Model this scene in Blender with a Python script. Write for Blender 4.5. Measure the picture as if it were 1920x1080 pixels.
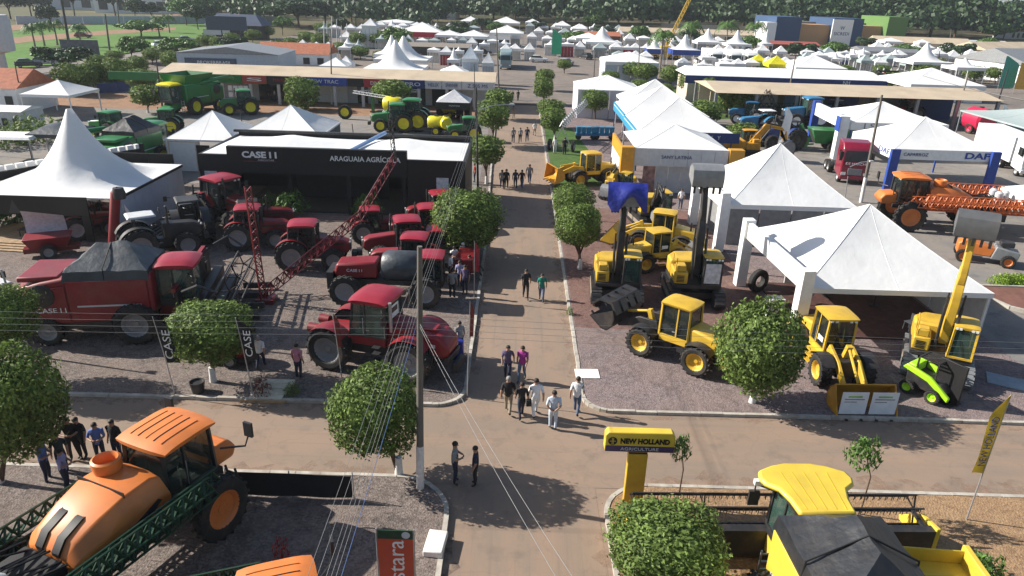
import bpy, bmesh, math, random
import numpy as np
from mathutils import Matrix, Vector, Euler

# ------------------------------------------------------------------ scene, camera, sky, sun
scn = bpy.context.scene
for o in list(bpy.data.objects):
    bpy.data.objects.remove(o)
C = scn.collection
rad = math.radians
PI = math.pi

cam_data = bpy.data.cameras.new('camera')
cam_data.sensor_width = 36.0
cam_data.lens = 1340 / 1920 * 36
cam_data.clip_end = 9000
cam = bpy.data.objects.new('camera', cam_data)
C.objects.link(cam)
PITCH = math.atan(558 / 1340)
ROLL = 0.030
_fw = Vector((0, math.cos(PITCH), -math.sin(PITCH)))
_r = Vector((1, 0, 0))
_u = _r.cross(_fw)
_r2 = math.cos(ROLL) * _r + math.sin(ROLL) * _u
_u2 = -math.sin(ROLL) * _r + math.cos(ROLL) * _u
cm = Matrix((_r2, _u2, -_fw)).transposed().to_4x4()
cm.translation = Vector((0, 0, 16.2))
cam.matrix_world = cm
scn.camera = cam

SUN_EL = 32.0
to_sun = Vector((-1.0, 0.2, 0)).normalized() * math.cos(rad(SUN_EL)) + Vector((0, 0, math.sin(rad(SUN_EL))))
world = bpy.data.worlds.new('World')
scn.world = world
world.use_nodes = True
wn = world.node_tree
wn.nodes.clear()
sky = wn.nodes.new('ShaderNodeTexSky')
sky.sky_type = 'NISHITA'
sky.sun_disc = False
sky.sun_elevation = rad(SUN_EL)
sky.sun_rotation = math.atan2(to_sun.x, to_sun.y)
sky.air_density = 1.0
sky.dust_density = 1.0
bg = wn.nodes.new('ShaderNodeBackground')
bg.inputs['Strength'].default_value = 0.072
wo = wn.nodes.new('ShaderNodeOutputWorld')
wn.links.new(sky.outputs[0], bg.inputs[0])
wn.links.new(bg.outputs[0], wo.inputs[0])
sun_data = bpy.data.lights.new('sun', 'SUN')
sun_data.energy = 4.9
sun_data.angle = rad(0.5)
sun_data.color = (1.0, 0.94, 0.85)
sun = bpy.data.objects.new('sun', sun_data)
sun.rotation_euler = to_sun.to_track_quat('Z', 'Y').to_euler()
C.objects.link(sun)
scn.view_settings.view_transform = 'Standard'
scn.view_settings.look = 'None'
scn.view_settings.exposure = 0.85
scn.view_settings.gamma = 1.0
scn.view_settings.use_curve_mapping = False
scn.render.engine = 'CYCLES'
scn.cycles.max_bounces = 4
scn.cycles.transparent_max_bounces = 6

# ------------------------------------------------------------------ materials
MATS = {}

def mat(name, col, rough=0.6, metal=0.0, spec=0.5, coat=0.0, var=0.12, scale=3.0, bump=0.0, bscale=20.0,
        col2=None, island=0.0, trans=0.0, dirt=0.0):
    """Procedural material: base colour varied by object-space noise, optional second colour, dust and relief."""
    if name in MATS:
        return MATS[name]
    m = bpy.data.materials.new(name)
    m.use_nodes = True
    n, l = m.node_tree.nodes, m.node_tree.links
    b = n['Principled BSDF']
    b.inputs['Roughness'].default_value = rough
    b.inputs['Metallic'].default_value = metal
    b.inputs['Specular IOR Level'].default_value = spec
    b.inputs['Coat Weight'].default_value = coat
    tc = n.new('ShaderNodeTexCoord')
    nz = n.new('ShaderNodeTexNoise')
    nz.inputs['Scale'].default_value = scale
    nz.inputs['Detail'].default_value = 5
    l.new(tc.outputs['Object'], nz.inputs['Vector'])
    rmp = n.new('ShaderNodeValToRGB')
    c = Vector(col)
    c2 = Vector(col2) if col2 else c * (1 + var)
    c1 = c * (1 - var) if not col2 else c
    rmp.color_ramp.elements[0].position = 0.32
    rmp.color_ramp.elements[1].position = 0.68
    rmp.color_ramp.elements[0].color = (*c1, 1)
    rmp.color_ramp.elements[1].color = (*c2, 1)
    l.new(nz.outputs['Fac'], rmp.inputs[0])
    out = rmp.outputs[0]
    if island:
        ge = n.new('ShaderNodeNewGeometry')
        hs = n.new('ShaderNodeHueSaturation')
        mr = n.new('ShaderNodeMapRange')
        mr.inputs[3].default_value = 1 - island
        mr.inputs[4].default_value = 1 + island
        l.new(ge.outputs['Random Per Island'], mr.inputs[0])
        l.new(mr.outputs[0], hs.inputs['Value'])
        l.new(out, hs.inputs['Color'])
        out = hs.outputs[0]
    if dirt:
        n2 = n.new('ShaderNodeTexNoise')
        n2.inputs['Scale'].default_value = scale * 0.6
        n2.inputs['Detail'].default_value = 8
        n2.inputs['Roughness'].default_value = 0.7
        l.new(tc.outputs['Object'], n2.inputs['Vector'])
        r2 = n.new('ShaderNodeMapRange')
        r2.inputs[1].default_value = 0.48
        r2.inputs[2].default_value = 0.75
        r2.inputs[4].default_value = dirt
        l.new(n2.outputs['Fac'], r2.inputs[0])
        mx = n.new('ShaderNodeMixRGB')
        mx.inputs[2].default_value = (0.20, 0.14, 0.09, 1)
        l.new(r2.outputs[0], mx.inputs[0])
        l.new(out, mx.inputs[1])
        out = mx.outputs[0]
    l.new(out, b.inputs['Base Color'])
    if bump:
        nb = n.new('ShaderNodeTexNoise')
        nb.inputs['Scale'].default_value = bscale
        nb.inputs['Detail'].default_value = 4
        l.new(tc.outputs['Object'], nb.inputs['Vector'])
        bp = n.new('ShaderNodeBump')
        bp.inputs['Strength'].default_value = bump
        bp.inputs['Distance'].default_value = 0.072
        l.new(nb.outputs['Fac'], bp.inputs['Height'])
        l.new(bp.outputs[0], b.inputs['Normal'])
    if trans:
        tr = n.new('ShaderNodeBsdfTranslucent')
        l.new(out, tr.inputs['Color'])
        mxs = n.new('ShaderNodeMixShader')
        mxs.inputs[0].default_value = trans
        l.new(b.outputs[0], mxs.inputs[1])
        l.new(tr.outputs[0], mxs.inputs[2])
        l.new(mxs.outputs[0], n['Material Output'].inputs[0])
    MATS[name] = m
    return m

def gravel_mat(name, ca, cb, cc, stone=9.0, patch=0.35, bump=0.5):
    """Loose stone or worn paving: small voronoi stones over broad dusty patches."""
    m = bpy.data.materials.new(name)
    m.use_nodes = True
    n, l = m.node_tree.nodes, m.node_tree.links
    b = n['Principled BSDF']
    b.inputs['Roughness'].default_value = 0.95
    b.inputs['Specular IOR Level'].default_value = 0.2
    tc = n.new('ShaderNodeTexCoord')
    vo = n.new('ShaderNodeTexVoronoi')
    vo.inputs['Scale'].default_value = stone
    l.new(tc.outputs['Object'], vo.inputs['Vector'])
    sep = n.new('ShaderNodeSeparateColor')
    l.new(vo.outputs['Color'], sep.inputs[0])
    m1 = n.new('ShaderNodeMixRGB')
    m1.inputs[1].default_value = (*ca, 1)
    m1.inputs[2].default_value = (*cb, 1)
    l.new(sep.outputs[0], m1.inputs[0])
    nz = n.new('ShaderNodeTexNoise')
    nz.inputs['Scale'].default_value = patch
    nz.inputs['Detail'].default_value = 9
    nz.inputs['Roughness'].default_value = 0.65
    l.new(tc.outputs['Object'], nz.inputs['Vector'])
    mr = n.new('ShaderNodeMapRange')
    mr.inputs[1].default_value = 0.42
    mr.inputs[2].default_value = 0.68
    mr.inputs[4].default_value = 0.75
    l.new(nz.outputs['Fac'], mr.inputs[0])
    m2 = n.new('ShaderNodeMixRGB')
    m2.inputs[2].default_value = (*cc, 1)
    l.new(mr.outputs[0], m2.inputs[0])
    l.new(m1.outputs[0], m2.inputs[1])
    nw = n.new('ShaderNodeTexNoise')
    nw.inputs['Scale'].default_value = patch * 3.5
    nw.inputs['Detail'].default_value = 7
    nw.inputs['Distortion'].default_value = 1.5
    l.new(tc.outputs['Object'], nw.inputs['Vector'])
    rw = n.new('ShaderNodeMapRange')
    rw.inputs[1].default_value = 0.5
    rw.inputs[2].default_value = 0.72
    rw.inputs[4].default_value = 0.55
    l.new(nw.outputs['Fac'], rw.inputs[0])
    m4 = n.new('ShaderNodeMixRGB')
    m4.inputs[2].default_value = (*[q * 0.62 for q in ca], 1)
    l.new(rw.outputs[0], m4.inputs[0])
    l.new(m2.outputs[0], m4.inputs[1])
    l.new(m4.outputs[0], b.inputs['Base Color'])
    bp = n.new('ShaderNodeBump')
    bp.inputs['Strength'].default_value = bump
    bp.inputs['Distance'].default_value = 0.04
    l.new(vo.outputs['Distance'], bp.inputs['Height'])
    l.new(bp.outputs[0], b.inputs['Normal'])
    MATS[name] = m
    return m

def road_mat(name, base, dust, dark, along=(1, 1, 1)):
    """Dusty asphalt: fine aggregate, long wheel-worn streaks, patches of red dust, oil stains."""
    m = bpy.data.materials.new(name)
    m.use_nodes = True
    n, l = m.node_tree.nodes, m.node_tree.links
    b = n['Principled BSDF']
    b.inputs['Roughness'].default_value = 0.9
    b.inputs['Specular IOR Level'].default_value = 0.25
    tc = n.new('ShaderNodeTexCoord')
    mp = n.new('ShaderNodeMapping')
    mp.inputs['Scale'].default_value = along
    l.new(tc.outputs['Object'], mp.inputs['Vector'])
    def noise(sc, det, src):
        q = n.new('ShaderNodeTexNoise')
        q.inputs['Scale'].default_value = sc
        q.inputs['Detail'].default_value = det
        q.inputs['Roughness'].default_value = 0.65
        l.new(src, q.inputs['Vector'])
        return q.outputs['Fac']
    def mix(f, lo, hi, top, a, col):
        r = n.new('ShaderNodeMapRange')
        r.inputs[1].default_value = lo
        r.inputs[2].default_value = hi
        r.inputs[4].default_value = top
        l.new(f, r.inputs[0])
        x = n.new('ShaderNodeMixRGB')
        l.new(r.outputs[0], x.inputs[0])
        if isinstance(a, tuple):
            x.inputs[1].default_value = (*a, 1)
        else:
            l.new(a, x.inputs[1])
        x.inputs[2].default_value = (*col, 1)
        return x.outputs[0]
    c = mix(noise(0.5, 8, mp.outputs[0]), 0.40, 0.60, 1.0, base, dust)
    c = mix(noise(0.12, 10, tc.outputs['Object']), 0.50, 0.62, 0.55, c, tuple(q * 1.12 for q in dust))
    m3 = n.new('ShaderNodeMapping')
    m3.inputs['Scale'].default_value = tuple(q * (3.0 if q > 1 else 0.35) for q in along[:2]) + (1,)
    l.new(tc.outputs['Object'], m3.inputs['Vector'])
    c = mix(noise(0.8, 4, m3.outputs[0]), 0.56, 0.70, 0.45, c, dark)
    vc = n.new('ShaderNodeTexVoronoi')
    vc.feature = 'DISTANCE_TO_EDGE'
    vc.inputs['Scale'].default_value = 0.45
    nv = n.new('ShaderNodeTexNoise')
    nv.inputs['Scale'].default_value = 1.5
    nv.inputs['Detail'].default_value = 6
    l.new(tc.outputs['Object'], nv.inputs['Vector'])
    va = n.new('ShaderNodeVectorMath')
    va.operation = 'ADD'
    l.new(tc.outputs['Object'], va.inputs[0])
    l.new(nv.outputs['Color'], va.inputs[1])
    l.new(va.outputs[0], vc.inputs['Vector'])
    rv = n.new('ShaderNodeMapRange')
    rv.inputs[1].default_value = 0.004
    rv.inputs[2].default_value = 0.02
    rv.inputs[3].default_value = 0.14
    rv.inputs[4].default_value = 0.0
    l.new(vc.outputs['Distance'], rv.inputs[0])
    xc = n.new('ShaderNodeMixRGB')
    l.new(rv.outputs[0], xc.inputs[0])
    l.new(c, xc.inputs[1])
    xc.inputs[2].default_value = (*[q * 0.6 for q in dark], 1)
    c = xc.outputs[0]
    c = mix(noise(0.9, 6, tc.outputs['Object']), 0.54, 0.70, 0.85, c, dark)
    c = mix(noise(28.0, 3, tc.outputs['Object']), 0.45, 0.8, 0.5, c, dark)
    l.new(c, b.inputs['Base Color'])
    bp = n.new('ShaderNodeBump')
    bp.inputs['Strength'].default_value = 0.25
    bp.inputs['Distance'].default_value = 0.02
    l.new(noise(40.0, 3, tc.outputs['Object']), bp.inputs['Height'])
    l.new(bp.outputs[0], b.inputs['Normal'])
    MATS[name] = m
    return m

def glass_mat(name, col, rough=0.05):
    m = mat(name, col, rough=rough, spec=0.7, var=0.25, scale=1.2)
    n, l = m.node_tree.nodes, m.node_tree.links
    tr = n.new('ShaderNodeBsdfTransparent')
    tr.inputs[0].default_value = (0.55, 0.66, 0.62, 1)
    mx = n.new('ShaderNodeMixShader')
    mx.inputs[0].default_value = 0.42
    l.new(n['Principled BSDF'].outputs[0], mx.inputs[1])
    l.new(tr.outputs[0], mx.inputs[2])
    l.new(mx.outputs[0], n['Material Output'].inputs[0])
    return m

RED = mat('red_paint', (0.20, 0.006, 0.012), 0.48, coat=0.14, dirt=0.25, scale=1.2)
REDTOP = mat('faded_red_roof_paint', (0.28, 0.012, 0.026), 0.42, coat=0.15, dirt=0.1, scale=1.5)
DKRED = mat('dark_red_paint', (0.14, 0.006, 0.010), 0.4, coat=0.2, dirt=0.2, scale=1.2)
WINE = mat('wine_red_paint', (0.22, 0.008, 0.03), 0.3, coat=0.6, dirt=0.1)
YEL = mat('machine_yellow_paint', (0.58, 0.365, 0.03), 0.5, coat=0.1, dirt=0.32, scale=1.8)
YELL = mat('harvester_yellow_paint', (0.66, 0.48, 0.05), 0.46, coat=0.12, dirt=0.2, scale=1.2)
LEMON = mat('lemon_yellow_plastic', (0.68, 0.60, 0.015), 0.4, dirt=0.08)
ORANGE = mat('orange_paint', (0.62, 0.18, 0.035), 0.48, coat=0.12, dirt=0.26, scale=1.6)
GREEN = mat('green_paint', (0.012, 0.16, 0.035), 0.42, coat=0.25, dirt=0.15, scale=1.2)
DKGREEN = mat('boom_green_paint', (0.006, 0.045, 0.02), 0.5, dirt=0.2)
LIME = mat('lime_paint', (0.38, 0.72, 0.02), 0.4, coat=0.2, dirt=0.1)
BLUE = mat('blue_paint', (0.03, 0.17, 0.33), 0.42, coat=0.2, dirt=0.12)
DKBLUE = mat('dark_blue_fascia', (0.015, 0.04, 0.16), 0.55, dirt=0.08)
ROYAL = mat('royal_blue_fascia', (0.02, 0.06, 0.30), 0.5, dirt=0.08)
SKYB = mat('light_blue_fascia', (0.03, 0.25, 0.42), 0.5, dirt=0.08)
WHITE = mat('white_paint', (0.78, 0.78, 0.77), 0.5, var=0.05, dirt=0.10)
CANVAS = mat('white_tent_canvas', (0.78, 0.78, 0.77), 0.7, var=0.04, scale=0.5, dirt=0.035, trans=0.08, bump=0.45, bscale=1.1)
CANVASG = mat('grey_green_canvas', (0.30, 0.36, 0.36), 0.75, var=0.05, dirt=0.1)
LGREY = mat('light_grey_panel', (0.52, 0.53, 0.54), 0.55, var=0.06, dirt=0.15)
GREY = mat('mid_grey_metal', (0.25, 0.26, 0.27), 0.5, metal=0.3, dirt=0.2)
STEEL = mat('galvanised_steel', (0.42, 0.43, 0.44), 0.45, metal=0.6, dirt=0.15)
DARK = mat('dark_metal', (0.022, 0.022, 0.024), 0.5, dirt=0.25)
BLACK = mat('black_panel', (0.006, 0.006, 0.007), 0.6, dirt=0.04)
BANNER = mat('black_banner_cloth', (0.012, 0.012, 0.014), 0.8)
TARP = mat('grey_vinyl_tarp', (0.045, 0.055, 0.065), 0.42, var=0.2, scale=2.0, bump=0.5, bscale=2.5, dirt=0.15)
TARPK = mat('black_vinyl_tarp', (0.014, 0.016, 0.020), 0.45, var=0.25, scale=2.0, bump=0.6, bscale=2.0, dirt=0.12)
BLUETARP = mat('blue_vinyl_cloth', (0.02, 0.03, 0.24), 0.45, bump=0.8, bscale=3.0)
RUBBER = mat('tyre_rubber', (0.018, 0.018, 0.018), 0.85, dirt=0.35, scale=2.5)
GLASS = glass_mat('tinted_cab_glass', (0.018, 0.026, 0.026))
GLASSG = glass_mat('green_tinted_glass', (0.05, 0.10, 0.085))
CONC = mat('pole_concrete', (0.13, 0.12, 0.105), 0.9, dirt=0.4, scale=1.0)
RIM = mat('wheel_rim_grey', (0.24, 0.24, 0.245), 0.5, dirt=0.35, scale=2)
LIMEW = mat('whitewash', (0.72, 0.71, 0.68), 0.9, var=0.1, scale=6, dirt=0.35)
KERB = mat('kerb_concrete', (0.42, 0.39, 0.34), 0.95, var=0.2, scale=2.5, dirt=0.6)
BARK = mat('bark', (0.10, 0.065, 0.04), 0.95, var=0.3, scale=8, bump=0.8, bscale=15)
WOOD = mat('deck_wood', (0.34, 0.23, 0.13), 0.8, var=0.25, scale=4)
LEAF = mat('ficus_leaves', (0.14, 0.205, 0.05), 0.6, var=0.35, scale=1.6, island=0.38, trans=0.22, spec=0.22)
LEAFD = mat('dark_tree_leaves', (0.03, 0.068, 0.02), 0.6, var=0.35, scale=0.2, island=0.4, trans=0.15)
LEAFY = mat('bright_shrub_leaves', (0.085, 0.17, 0.03), 0.55, var=0.25, scale=1.0, island=0.4, trans=0.2)
LEAFL = mat('lime_hedge_leaves', (0.20, 0.32, 0.02), 0.55, var=0.25, scale=1.0, island=0.3, trans=0.2)
ROOFT = mat('sandy_sheet_roof', (0.48, 0.39, 0.28), 0.8, var=0.08, scale=0.4, dirt=0.35)
TILE = mat('terracotta_tile', (0.36, 0.12, 0.06), 0.85, var=0.2, scale=2.0, dirt=0.2)
BROWN = mat('brown_earth_bed', (0.16, 0.07, 0.05), 0.95, var=0.2)
WIRE = mat('cable', (0.15, 0.15, 0.15), 0.6)
SKIN = mat('skin', (0.36, 0.20, 0.13), 0.6, var=0.05)
HAIR = mat('dark_hair', (0.02, 0.014, 0.01), 0.7)
SHOE = mat('dark_shoes', (0.03, 0.025, 0.02), 0.6)
POSTER = mat('poster_print', (0.62, 0.64, 0.66), 0.6, var=0.2, scale=5, col2=(0.35, 0.38, 0.42))
SCREENB = mat('billboard_back', (0.10, 0.11, 0.12), 0.7, var=0.3, scale=2)
SIGNRED = mat('shop_sign_red', (0.30, 0.012, 0.025), 0.5)
LAMP = mat('lamp_lens', (0.75, 0.75, 0.72), 0.2)
CREAM = mat('cream_wall', (0.55, 0.48, 0.38), 0.9, var=0.08, dirt=0.15)
WALLB = mat('pale_blue_wall', (0.42, 0.47, 0.52), 0.85, var=0.08, dirt=0.2)

# ------------------------------------------------------------------ mesh building
class MB:
    """Collects polygons for ONE mesh part."""
    def __init__(self):
        self.v, self.f = [], []
    def add(self, vs, fs):
        o = len(self.v)
        self.v += [tuple(p) for p in vs]
        self.f += [tuple(i + o for i in f) for f in fs]
        return self
    def hexa(self, p):
        return self.add(p, [(0, 3, 2, 1), (4, 5, 6, 7), (0, 1, 5, 4), (1, 2, 6, 5), (2, 3, 7, 6), (3, 0, 4, 7)])
    def box(self, x0, x1, y0, y1, z0, z1, M=None):
        p = [(x0, y0, z0), (x1, y0, z0), (x1, y1, z0), (x0, y1, z0), (x0, y0, z1), (x1, y0, z1), (x1, y1, z1), (x0, y1, z1)]
        if M:
            p = [M @ Vector(q) for q in p]
        return self.hexa(p)
    def frus(self, b, t, z0, z1):
        """b, t = (x0,x1,y0,y1) rectangles at z0 and z1."""
        p = [(b[0], b[2], z0), (b[1], b[2], z0), (b[1], b[3], z0), (b[0], b[3], z0),
             (t[0], t[2], z1), (t[1], t[2], z1), (t[1], t[3], z1), (t[0], t[3], z1)]
        return self.hexa(p)
    def prof(self, pts, y0, y1, taper=None):
        """Side outline (x,z) extruded from y0 to y1 (counter-clockwise seen from -y)."""
        n = len(pts)
        a = [(x, y0, z) for x, z in pts]
        b = [(x, y1, z) for x, z in pts]
        fs = [tuple(range(n)), tuple(range(2 * n - 1, n - 1, -1))]
        fs += [(i, i + n, (i + 1) % n + n, (i + 1) % n) for i in range(n)]
        return self.add(a + b, fs)
    def plan(self, pts, z0, z1):
        n = len(pts)
        a = [(x, y, z0) for x, y in pts]
        b = [(x, y, z1) for x, y in pts]
        fs = [tuple(range(n - 1, -1, -1)), tuple(range(n, 2 * n))]
        fs += [(i, (i + 1) % n, (i + 1) % n + n, i + n) for i in range(n)]
        return self.add(a + b, fs)
    def bar(self, p0, p1, w, h=None):
        h = h or w
        p0, p1 = Vector(p0), Vector(p1)
        d = (p1 - p0)
        L = d.length
        if L < 1e-6:
            return self
        d.normalize()
        s = d.cross(Vector((0, 0, 1)))
        if s.length < 1e-3:
            s = Vector((0, 1, 0))
        s.normalize()
        u = s.cross(d)
        q = []
        for e in (p0, p1):
            q += [e - s * w / 2 - u * h / 2, e + s * w / 2 - u * h / 2, e + s * w / 2 + u * h / 2, e - s * w / 2 + u * h / 2]
        return self.hexa(q)
    def tube(self, path, r, n=8, cap=True):
        path = [Vector(p) for p in path]
        rs = r if isinstance(r, (list, tuple)) else [r] * len(path)
        vs, fs = [], []
        prev = None
        for i, p in enumerate(path):
            d = (path[min(i + 1, len(path) - 1)] - path[max(i - 1, 0)]).normalized()
            if prev is None:
                s = d.cross(Vector((0, 0, 1)))
                if s.length < 1e-3:
                    s = Vector((1, 0, 0))
                s.normalize()
            else:
                s = (prev - d * prev.dot(d)).normalized()
            prev = s
            u = d.cross(s)
            for k in range(n):
                a = 2 * PI * k / n
                vs.append(p + (s * math.cos(a) + u * math.sin(a)) * rs[i])
        m = len(path)
        for i in range(m - 1):
            for k in range(n):
                fs.append((i * n + k, i * n + (k + 1) % n, (i + 1) * n + (k + 1) % n, (i + 1) * n + k))
        if cap:
            fs.append(tuple(range(n - 1, -1, -1)))
            fs.append(tuple((m - 1) * n + k for k in range(n)))
        return self.add(vs, fs)
    def lathe(self, prof, n=20, axis='z', off=(0, 0, 0), closed=False):
        """prof = list of (radius, height) turned round an axis through off."""
        vs, fs = [], []
        for r, h in prof:
            for k in range(n):
                a = 2 * PI * k / n
                c, s = r * math.cos(a), r * math.sin(a)
                p = (c, s, h) if axis == 'z' else ((s, h, c) if axis == 'y' else (h, c, s))
                vs.append((p[0] + off[0], p[1] + off[1], p[2] + off[2]))
        m = len(prof)
        rng = range(m) if closed else range(m - 1)
        for i in rng:
            j = (i + 1) % m
            for k in range(n):
                fs.append((i * n + k, i * n + (k + 1) % n, j * n + (k + 1) % n, j * n + k))
        return self.add(vs, fs)
    def grid(self, fn, nu, nv, flip=False):
        vs = [fn(i / nu, j / nv) for j in range(nv + 1) for i in range(nu + 1)]
        fs = []
        for j in range(nv):
            for i in range(nu):
                a = j * (nu + 1) + i
                q = (a, a + 1, a + nu + 2, a + nu + 1)
                fs.append(q[::-1] if flip else q)
        return self.add(vs, fs)
    def truss(self, p0, p1, w, h, n, r=0.03, up=(0, 0, 1)):
        """Triangular lattice boom from p0 to p1."""
        p0, p1 = Vector(p0), Vector(p1)
        d = (p1 - p0)
        u = Vector(up)
        s = d.cross(u).normalized() * w / 2
        t = u.normalized() * h
        a = [p0 + s, p0 - s, p0 + t]
        b = [p1 + s, p1 - s, p1 + t]
        for i in range(3):
            self.tube([a[i], b[i]], r, 5)
        for k in range(n):
            f0, f1, fm = k / n, (k + 1) / n, (k + 0.5) / n
            for i in (0, 1):
                self.bar(a[i].lerp(b[i], f0), a[2].lerp(b[2], fm), r * 1.3)
                self.bar(a[2].lerp(b[2], fm), a[i].lerp(b[i], f1), r * 1.3)
            self.bar(a[0].lerp(b[0], f0), a[1].lerp(b[1], f1), r * 1.3)
        return self
    def mesh(self, name, material=None, smooth=40):
        me = bpy.data.meshes.new(name)
        me.from_pydata(self.v, [], self.f)
        bm = bmesh.new()
        bm.from_mesh(me)
        bmesh.ops.recalc_face_normals(bm, faces=bm.faces)
        bm.to_mesh(me)
        bm.free()
        if smooth:
            me.polygons.foreach_set('use_smooth', [True] * len(me.polygons))
            me.set_sharp_from_angle(angle=rad(smooth))
        if material:
            me.materials.append(material)
        return me
    def build(self, name, material, parent=None, loc=(0, 0, 0), rot=(0, 0, 0), bevel=0.0, smooth=40, label=None):
        o = bpy.data.objects.new(name, self.mesh(name, material, smooth))
        C.objects.link(o)
        o.location = loc
        o.rotation_euler = rot
        if parent:
            o.parent = parent
        if bevel:
            b = o.modifiers.new('bevel', 'BEVEL')
            b.width = bevel
            b.segments = 2
            b.limit_method = 'ANGLE'
            b.angle_limit = rad(35)
            b.harden_normals = False
        if label:
            o['label'] = label
        return o

def put(me, name, parent=None, loc=(0, 0, 0), rot=(0, 0, 0), scale=(1, 1, 1)):
    o = bpy.data.objects.new(name, me)
    C.objects.link(o)
    o.location, o.rotation_euler, o.scale = loc, rot, scale
    if parent:
        o.parent = parent
    return o

def tag(o, label, cat, group=None):
    o['label'] = label
    o['category'] = cat
    if group:
        o['group'] = group
    return o

def thing(name, label, cat, xy, rz=0.0, group=None, z=0.0, s=1.0):
    o = bpy.data.objects.new(name, None)
    o.empty_display_size = 0.3
    C.objects.link(o)
    o.location = (xy[0], xy[1], xy[2] if len(xy) > 2 else z)
    o.rotation_euler = (0, 0, rad(rz))
    o.scale = (s, s, s)
    return tag(o, label, cat, group)

def struct(o):
    o['kind'] = 'structure'
    return o

def copy_tree(o, parent=None):
    c = o.copy()
    C.objects.link(c)
    c.parent = parent
    for ch in list(o.children):
        copy_tree(ch, c)
    return c

def again(src, label, xy, rz, z=0.0, s=None, group=None, swap=None):
    """A further individual of a thing already built, with its own place and label."""
    c = copy_tree(src)
    c.location = (xy[0], xy[1], xy[2] if len(xy) > 2 else z)
    c.rotation_euler = (0, 0, rad(rz))
    if s:
        c.scale = (s, s, s)
    c['label'] = label
    if group:
        c['group'] = group
    if swap:
        def rec(q):
            if q.type == 'MESH' and q.data.materials and q.data.materials[0] in swap:
                q.material_slots[0].link = 'OBJECT'
                q.material_slots[0].material = swap[q.data.materials[0]]
            for k in q.children:
                rec(k)
        rec(c)
    return c

FONT_CACHE = {}
def lettering(text, size, material, parent, loc, rot=(PI / 2, 0, 0), depth=0.012, width=None, name='lettering', bold=0.0, shear=0.0):
    """Raised letters, converted to a mesh; origin at the centre of the word."""
    key = (text, size, material.name, depth, width, bold, shear)
    if key not in FONT_CACHE:
        cu = bpy.data.curves.new('lettering', 'FONT')
        cu.body = text
        cu.size = size
        cu.extrude = depth
        cu.offset = bold
        cu.shear = shear
        cu.align_x = 'CENTER'
        cu.align_y = 'CENTER'
        cu.resolution_u = 3
        ob = bpy.data.objects.new('lettering_tmp', cu)
        C.objects.link(ob)
        dg = bpy.context.evaluated_depsgraph_get()
        me = bpy.data.meshes.new_from_object(ob.evaluated_get(dg))
        bpy.data.objects.remove(ob)
        bpy.data.curves.remove(cu)
        me.materials.clear()
        me.materials.append(material)
        if width:
            xs = [v.co.x for v in me.vertices]
            if xs:
                k = width / (max(xs) - min(xs))
                for v in me.vertices:
                    v.co.x *= k
        FONT_CACHE[key] = me
    return put(FONT_CACHE[key], name, parent, loc, rot)


# ------------------------------------------------------------------ the ground and its paving
ROADM = road_mat('dusty_road', (0.245, 0.188, 0.145), (0.285, 0.205, 0.15), (0.19, 0.148, 0.118), (2.2, 0.35, 1))
STREETM = road_mat('dusty_cross_street', (0.245, 0.188, 0.145), (0.285, 0.205, 0.15), (0.19, 0.148, 0.118), (0.3, 1.6, 1))
YARDM = road_mat('grey_asphalt_yard', (0.20, 0.19, 0.18), (0.25, 0.22, 0.19), (0.13, 0.125, 0.12))
GRAVL = gravel_mat('grey_gravel', (0.095, 0.078, 0.07), (0.25, 0.208, 0.186), (0.21, 0.162, 0.135), stone=15.0)
GRAVR = gravel_mat('mauve_gravel', (0.13, 0.10, 0.10), (0.27, 0.22, 0.215), (0.25, 0.185, 0.165), stone=16.0)
PAVR = gravel_mat('reddish_paving', (0.13, 0.075, 0.065), (0.21, 0.125, 0.105), (0.19, 0.13, 0.11), stone=10.0)
SAND = gravel_mat('sandy_earth', (0.22, 0.135, 0.078), (0.37, 0.24, 0.135), (0.33, 0.22, 0.125), stone=14.0, patch=0.5)
GRASSM = gravel_mat('lawn', (0.04, 0.09, 0.018), (0.075, 0.14, 0.03), (0.11, 0.14, 0.05), stone=3.0, patch=0.05, bump=0.8)
LAND = gravel_mat('open_land', (0.10, 0.085, 0.045), (0.085, 0.10, 0.04), (0.16, 0.115, 0.07), stone=0.05, patch=0.01, bump=0.0)
DIRT = gravel_mat('red_dirt', (0.24, 0.14, 0.085), (0.31, 0.19, 0.12), (0.28, 0.17, 0.11), stone=2.0, patch=0.1)
FAIR = gravel_mat('fairground_paving', (0.16, 0.14, 0.125), (0.21, 0.18, 0.16), (0.24, 0.195, 0.16), stone=1.0, patch=0.05)

def sheet(name, pts, z, material):
    o = MB().add([(x, y, z) for x, y in pts], [tuple(range(len(pts)))]).build(name, material, smooth=0)
    return struct(o)

def slab(name, pts, z0, z1, material):
    return struct(MB().plan(pts, z0, z1).build(name, material, smooth=0))

def arc(cx, cy, r, a0, a1, n=7):
    return [(cx + r * math.cos(rad(a0 + (a1 - a0) * i / n)), cy + r * math.sin(rad(a0 + (a1 - a0) * i / n))) for i in range(n + 1)]

GR = 5200.0
sheet('ground', [(-GR, -60), (GR, -60), (GR, GR), (-GR, GR)], -0.03, LAND)
sheet('avenue', [(-1.85, 6), (3.15, 6), (3.15, 66), (3.2, 112), (3.2, 175), (-3.2, 175), (-3.1, 112), (-2.3, 66), (-1.85, 47)], 0.0, ROADM)
sheet('cross_street', [(-75, 20.7), (75, 20.7), (75, 26.0), (-75, 26.0)], 0.004, STREETM)

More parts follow.
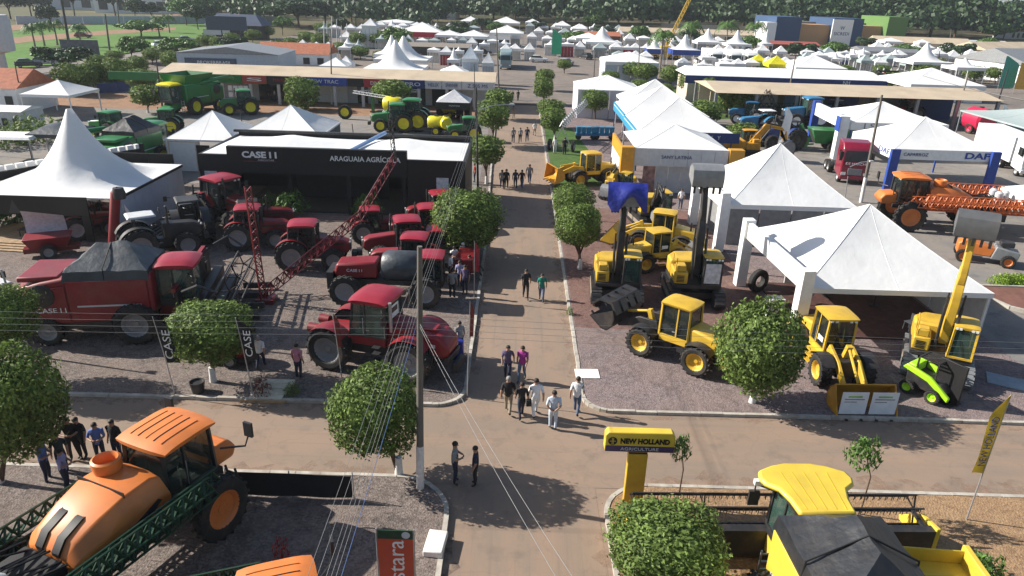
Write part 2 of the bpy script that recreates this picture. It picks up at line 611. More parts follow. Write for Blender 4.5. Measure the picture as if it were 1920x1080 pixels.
LZ = 0.12
sheet('junction', [(-4.5, 16.5), (5.8, 16.5), (5.8, 28.6), (-4.5, 28.6)], -0.006, STREETM)
L1 = [(-78, 25.8)] + arc(-3.2, 27.05, 1.25, -90, 0) + [(-1.95, 47), (-2.4, 66), (-3.2, 112), (-3.3, 170), (-130, 170), (-130, 25.8)]
R1 = arc(4.4, 26.85, 1.15, 180, 270) + [(78, 25.9), (140, 25.9), (140, 175), (3.3, 175), (3.3, 112), (3.25, 66)]
L0 = [(-78, 6), (-2.0, 6), (-1.98, 18.6)] + arc(-3.9, 18.95, 1.9, 0, 90) + [(-78, 20.85)]
R0 = [(78, 6), (78, 20.75)] + arc(5.0, 19.2, 1.55, 90, 180) + [(3.45, 6)]
slab('left_lot', L1, -0.02, LZ, GRAVL)
slab('right_lot', R1, -0.02, LZ, GRAVR)
slab('near_left_lot', L0, -0.02, LZ, GRAVL)
slab('near_right_lot', R0, -0.02, LZ, SAND)

def kerb(pts, w=0.16, seed=1):
    """A run of worn kerb stones along a polyline, each about 0.9 m long."""
    rr = random.Random(seed)
    m = MB()
    for (a, b) in zip(pts[:-1], pts[1:]):
        a, b = Vector((*a, 0)), Vector((*b, 0))
        L = (b - a).length
        n = max(1, int(L / 0.9))
        for i in range(n):
            p, q = a.lerp(b, i / n), a.lerp(b, (i + 1) / n - 0.012 / max(L / n, 0.1) / n)
            h = LZ + 0.02 + rr.uniform(-0.012, 0.012)
            off = Vector((rr.uniform(-0.012, 0.012), rr.uniform(-0.012, 0.012), 0))
            m.bar(p + off + Vector((0, 0, h / 2 - 0.01)), q + off + Vector((0, 0, h / 2 - 0.01)), w, h + 0.02)
    o = m.build('kerb', KERB, smooth=0)
    return struct(o)

kerb([(-60, 25.75)] + arc(-3.2, 27.05, 1.3, -90, 0) + [(-1.9, 47), (-2.35, 66), (-3.1, 108)], seed=1)
kerb([(3.2, 108), (3.2, 66)] + arc(4.4, 26.85, 1.2, 180, 270) + [(60, 25.85)], seed=2)
kerb([(-60, 20.9)] + arc(-3.9, 18.95, 1.95, 90, 0) + [(-1.92, 8)], seed=3)
kerb([(3.4, 8)] + arc(5.0, 19.2, 1.6, 180, 90) + [(60, 20.82)], seed=4)

# dust and grit gathered along the kerbs
def dust_mat(name, col):
    m = mat(name, col, 0.95, var=0.15, scale=4)
    n, l = m.node_tree.nodes, m.node_tree.links
    tc = n.new('ShaderNodeTexCoord')
    q = n.new('ShaderNodeTexNoise')
    q.inputs['Scale'].default_value = 1.3
    q.inputs['Detail'].default_value = 9
    q.inputs['Roughness'].default_value = 0.7
    l.new(tc.outputs['Object'], q.inputs['Vector'])
    r = n.new('ShaderNodeMapRange')
    r.inputs[1].default_value = 0.46
    r.inputs[2].default_value = 0.66
    r.inputs[4].default_value = 0.8
    l.new(q.outputs['Fac'], r.inputs[0])
    l.new(r.outputs[0], n['Principled BSDF'].inputs['Alpha'])
    return m
DUST = dust_mat('kerb_dust', (0.31, 0.21, 0.15))
DUSTK = dust_mat('dark_grit', (0.13, 0.10, 0.085))
def drift(pts, side, w, seed, material, z):
    rr = random.Random(seed)
    m = MB()
    vs = []
    for a, b in zip(pts[:-1], pts[1:]):
        a, b = Vector((*a, z)), Vector((*b, z))
        nrm = Vector((-(b - a).y, (b - a).x, 0)).normalized() * side
        n = max(2, int((b - a).length / 0.35))
        for i in range(n):
            p = a.lerp(b, i / n)
            vs += [p, p + nrm * w * rr.uniform(0.25, 1.0)]
    k = len(vs) // 2
    m.add(vs, [(2 * i, 2 * i + 2, 2 * i + 3, 2 * i + 1) for i in range(k - 1)])
    return struct(m.build('gutter_dust', material, smooth=0))
drift([(-40, 25.66), (-3.0, 25.66)], -1, 0.7, 1, DUST, 0.008)
drift([(4.6, 25.76), (40, 25.76)], -1, 0.7, 2, DUST, 0.008)
drift([(-40, 21.0), (-4.0, 21.0)], 1, 0.9, 3, DUST, 0.008)
drift([(5.2, 20.92), (40, 20.92)], 1, 1.1, 4, DUST, 0.008)
drift([(-1.8, 28.5), (-1.8, 47), (-2.24, 66)], -1, 0.55, 5, DUST, 0.008)
drift([(3.1, 28.5), (3.1, 66)], 1, 0.55, 6, DUST, 0.008)
drift([(-1.84, 9), (-1.84, 18.5)], -1, 0.6, 7, DUSTK, 0.008)
drift([(3.3, 9), (3.3, 18.8)], 1, 0.6, 8, DUST, 0.008)

# paving laid over the lots
sheet('back_yard', [(-70, 60), (-3.2, 60), (-3.6, 98), (-70, 98)], LZ + 0.004, YARDM)
sheet('shop_street', [(-95, 97), (-3.4, 97), (-3.6, 110), (-95, 110)], LZ + 0.008, DIRT)
sheet('red_paving', [(3.35, 33.6), (8, 33.4), (14.5, 32.2), (14.5, 56), (3.4, 56)], LZ + 0.004, PAVR)
sheet('grass_verge', [(3.45, 62), (7.6, 63), (8.4, 74), (7.0, 92), (3.5, 96)], LZ + 0.005, GRASSM)
sheet('asphalt_yard', [(24.8, 26.2), (110, 26.2), (110, 112), (20, 112), (20, 62), (24.8, 45)], LZ + 0.006, YARDM)
sheet('grass_verge', [(26.97, 139.00), (37.65, 145.72), (32.84, 104.03), (27.25, 103.03)], LZ + 0.012, GRASSM)
sheet('fairground', [(-70, 112), (170, 112), (230, 300), (-80, 330)], LZ + 0.01, FAIR)
LAWNM = gravel_mat('bright_lawn', (0.07, 0.16, 0.028), (0.11, 0.22, 0.04), (0.12, 0.19, 0.05), stone=2.0, patch=0.05, bump=0.6)
sheet('far_lawn', [(-86.66, 115.27), (-92.68, 131.71), (-92.21, 146.72), (-91.00, 164.22), (-94.81, 207.12), (-105.03, 301.57), (-113.39, 389.86), (-173.81, 384.37), (-184.32, 317.65), (-166.75, 227.35)], LZ + 0.02, LAWNM)
sheet('dirt_track', [(-126.80, 174.94), (-129.06, 198.34), (-126.91, 231.29), (-120.12, 263.91), (-126.88, 279.08), (-137.20, 250.51), (-141.64, 218.26), (-140.91, 195.09)], LZ + 0.05, DIRT)
sheet('dirt_track', [(-158.01, 215.12), (-159.78, 258.55), (-155.76, 328.31), (-150.44, 425.51), (-168.25, 449.49), (-177.72, 364.43), (-176.36, 285.97), (-176.50, 241.00)], LZ + 0.10, DIRT)
sheet('parking_street', [(-79.74, 105.59), (-85.01, 122.97), (-85.24, 138.49), (-83.70, 161.40), (-85.63, 202.73), (-89.42, 250.78), (-98.36, 265.64), (-91.71, 200.17), (-89.19, 160.85), (-90.03, 143.11), (-90.70, 128.76), (-85.02, 112.97)], LZ + 0.06, YARDM)

# low ridges on the horizon
def ridge(y, x0, x1, h, seed, name, material):
    rr = random.Random(seed)
    ph = [rr.uniform(0, 6.3) for _ in range(6)]
    def top(x):
        return h * (0.62 + 0.2 * math.sin(x / 410 + ph[0]) + 0.12 * math.sin(x / 170 + ph[1]) + 0.06 * math.sin(x / 61 + ph[2]) + 0.03 * math.sin(x / 23 + ph[3]))
    def fn(u, v):
        x = x0 + (x1 - x0) * u
        s = math.sin(v * PI)
        return (x, y + (v - 0.5) * 900, -1 + max(0.0, top(x)) * s ** 1.5)
    return struct(MB().grid(fn, 160, 10).build(name, material))
HILLM = mat('wooded_hill', (0.035, 0.06, 0.025), 0.95, var=0.4, scale=0.02, col2=(0.075, 0.10, 0.045))
ridge(2600, -800, 3600, 20, 5, 'hills', HILLM)
ridge(3900, -1500, 5200, 34, 6, 'hills', HILLM)


# ------------------------------------------------------------------ plants
def leaf_mesh(name, pts, nrm, size, rng, material, aspect=0.5, jitter=0.6):
    """Diamond leaves at pts, facing roughly along nrm."""
    n = len(pts)
    nn = nrm + rng.normal(0, jitter, (n, 3))
    nn /= np.linalg.norm(nn, axis=1)[:, None] + 1e-9
    t = rng.normal(0, 1, (n, 3))
    t -= (t * nn).sum(1)[:, None] * nn
    t /= np.linalg.norm(t, axis=1)[:, None] + 1e-9
    b = np.cross(nn, t)
    s = size * rng.uniform(0.65, 1.35, (n, 1))
    v = np.empty((n, 4, 3))
    v[:, 0] = pts - t * s * 0.5
    v[:, 1] = pts + b * s * aspect * 0.5 + nn * s * 0.08
    v[:, 2] = pts + t * s * 0.5
    v[:, 3] = pts - b * s * aspect * 0.5 + nn * s * 0.08
    me = bpy.data.meshes.new(name)
    me.vertices.add(n * 4)
    me.vertices.foreach_set('co', v.reshape(-1))
    me.loops.add(n * 4)
    me.loops.foreach_set('vertex_index', np.arange(n * 4, dtype=np.int32))
    me.polygons.add(n)
    me.polygons.foreach_set('loop_start', np.arange(0, n * 4, 4, dtype=np.int32))
    me.update()
    me.validate()
    me.materials.append(material)
    return me

def sphere_dirs(n, rng):
    d = rng.normal(0, 1, (n, 3))
    return d / np.linalg.norm(d, axis=1)[:, None]

def lump(d, ph, amp):
    """Uneven radius for direction d."""
    x, y, z = d[:, 0], d[:, 1], d[:, 2]
    return 1 + amp * (np.sin(3.1 * x + 4.3 * y + ph[0]) * 0.5 + np.sin(5.7 * z - 4.1 * x + ph[1]) * 0.35 + np.sin(9.3 * y + 8.1 * z + ph[2]) * 0.3 + np.sin(13 * x - 11 * z + ph[3]) * 0.2)

def clipped_crown(name, seed, n, size, box=0.0, amp=0.09, material=LEAF):
    """Unit-radius clipped crown: dense leafy shell with uneven tufts."""
    rng = np.random.default_rng(seed)
    d = sphere_dirs(n, rng)
    ph = rng.uniform(0, 6.28, 4)
    if box:
        q = (np.abs(d) ** (2 + box * 4)).sum(1) ** (-1 / (2 + box * 4))
    else:
        q = np.ones(n)
    depth = 1 - np.abs(rng.normal(0, 0.13, n))
    depth += (rng.random(n) < 0.10) * rng.uniform(0, 0.14, n)
    tuft = np.sin(17 * d[:, 0] + ph[1]) * np.sin(15 * d[:, 1] + ph[2]) * np.sin(16 * d[:, 2] + ph[3])
    depth += 0.075 * tuft
    r = q * lump(d, ph, amp) * depth
    return leaf_mesh(name, d * r[:, None], d, size, rng, material)

def core_mesh(seed, box, amp=0.09, material=LEAF):
    rng = np.random.default_rng(seed)
    ph0 = rng.uniform(0, 6.28, 4)
    m = MB()
    nu, nv = 16, 10
    vs, fs = [], []
    for j in range(nv + 1):
        for i in range(nu):
            a, e = 2 * PI * i / nu, PI * j / nv
            d = np.array([[math.sin(e) * math.cos(a), math.sin(e) * math.sin(a), math.cos(e)]])
            k = 2 + box * 4
            q = (np.abs(d) ** k).sum(1) ** (-1 / k) if box else 1
            vs.append(tuple((d * 0.68 * q)[0]))
    for j in range(nv):
        for i in range(nu):
            fs.append((j * nu + i, j * nu + (i + 1) % nu, (j + 1) * nu + (i + 1) % nu, (j + 1) * nu + i))
    return m.add(vs, fs).mesh('inner_foliage', material)

CROWN_NEAR = [clipped_crown('crown', 11 + k, 10500, 0.10, box, amp) for k, (box, amp) in enumerate([(0.12, 0.11), (0.35, 0.09), (0.2, 0.13)])]
CROWN_FAR = [clipped_crown('crown', 31 + k, 1900, 0.20, box, 0.09) for k, box in enumerate([0.1, 0.3])]
CORE = [core_mesh(5, 0.0), core_mesh(6, 0.35)]

def trunk_mesh(m, x0, z0, x1, z1, r, rng, forks=3):
    m.tube([(x0, 0, z0), (x0 + (x1 - x0) * 0.3, 0.02, z0 + (z1 - z0) * 0.45), (x0 + (x1 - x0) * 0.6, 0, z0 + (z1 - z0) * 0.75)], [r, r * 0.8, r * 0.7], 8)
    b = Vector((x0 + (x1 - x0) * 0.3, 0.02, z0 + (z1 - z0) * 0.42))
    for k in range(forks):
        a = 2 * PI * k / forks + rng.uniform(0, 1)
        e = Vector((x1 + 0.45 * math.cos(a), 0.45 * math.sin(a), z1 + 0.2))
        m.tube([b, b.lerp(e, 0.5) + Vector((0.1 * math.cos(a), 0.1 * math.sin(a), 0)), e], [r * 0.6, r * 0.45, r * 0.25], 6)
    return m

NT = [0]
def clipped_tree(label, c, near=False, kind=0, group='clipped fig trees of the fairground', z=LZ, white=True, name='clipped_tree'):
    fx, fy, cx, cz, rx, rz = c
    NT[0] += 1
    rng = random.Random(NT[0] * 7)
    t = thing(name, label, 'tree', (fx, fy), 0, group, z)
    cz -= z
    m = trunk_mesh(MB(), 0, -0.05, cx - fx, max(0.4, cz - rz * 0.5), 0.11 if rx > 1.2 else 0.09, rng)
    m.build('trunk', BARK, t)
    if white:
        h = min(0.7, max(0.3, (cz - rz) * 0.6))
        MB().lathe([(0.155, -0.02), (0.135, h * 0.5), (0.125, h), (0.0, h)], 10).build('whitewash_band', LIMEW, t)
    if not near:
        rx, rz = rx * 1.12, rz * 1.08
    me = CROWN_NEAR[kind % 3] if near else CROWN_FAR[kind % 2]
    cr = put(me, 'crown', t, (cx - fx, 0, cz), (0, 0, 0 if kind == 1 else rng.uniform(0, 6.3)), (rx * 0.97, rx * 0.97, rz * 0.97))
    co = put(CORE[1 if (near and kind == 1) else 0], 'inner_foliage', cr, (0, 0, 0), (0, 0, 0), (1, 1, 1))
    return t

clipped_tree('large round clipped tree with white trunk between the two yellow wheel loaders', (10.48, 26.63, 10.39, 2.80, 1.72, 1.92), True, 0)
clipped_tree('boxy clipped tree with white forked trunk beside the red harvester', (-12.88, 27.02, -12.70, 2.58, 1.55, 1.14), True, 1)
clipped_tree('rounded clipped tree at the street corner beside the concrete pole', (-3.85, 21.05, -4.56, 2.71, 1.48, 1.44), True, 2)
clipped_tree('large dark clipped tree cut by the left edge near the orange sprayer', (-17.38, 19.90, -16.17, 3.34, 1.48, 1.80), True, 0)
clipped_tree('clipped tree at the left edge behind the leaning lamp post', (-22.18, 26.51, -21.32, 3.22, 1.41, 1.22), True, 1)
clipped_tree('wide clipped tree on the avenue beside the parked red tractors', (-2.64, 43.30, -2.99, 2.76, 2.12, 1.87), True, 2)
clipped_tree('round clipped tree with white trunk on the avenue beside the excavators', (4.23, 42.05, 3.97, 3.04, 1.41, 1.33), True, 0)
clipped_tree('clipped tree right behind the round one beside the excavators', (4.10, 48.96, 4.10, 2.65, 1.43, 1.07), True, 2)
clipped_tree('big pale clipped bush at the bottom edge beside the yellow sign', (4.73, 15.62, 4.51, 2.10, 1.54, 0.88), True, 1, white=False)
AV = [('clipped tree on the left of the avenue by the dark stand corner', (-2.58, 62.74, -2.71, 3.17, 1.50, 1.14)),
      ('nearer of two clipped trees beside the white tanks lamp on the avenue left', (-2.58, 80.24, -2.67, 3.52, 1.62, 1.37)),
      ('farther of the paired clipped trees on the avenue left before the long shop row', (-2.28, 98.42, -2.48, 2.78, 1.72, 1.09)),
      ('nearer clipped tree on the grass verge at the right of the avenue', (4.47, 83.80, 4.22, 2.61, 1.36, 1.13)),
      ('clipped tree directly behind the nearer one on the right grass verge', (4.56, 92.24, 4.27, 2.66, 1.52, 0.93)),
      ('small clipped ball tree at the far right corner of the avenue', (4.08, 112.51, 3.92, 2.68, 1.34, 1.37)),
      ('farthest clipped ball tree on the right side of the avenue', (4.76, 129.17, 4.60, 2.71, 1.53, 0.97)),
      ('clipped ball tree in front of the white walled pavilion', (10.76, 99.90, 10.56, 2.78, 1.60, 1.15)),
      ('clipped bush beside the blue tractors behind the blue tent', (27.18, 85.99, 26.92, 1.39, 1.71, 0.99)),
      ('clipped tree right of the blue fronted tents', (25.58, 97.40, 25.18, 2.06, 1.85, 1.23)),
      ('bushy clipped tree behind the right end of the blue tents', (30.42, 105.30, 29.92, 2.80, 1.40, 1.55)),
      ('bushy clipped tree nearest the lattice tower of the blue tractors', (32.34, 102.88, 31.87, 2.45, 1.31, 1.30)),
      ('left one of three clipped trees on the grass behind the blue tents', (27.60, 132.98, 27.25, 3.24, 1.71, 1.27)),
      ('middle one of three clipped trees on the grass behind the blue tents', (28.85, 123.65, 28.53, 3.04, 1.55, 1.19)),
      ('right one of three clipped trees on the grass behind the blue tents', (30.88, 117.97, 30.46, 2.59, 1.44, 1.47)),
      ('clipped hedge tree left of the small flat white canopy', (22.77, 144.63, 22.52, 2.80, 2.28, 1.17)),
      ('clipped hedge tree right of the small flat white canopy', (24.51, 140.01, 23.93, 2.90, 2.10, 1.23)),
      ('large clipped bush before the blue and orange shop signs', (-29.85, 100.58, -29.76, 2.44, 2.02, 1.87)),
      ('large clipped bush before the grey shop signs', (-17.35, 100.14, -17.31, 3.07, 2.40, 1.34)),
      ('leftmost clipped tree of the hedge row behind the small white tent', (-66.03, 107.87, -65.59, 2.74, 2.17, 1.69)),
      ('second clipped tree from the left in the hedge row', (-66.11, 114.03, -65.72, 2.67, 1.87, 1.66)),
      ('third clipped tree in the hedge row, with the tallest crown', (-62.84, 114.79, -62.50, 2.85, 1.84, 1.83)),
      ('fourth clipped tree in the hedge row, by the billboard', (-67.18, 129.96, -66.90, 2.50, 1.74, 1.20)),
      ('clipped tree on the inner side of the hedge row corner', (-55.82, 108.96, -55.58, 2.65, 2.02, 1.20)),
      ('low clipped tree beside the grey pole near the green harvester', (-48.13, 94.31, -47.91, 2.38, 1.84, 1.15)),
      ('clipped tree between the grey pole and the green harvester', (-45.92, 96.53, -45.52, 3.11, 1.62, 1.59)),
      ('clipped tree behind the green shop front at its left end', (-66.16, 141.06, -65.79, 2.49, 1.93, 1.30)),
      ('clipped tree behind the green shop front beside the white wall', (-65.40, 147.37, -65.15, 2.54, 1.80, 1.20)),
      ('small clipped tree left of the small lattice posts', (-54.83, 169.92, -54.58, 2.71, 1.82, 1.55)),
      ('small clipped tree beyond the orange tiled kiosk', (-57.67, 190.21, -57.66, 2.35, 1.82, 1.21)),
      ('clipped tree at the left of the far lattice posts', (-53.36, 200.80, -53.16, 2.74, 2.14, 1.54)),
      ('clipped tree inside the far lattice posts', (-42.74, 179.72, -42.92, 2.29, 1.60, 1.21)),
      ('clipped tree left of the red and white tent', (-41.01, 224.43, -40.91, 2.66, 2.54, 1.34)),
      ('clipped tree behind the twin peaked tents', (-39.42, 212.21, -39.61, 2.66, 2.40, 1.20)),
      ('yellowish clipped tree right of the small white car stand', (73.36, 167.33, 72.95, 1.82, 1.96, 0.98)),
      ('round clipped tree behind the right end of the long sandy roof', (75.56, 147.23, 74.93, 2.33, 1.99, 1.20)),
      ('clipped tree farther behind the long sandy roof', (91.39, 167.86, 90.82, 2.40, 2.38, 1.19)),
      ('clipped tree before the far white gable hall', (100.79, 164.19, 99.90, 2.45, 1.86, 1.22))]
for i, (lab, a) in enumerate(AV):
    clipped_tree(lab, a, False, i % 2, white=a[1] < 95)

FARCLIP = [(-30.69, 200.36, -30.70, 2.40, 1.77, 1.21), (-37.31, 175.80, -37.33, 2.02, 1.88, 0.94), (-31.41, 169.62, -31.34, 1.73, 1.70, 0.91), (-59.90, 212.05, -59.85, 2.52, 2.25, 1.27), (-45.26, 209.85, -45.11, 2.79, 2.08, 1.26), (17.63, 139.97, 17.39, 1.85, 1.50, 0.76), (20.92, 125.86, 20.83, 1.96, 1.36, 0.77), (24.43, 120.21, 24.13, 1.96, 1.12, 0.83),
           (55.45, 166.80, 55.03, 1.92, 1.77, 0.90), (61.03, 156.10, 60.62, 1.71, 1.67, 0.83), (82.95, 169.88, 82.53, 1.96, 1.68, 0.91), (106.81, 190.69, 106.15, 2.17, 1.75, 1.02), (90.11, 196.61, 89.54, 2.09, 2.08, 1.04), (9.78, 158.49, 9.67, 2.06, 1.35, 0.86), (-3.29, 173.34, -3.46, 2.23, 1.24, 0.94), (-53.41, 155.40, -53.21, 2.03, 1.56, 1.06), (-61.79, 146.35, -61.52, 2.12, 1.48, 1.00), (-67.18, 168.47, -67.03, 2.17, 1.81, 0.91), (106.08, 165.51, 105.34, 2.25, 1.76, 1.00), (53.76, 122.63, 53.22, 2.34, 1.50, 0.84)]
NB2 = ['beside the twin spire tents', 'left of the post frame', 'left of the twin spires above the shop row', 'far behind the orange kiosk', 'left of the red bordered tent', 'left of the broad low tent', 'below the broad low tent', 'behind the rearmost blue fronted tent',
       'before the yellow canopies', 'below the wide white tent', 'above the wide white tent end', 'below the tall right spire tent', 'below the two tiny spire tents', 'at the right of the green feather flag', 'left of the avenue end', 'behind the white walled hall',
       'behind the green shop front roof', 'beside the tall dark billboard', 'below the white gable hall', 'under the long open shed roof']
for a, w in zip(FARCLIP, NB2):
    clipped_tree('small clipped tree ' + w, a, False, 1, group='small clipped trees among the far tents', white=False)

# broad trees of the park and the wood
def broad_crown(seed, n, lobes, size, flat=0.75, material=LEAFD):
    rng = np.random.default_rng(seed)
    P_, N_ = [], []
    for k in range(lobes):
        a = rng.uniform(0, 6.28)
        rr = rng.uniform(0.1, 0.62)
        c = np.array([rr * math.cos(a), rr * math.sin(a), rng.uniform(-0.25, 0.45) * flat])
        r = rng.uniform(0.30, 0.48)
        d = sphere_dirs(n // lobes, rng)
        d[:, 2] = np.where(d[:, 2] < -0.3, -d[:, 2], d[:, 2])
        q = c + d * (r * lump(d, rng.uniform(0, 6, 4), 0.16) * (1 - np.abs(rng.normal(0, 0.12, len(d)))))[:, None] * np.array([1, 1, flat])
        P_.append(q)
        N_.append(d)
    return leaf_mesh('crown', np.concatenate(P_), np.concatenate(N_), size, rng, material, aspect=0.75, jitter=0.7)

BROAD = [broad_crown(50 + k, 3000, 10 + k, 0.12, material=LEAFD if k < 3 else LEAFY) for k in range(4)]
def broad_trunk(seed):
    rr = random.Random(seed)
    m = MB()
    m.tube([(0, 0, -0.02), (0.03, 0, 0.2), (0.0, 0.02, 0.5)], [0.05, 0.035, 0.025], 7)
    for k in range(5):
        a = k * 1.26 + rr.uniform(-0.3, 0.3)
        m.tube([(0.02, 0, 0.28 + 0.03 * k), (0.2 * math.cos(a), 0.2 * math.sin(a), 0.5), (0.42 * math.cos(a), 0.42 * math.sin(a), 0.62)], [0.025, 0.016, 0.006], 5)
    return m.mesh('trunk', BARK)
BTRUNK = [broad_trunk(k) for k in range(2)]
NB = [0]
def broad_tree(label, xy, h, w, kind=0, group='broad trees round the fairground', name='broad_tree', z=0.0):
    NB[0] += 1
    rr = random.Random(NB[0] * 13)
    t = thing(name, label, 'tree', xy, rr.uniform(0, 360), group, z)
    put(BTRUNK[NB[0] % 2], 'trunk', t, scale=(w * 0.5, w * 0.5, h))
    put(BROAD[kind % 4], 'crown', t, (0, 0, h * 0.58), (0, 0, rr.uniform(0, 6)), (w * 0.62, w * 0.62, h * 0.66))
    return t

def frond_mesh(n=15, L=1.0):
    """Unit palm crown: arched fronds with hanging leaflets."""
    m = MB()
    rr = random.Random(3)
    for k in range(n):
        a = 2 * PI * k / n + rr.uniform(-0.2, 0.2)
        e = rr.uniform(-0.1, 1.0)
        d = Vector((math.cos(a), math.sin(a), 0))
        s = Vector((-math.sin(a), math.cos(a), 0))
        pts = []
        for i in range(8):
            t = i / 7
            pts.append(d * (t * (1.05 - 0.25 * e)) + Vector((0, 0, math.sin(t * 2.2) * (0.25 + 0.5 * e) - t * t * 0.75)))
        for i in range(7):
            m.bar(pts[i], pts[i + 1], 0.02)
            for sd in (-1, 1):
                for j in (0.0, 0.5):
                    p = pts[i].lerp(pts[i + 1], j)
                    q = pts[i].lerp(pts[i + 1], min(1, j + 0.35))
                    l = 0.30 * math.sin(PI * min(1, (i + j + 1) / 8.2)) + 0.05
                    tip = p + s * sd * l + d * 0.1 + Vector((0, 0, -0.16 - 0.1 * rr.random()))
                    m.add([p, q, tip], [(0, 1, 2)])
    return m.mesh('fronds', LEAFY, smooth=0)
FRONDS = frond_mesh()
def palm(label, xy, h, r, group='palm trees', z=0.0):
    t = thing('palm_tree', label, 'palm tree', xy, random.Random(int(h * 100 + xy[0] * 7)).uniform(0, 360), group, z)
    m = MB()
    path = [(0.1 * math.sin(i * 0.5), 0, h * i / 6) for i in range(7)]
    m.tube(path, [0.3, 0.24, 0.2, 0.18, 0.17, 0.17, 0.14], 8)
    m.build('trunk', mat('palm_trunk', (0.22, 0.18, 0.14), 0.9, var=0.25, scale=5), t)
    put(FRONDS, 'fronds', t, (path[-1][0], 0, h), (0, 0, 0), (r, r, r))
    return t
palm('tall palm in front of the row of white peaked tents', (29.72, 156.64), 8.34, 3.4)
palm('tall palm left of the colourful hall, nearest the yellow crane boom', (53.62, 237.61), 7.3, 4.5)
palm('palm beside the crane boom farther right', (71.95, 263.65), 7.0, 4.6)
palm('palm standing directly left of the blue painted hall', (81.27, 262.39), 7.0, 4.5)
for i, (px, lab) in enumerate([((-117.90, 181.91), 'leftmost palm on the far lawn'), ((-118.68, 186.99), 'second palm from the left on the far lawn'), ((-117.01, 189.56), 'third palm on the far lawn, left of the tall dark pole'),
                               ((-110.37, 188.58), 'young palm right of the tall dark pole on the lawn'), ((-115.74, 249.33), 'palm at the right end of the far lawn'), ((-109.47, 229.09), 'palm near the right end of the far lawn')]):
    palm(lab, px, 4.5 + 0.3 * (i % 3), 2.8, 'palms on the far lawn')

# individual far trees
BT = [('dark round tree at the far left behind the long low wall', (-203.26, 302.30), 12, 16, 0), ('dark tree in the far top left corner', (-205.22, 318.89), 12, 14, 1),
      ('dark tree left of the tall dark pole beyond the track', (-160.18, 258.30), 7, 8, 2), ('tall dark tree behind the pole on the far lawn', (-201.19, 343.02), 15, 15, 1),
      ('wide dark tree behind the low wall in the middle of the lawn', (-175.94, 330.71), 16, 18, 0), ('dark tree before the white warehouse', (-159.12, 314.18), 9, 10, 2),
      ('dark tree before the blue warehouse', (-154.23, 317.86), 8, 9, 1), ('spreading bushy tree with two pale pots on the lawn', (-114.05, 226.82), 5, 13, 3),
      ('tree beside the dark billboard on the lawn edge', (-129.66, 294.63), 10, 10, 3), ('tree behind the billboard post', (-115.06, 270.56), 9, 9, 1),
      ('dark tree left of the blue roofed booth', (-119.39, 292.34), 8, 9, 2), ('tall tree behind the blue roofed booth', (-140.85, 398.04), 12, 13, 0),
      ('very wide dark tree behind the lattice posts', (-88.46, 303.07), 11, 22, 0), ('dark tree beside the wide dark tree', (-80.88, 317.09), 11, 18, 1),
      ('dark tree left of the big white hall', (-79.80, 361.23), 12, 16, 2), ('dark tree among the far tents', (-21.20, 234.41), 6, 11, 0), ('second dark tree among the far tents', (-25.51, 237.37), 5, 9, 2),
      ('light green tree on the far right edge below the ridge', (225.11, 353.99), 11, 16, 3), ('pale tree behind the far warehouses', (207.34, 332.21), 10, 14, 3),
      ('dark bush behind the small white tents', (-14.86, 304.40), 6, 10, 1), ('green tree between the far small tents and the wood', (31.92, 329.94), 9, 10, 3)]
PXM = [((-44.46, 229.10), 'left of the red bordered tent'), ((-34.46, 207.67), 'behind the twin spires'), ((-21.94, 272.52), 'right of the red bordered tent'), ((-8.68, 279.10), 'left of the avenue end'), ((7.76, 308.84), 'under the wood by the small tents'), ((18.20, 241.51), 'behind the far white cars'),
       ((32.90, 299.73), 'left of the spire behind the cars'), ((41.78, 261.37), 'left of the tall palm'), ((60.11, 269.21), 'behind the second spire tent'), ((68.70, 226.95), 'left of the yellow canopies'), ((77.09, 205.54), 'right of the yellow canopies'), ((91.80, 220.29), 'behind the wide white tent'),
       ((120.16, 263.08), 'below the green end of the painted hall'), ((116.16, 228.46), 'left of the tall right spire tent'), ((124.37, 214.19), 'right of the tall right spire tent'), ((161.06, 259.98), 'between the two far sandy sheds'), ((-63.86, 270.69), 'left of the skyline hall tents'), ((-80.49, 155.00), 'beside the billboard on the lawn edge'),
       ((-81.50, 132.16), 'behind the small white tent'), ((-75.63, 164.11), 'behind the green shop front'), ((-67.86, 178.11), 'between billboard and white hall'), ((-80.24, 255.55), 'right of the blue roofed booth')]
for i, (xy, w) in enumerate(PXM):
    BT.append(('mid sized leafy tree ' + w, xy, 4.5 + (i * 37 % 20) / 10, 6 + (i * 53 % 30) / 10, 3 if i % 2 else 1))
for (lab, xy, h, w, k) in BT:
    broad_tree(lab, xy, h, w, k)
HED = [(-75.14, 186.99, -74.85, 2.26, 2.01, 1.13), (-77.11, 200.83, -76.97, 2.40, 1.86, 1.21), (-59.53, 160.60, -59.41, 2.08, 1.73, 0.87), (-78.93, 179.00, -78.63, 2.17, 2.05, 1.08), (-80.13, 192.06, -79.97, 2.31, 2.05, 1.16), (-74.61, 151.11, -74.37, 2.18, 1.64, 1.02), (-79.32, 167.05, -79.12, 2.15, 1.55, 0.90),
       (-77.25, 217.75, -77.14, 2.44, 2.01, 1.16), (-66.60, 254.57, -66.40, 2.82, 2.51, 1.34), (-79.74, 236.55, -79.51, 2.32, 2.34, 1.26), (-83.40, 152.94, -83.11, 1.68, 1.54, 0.77), (-82.25, 144.41, -82.06, 1.60, 1.56, 0.78)]
HN = ['first', 'second', 'third', 'fourth', 'fifth', 'sixth', 'seventh', 'eighth', 'ninth', 'tenth', 'eleventh', 'twelfth']
for i, a in enumerate(sorted(HED, key=lambda q: q[0] / q[1])):
    clipped_tree('clipped bush, %s from the left along the edge of the far lawn' % HN[i], a, False, 1, group='bushes along the far lawn', white=False)
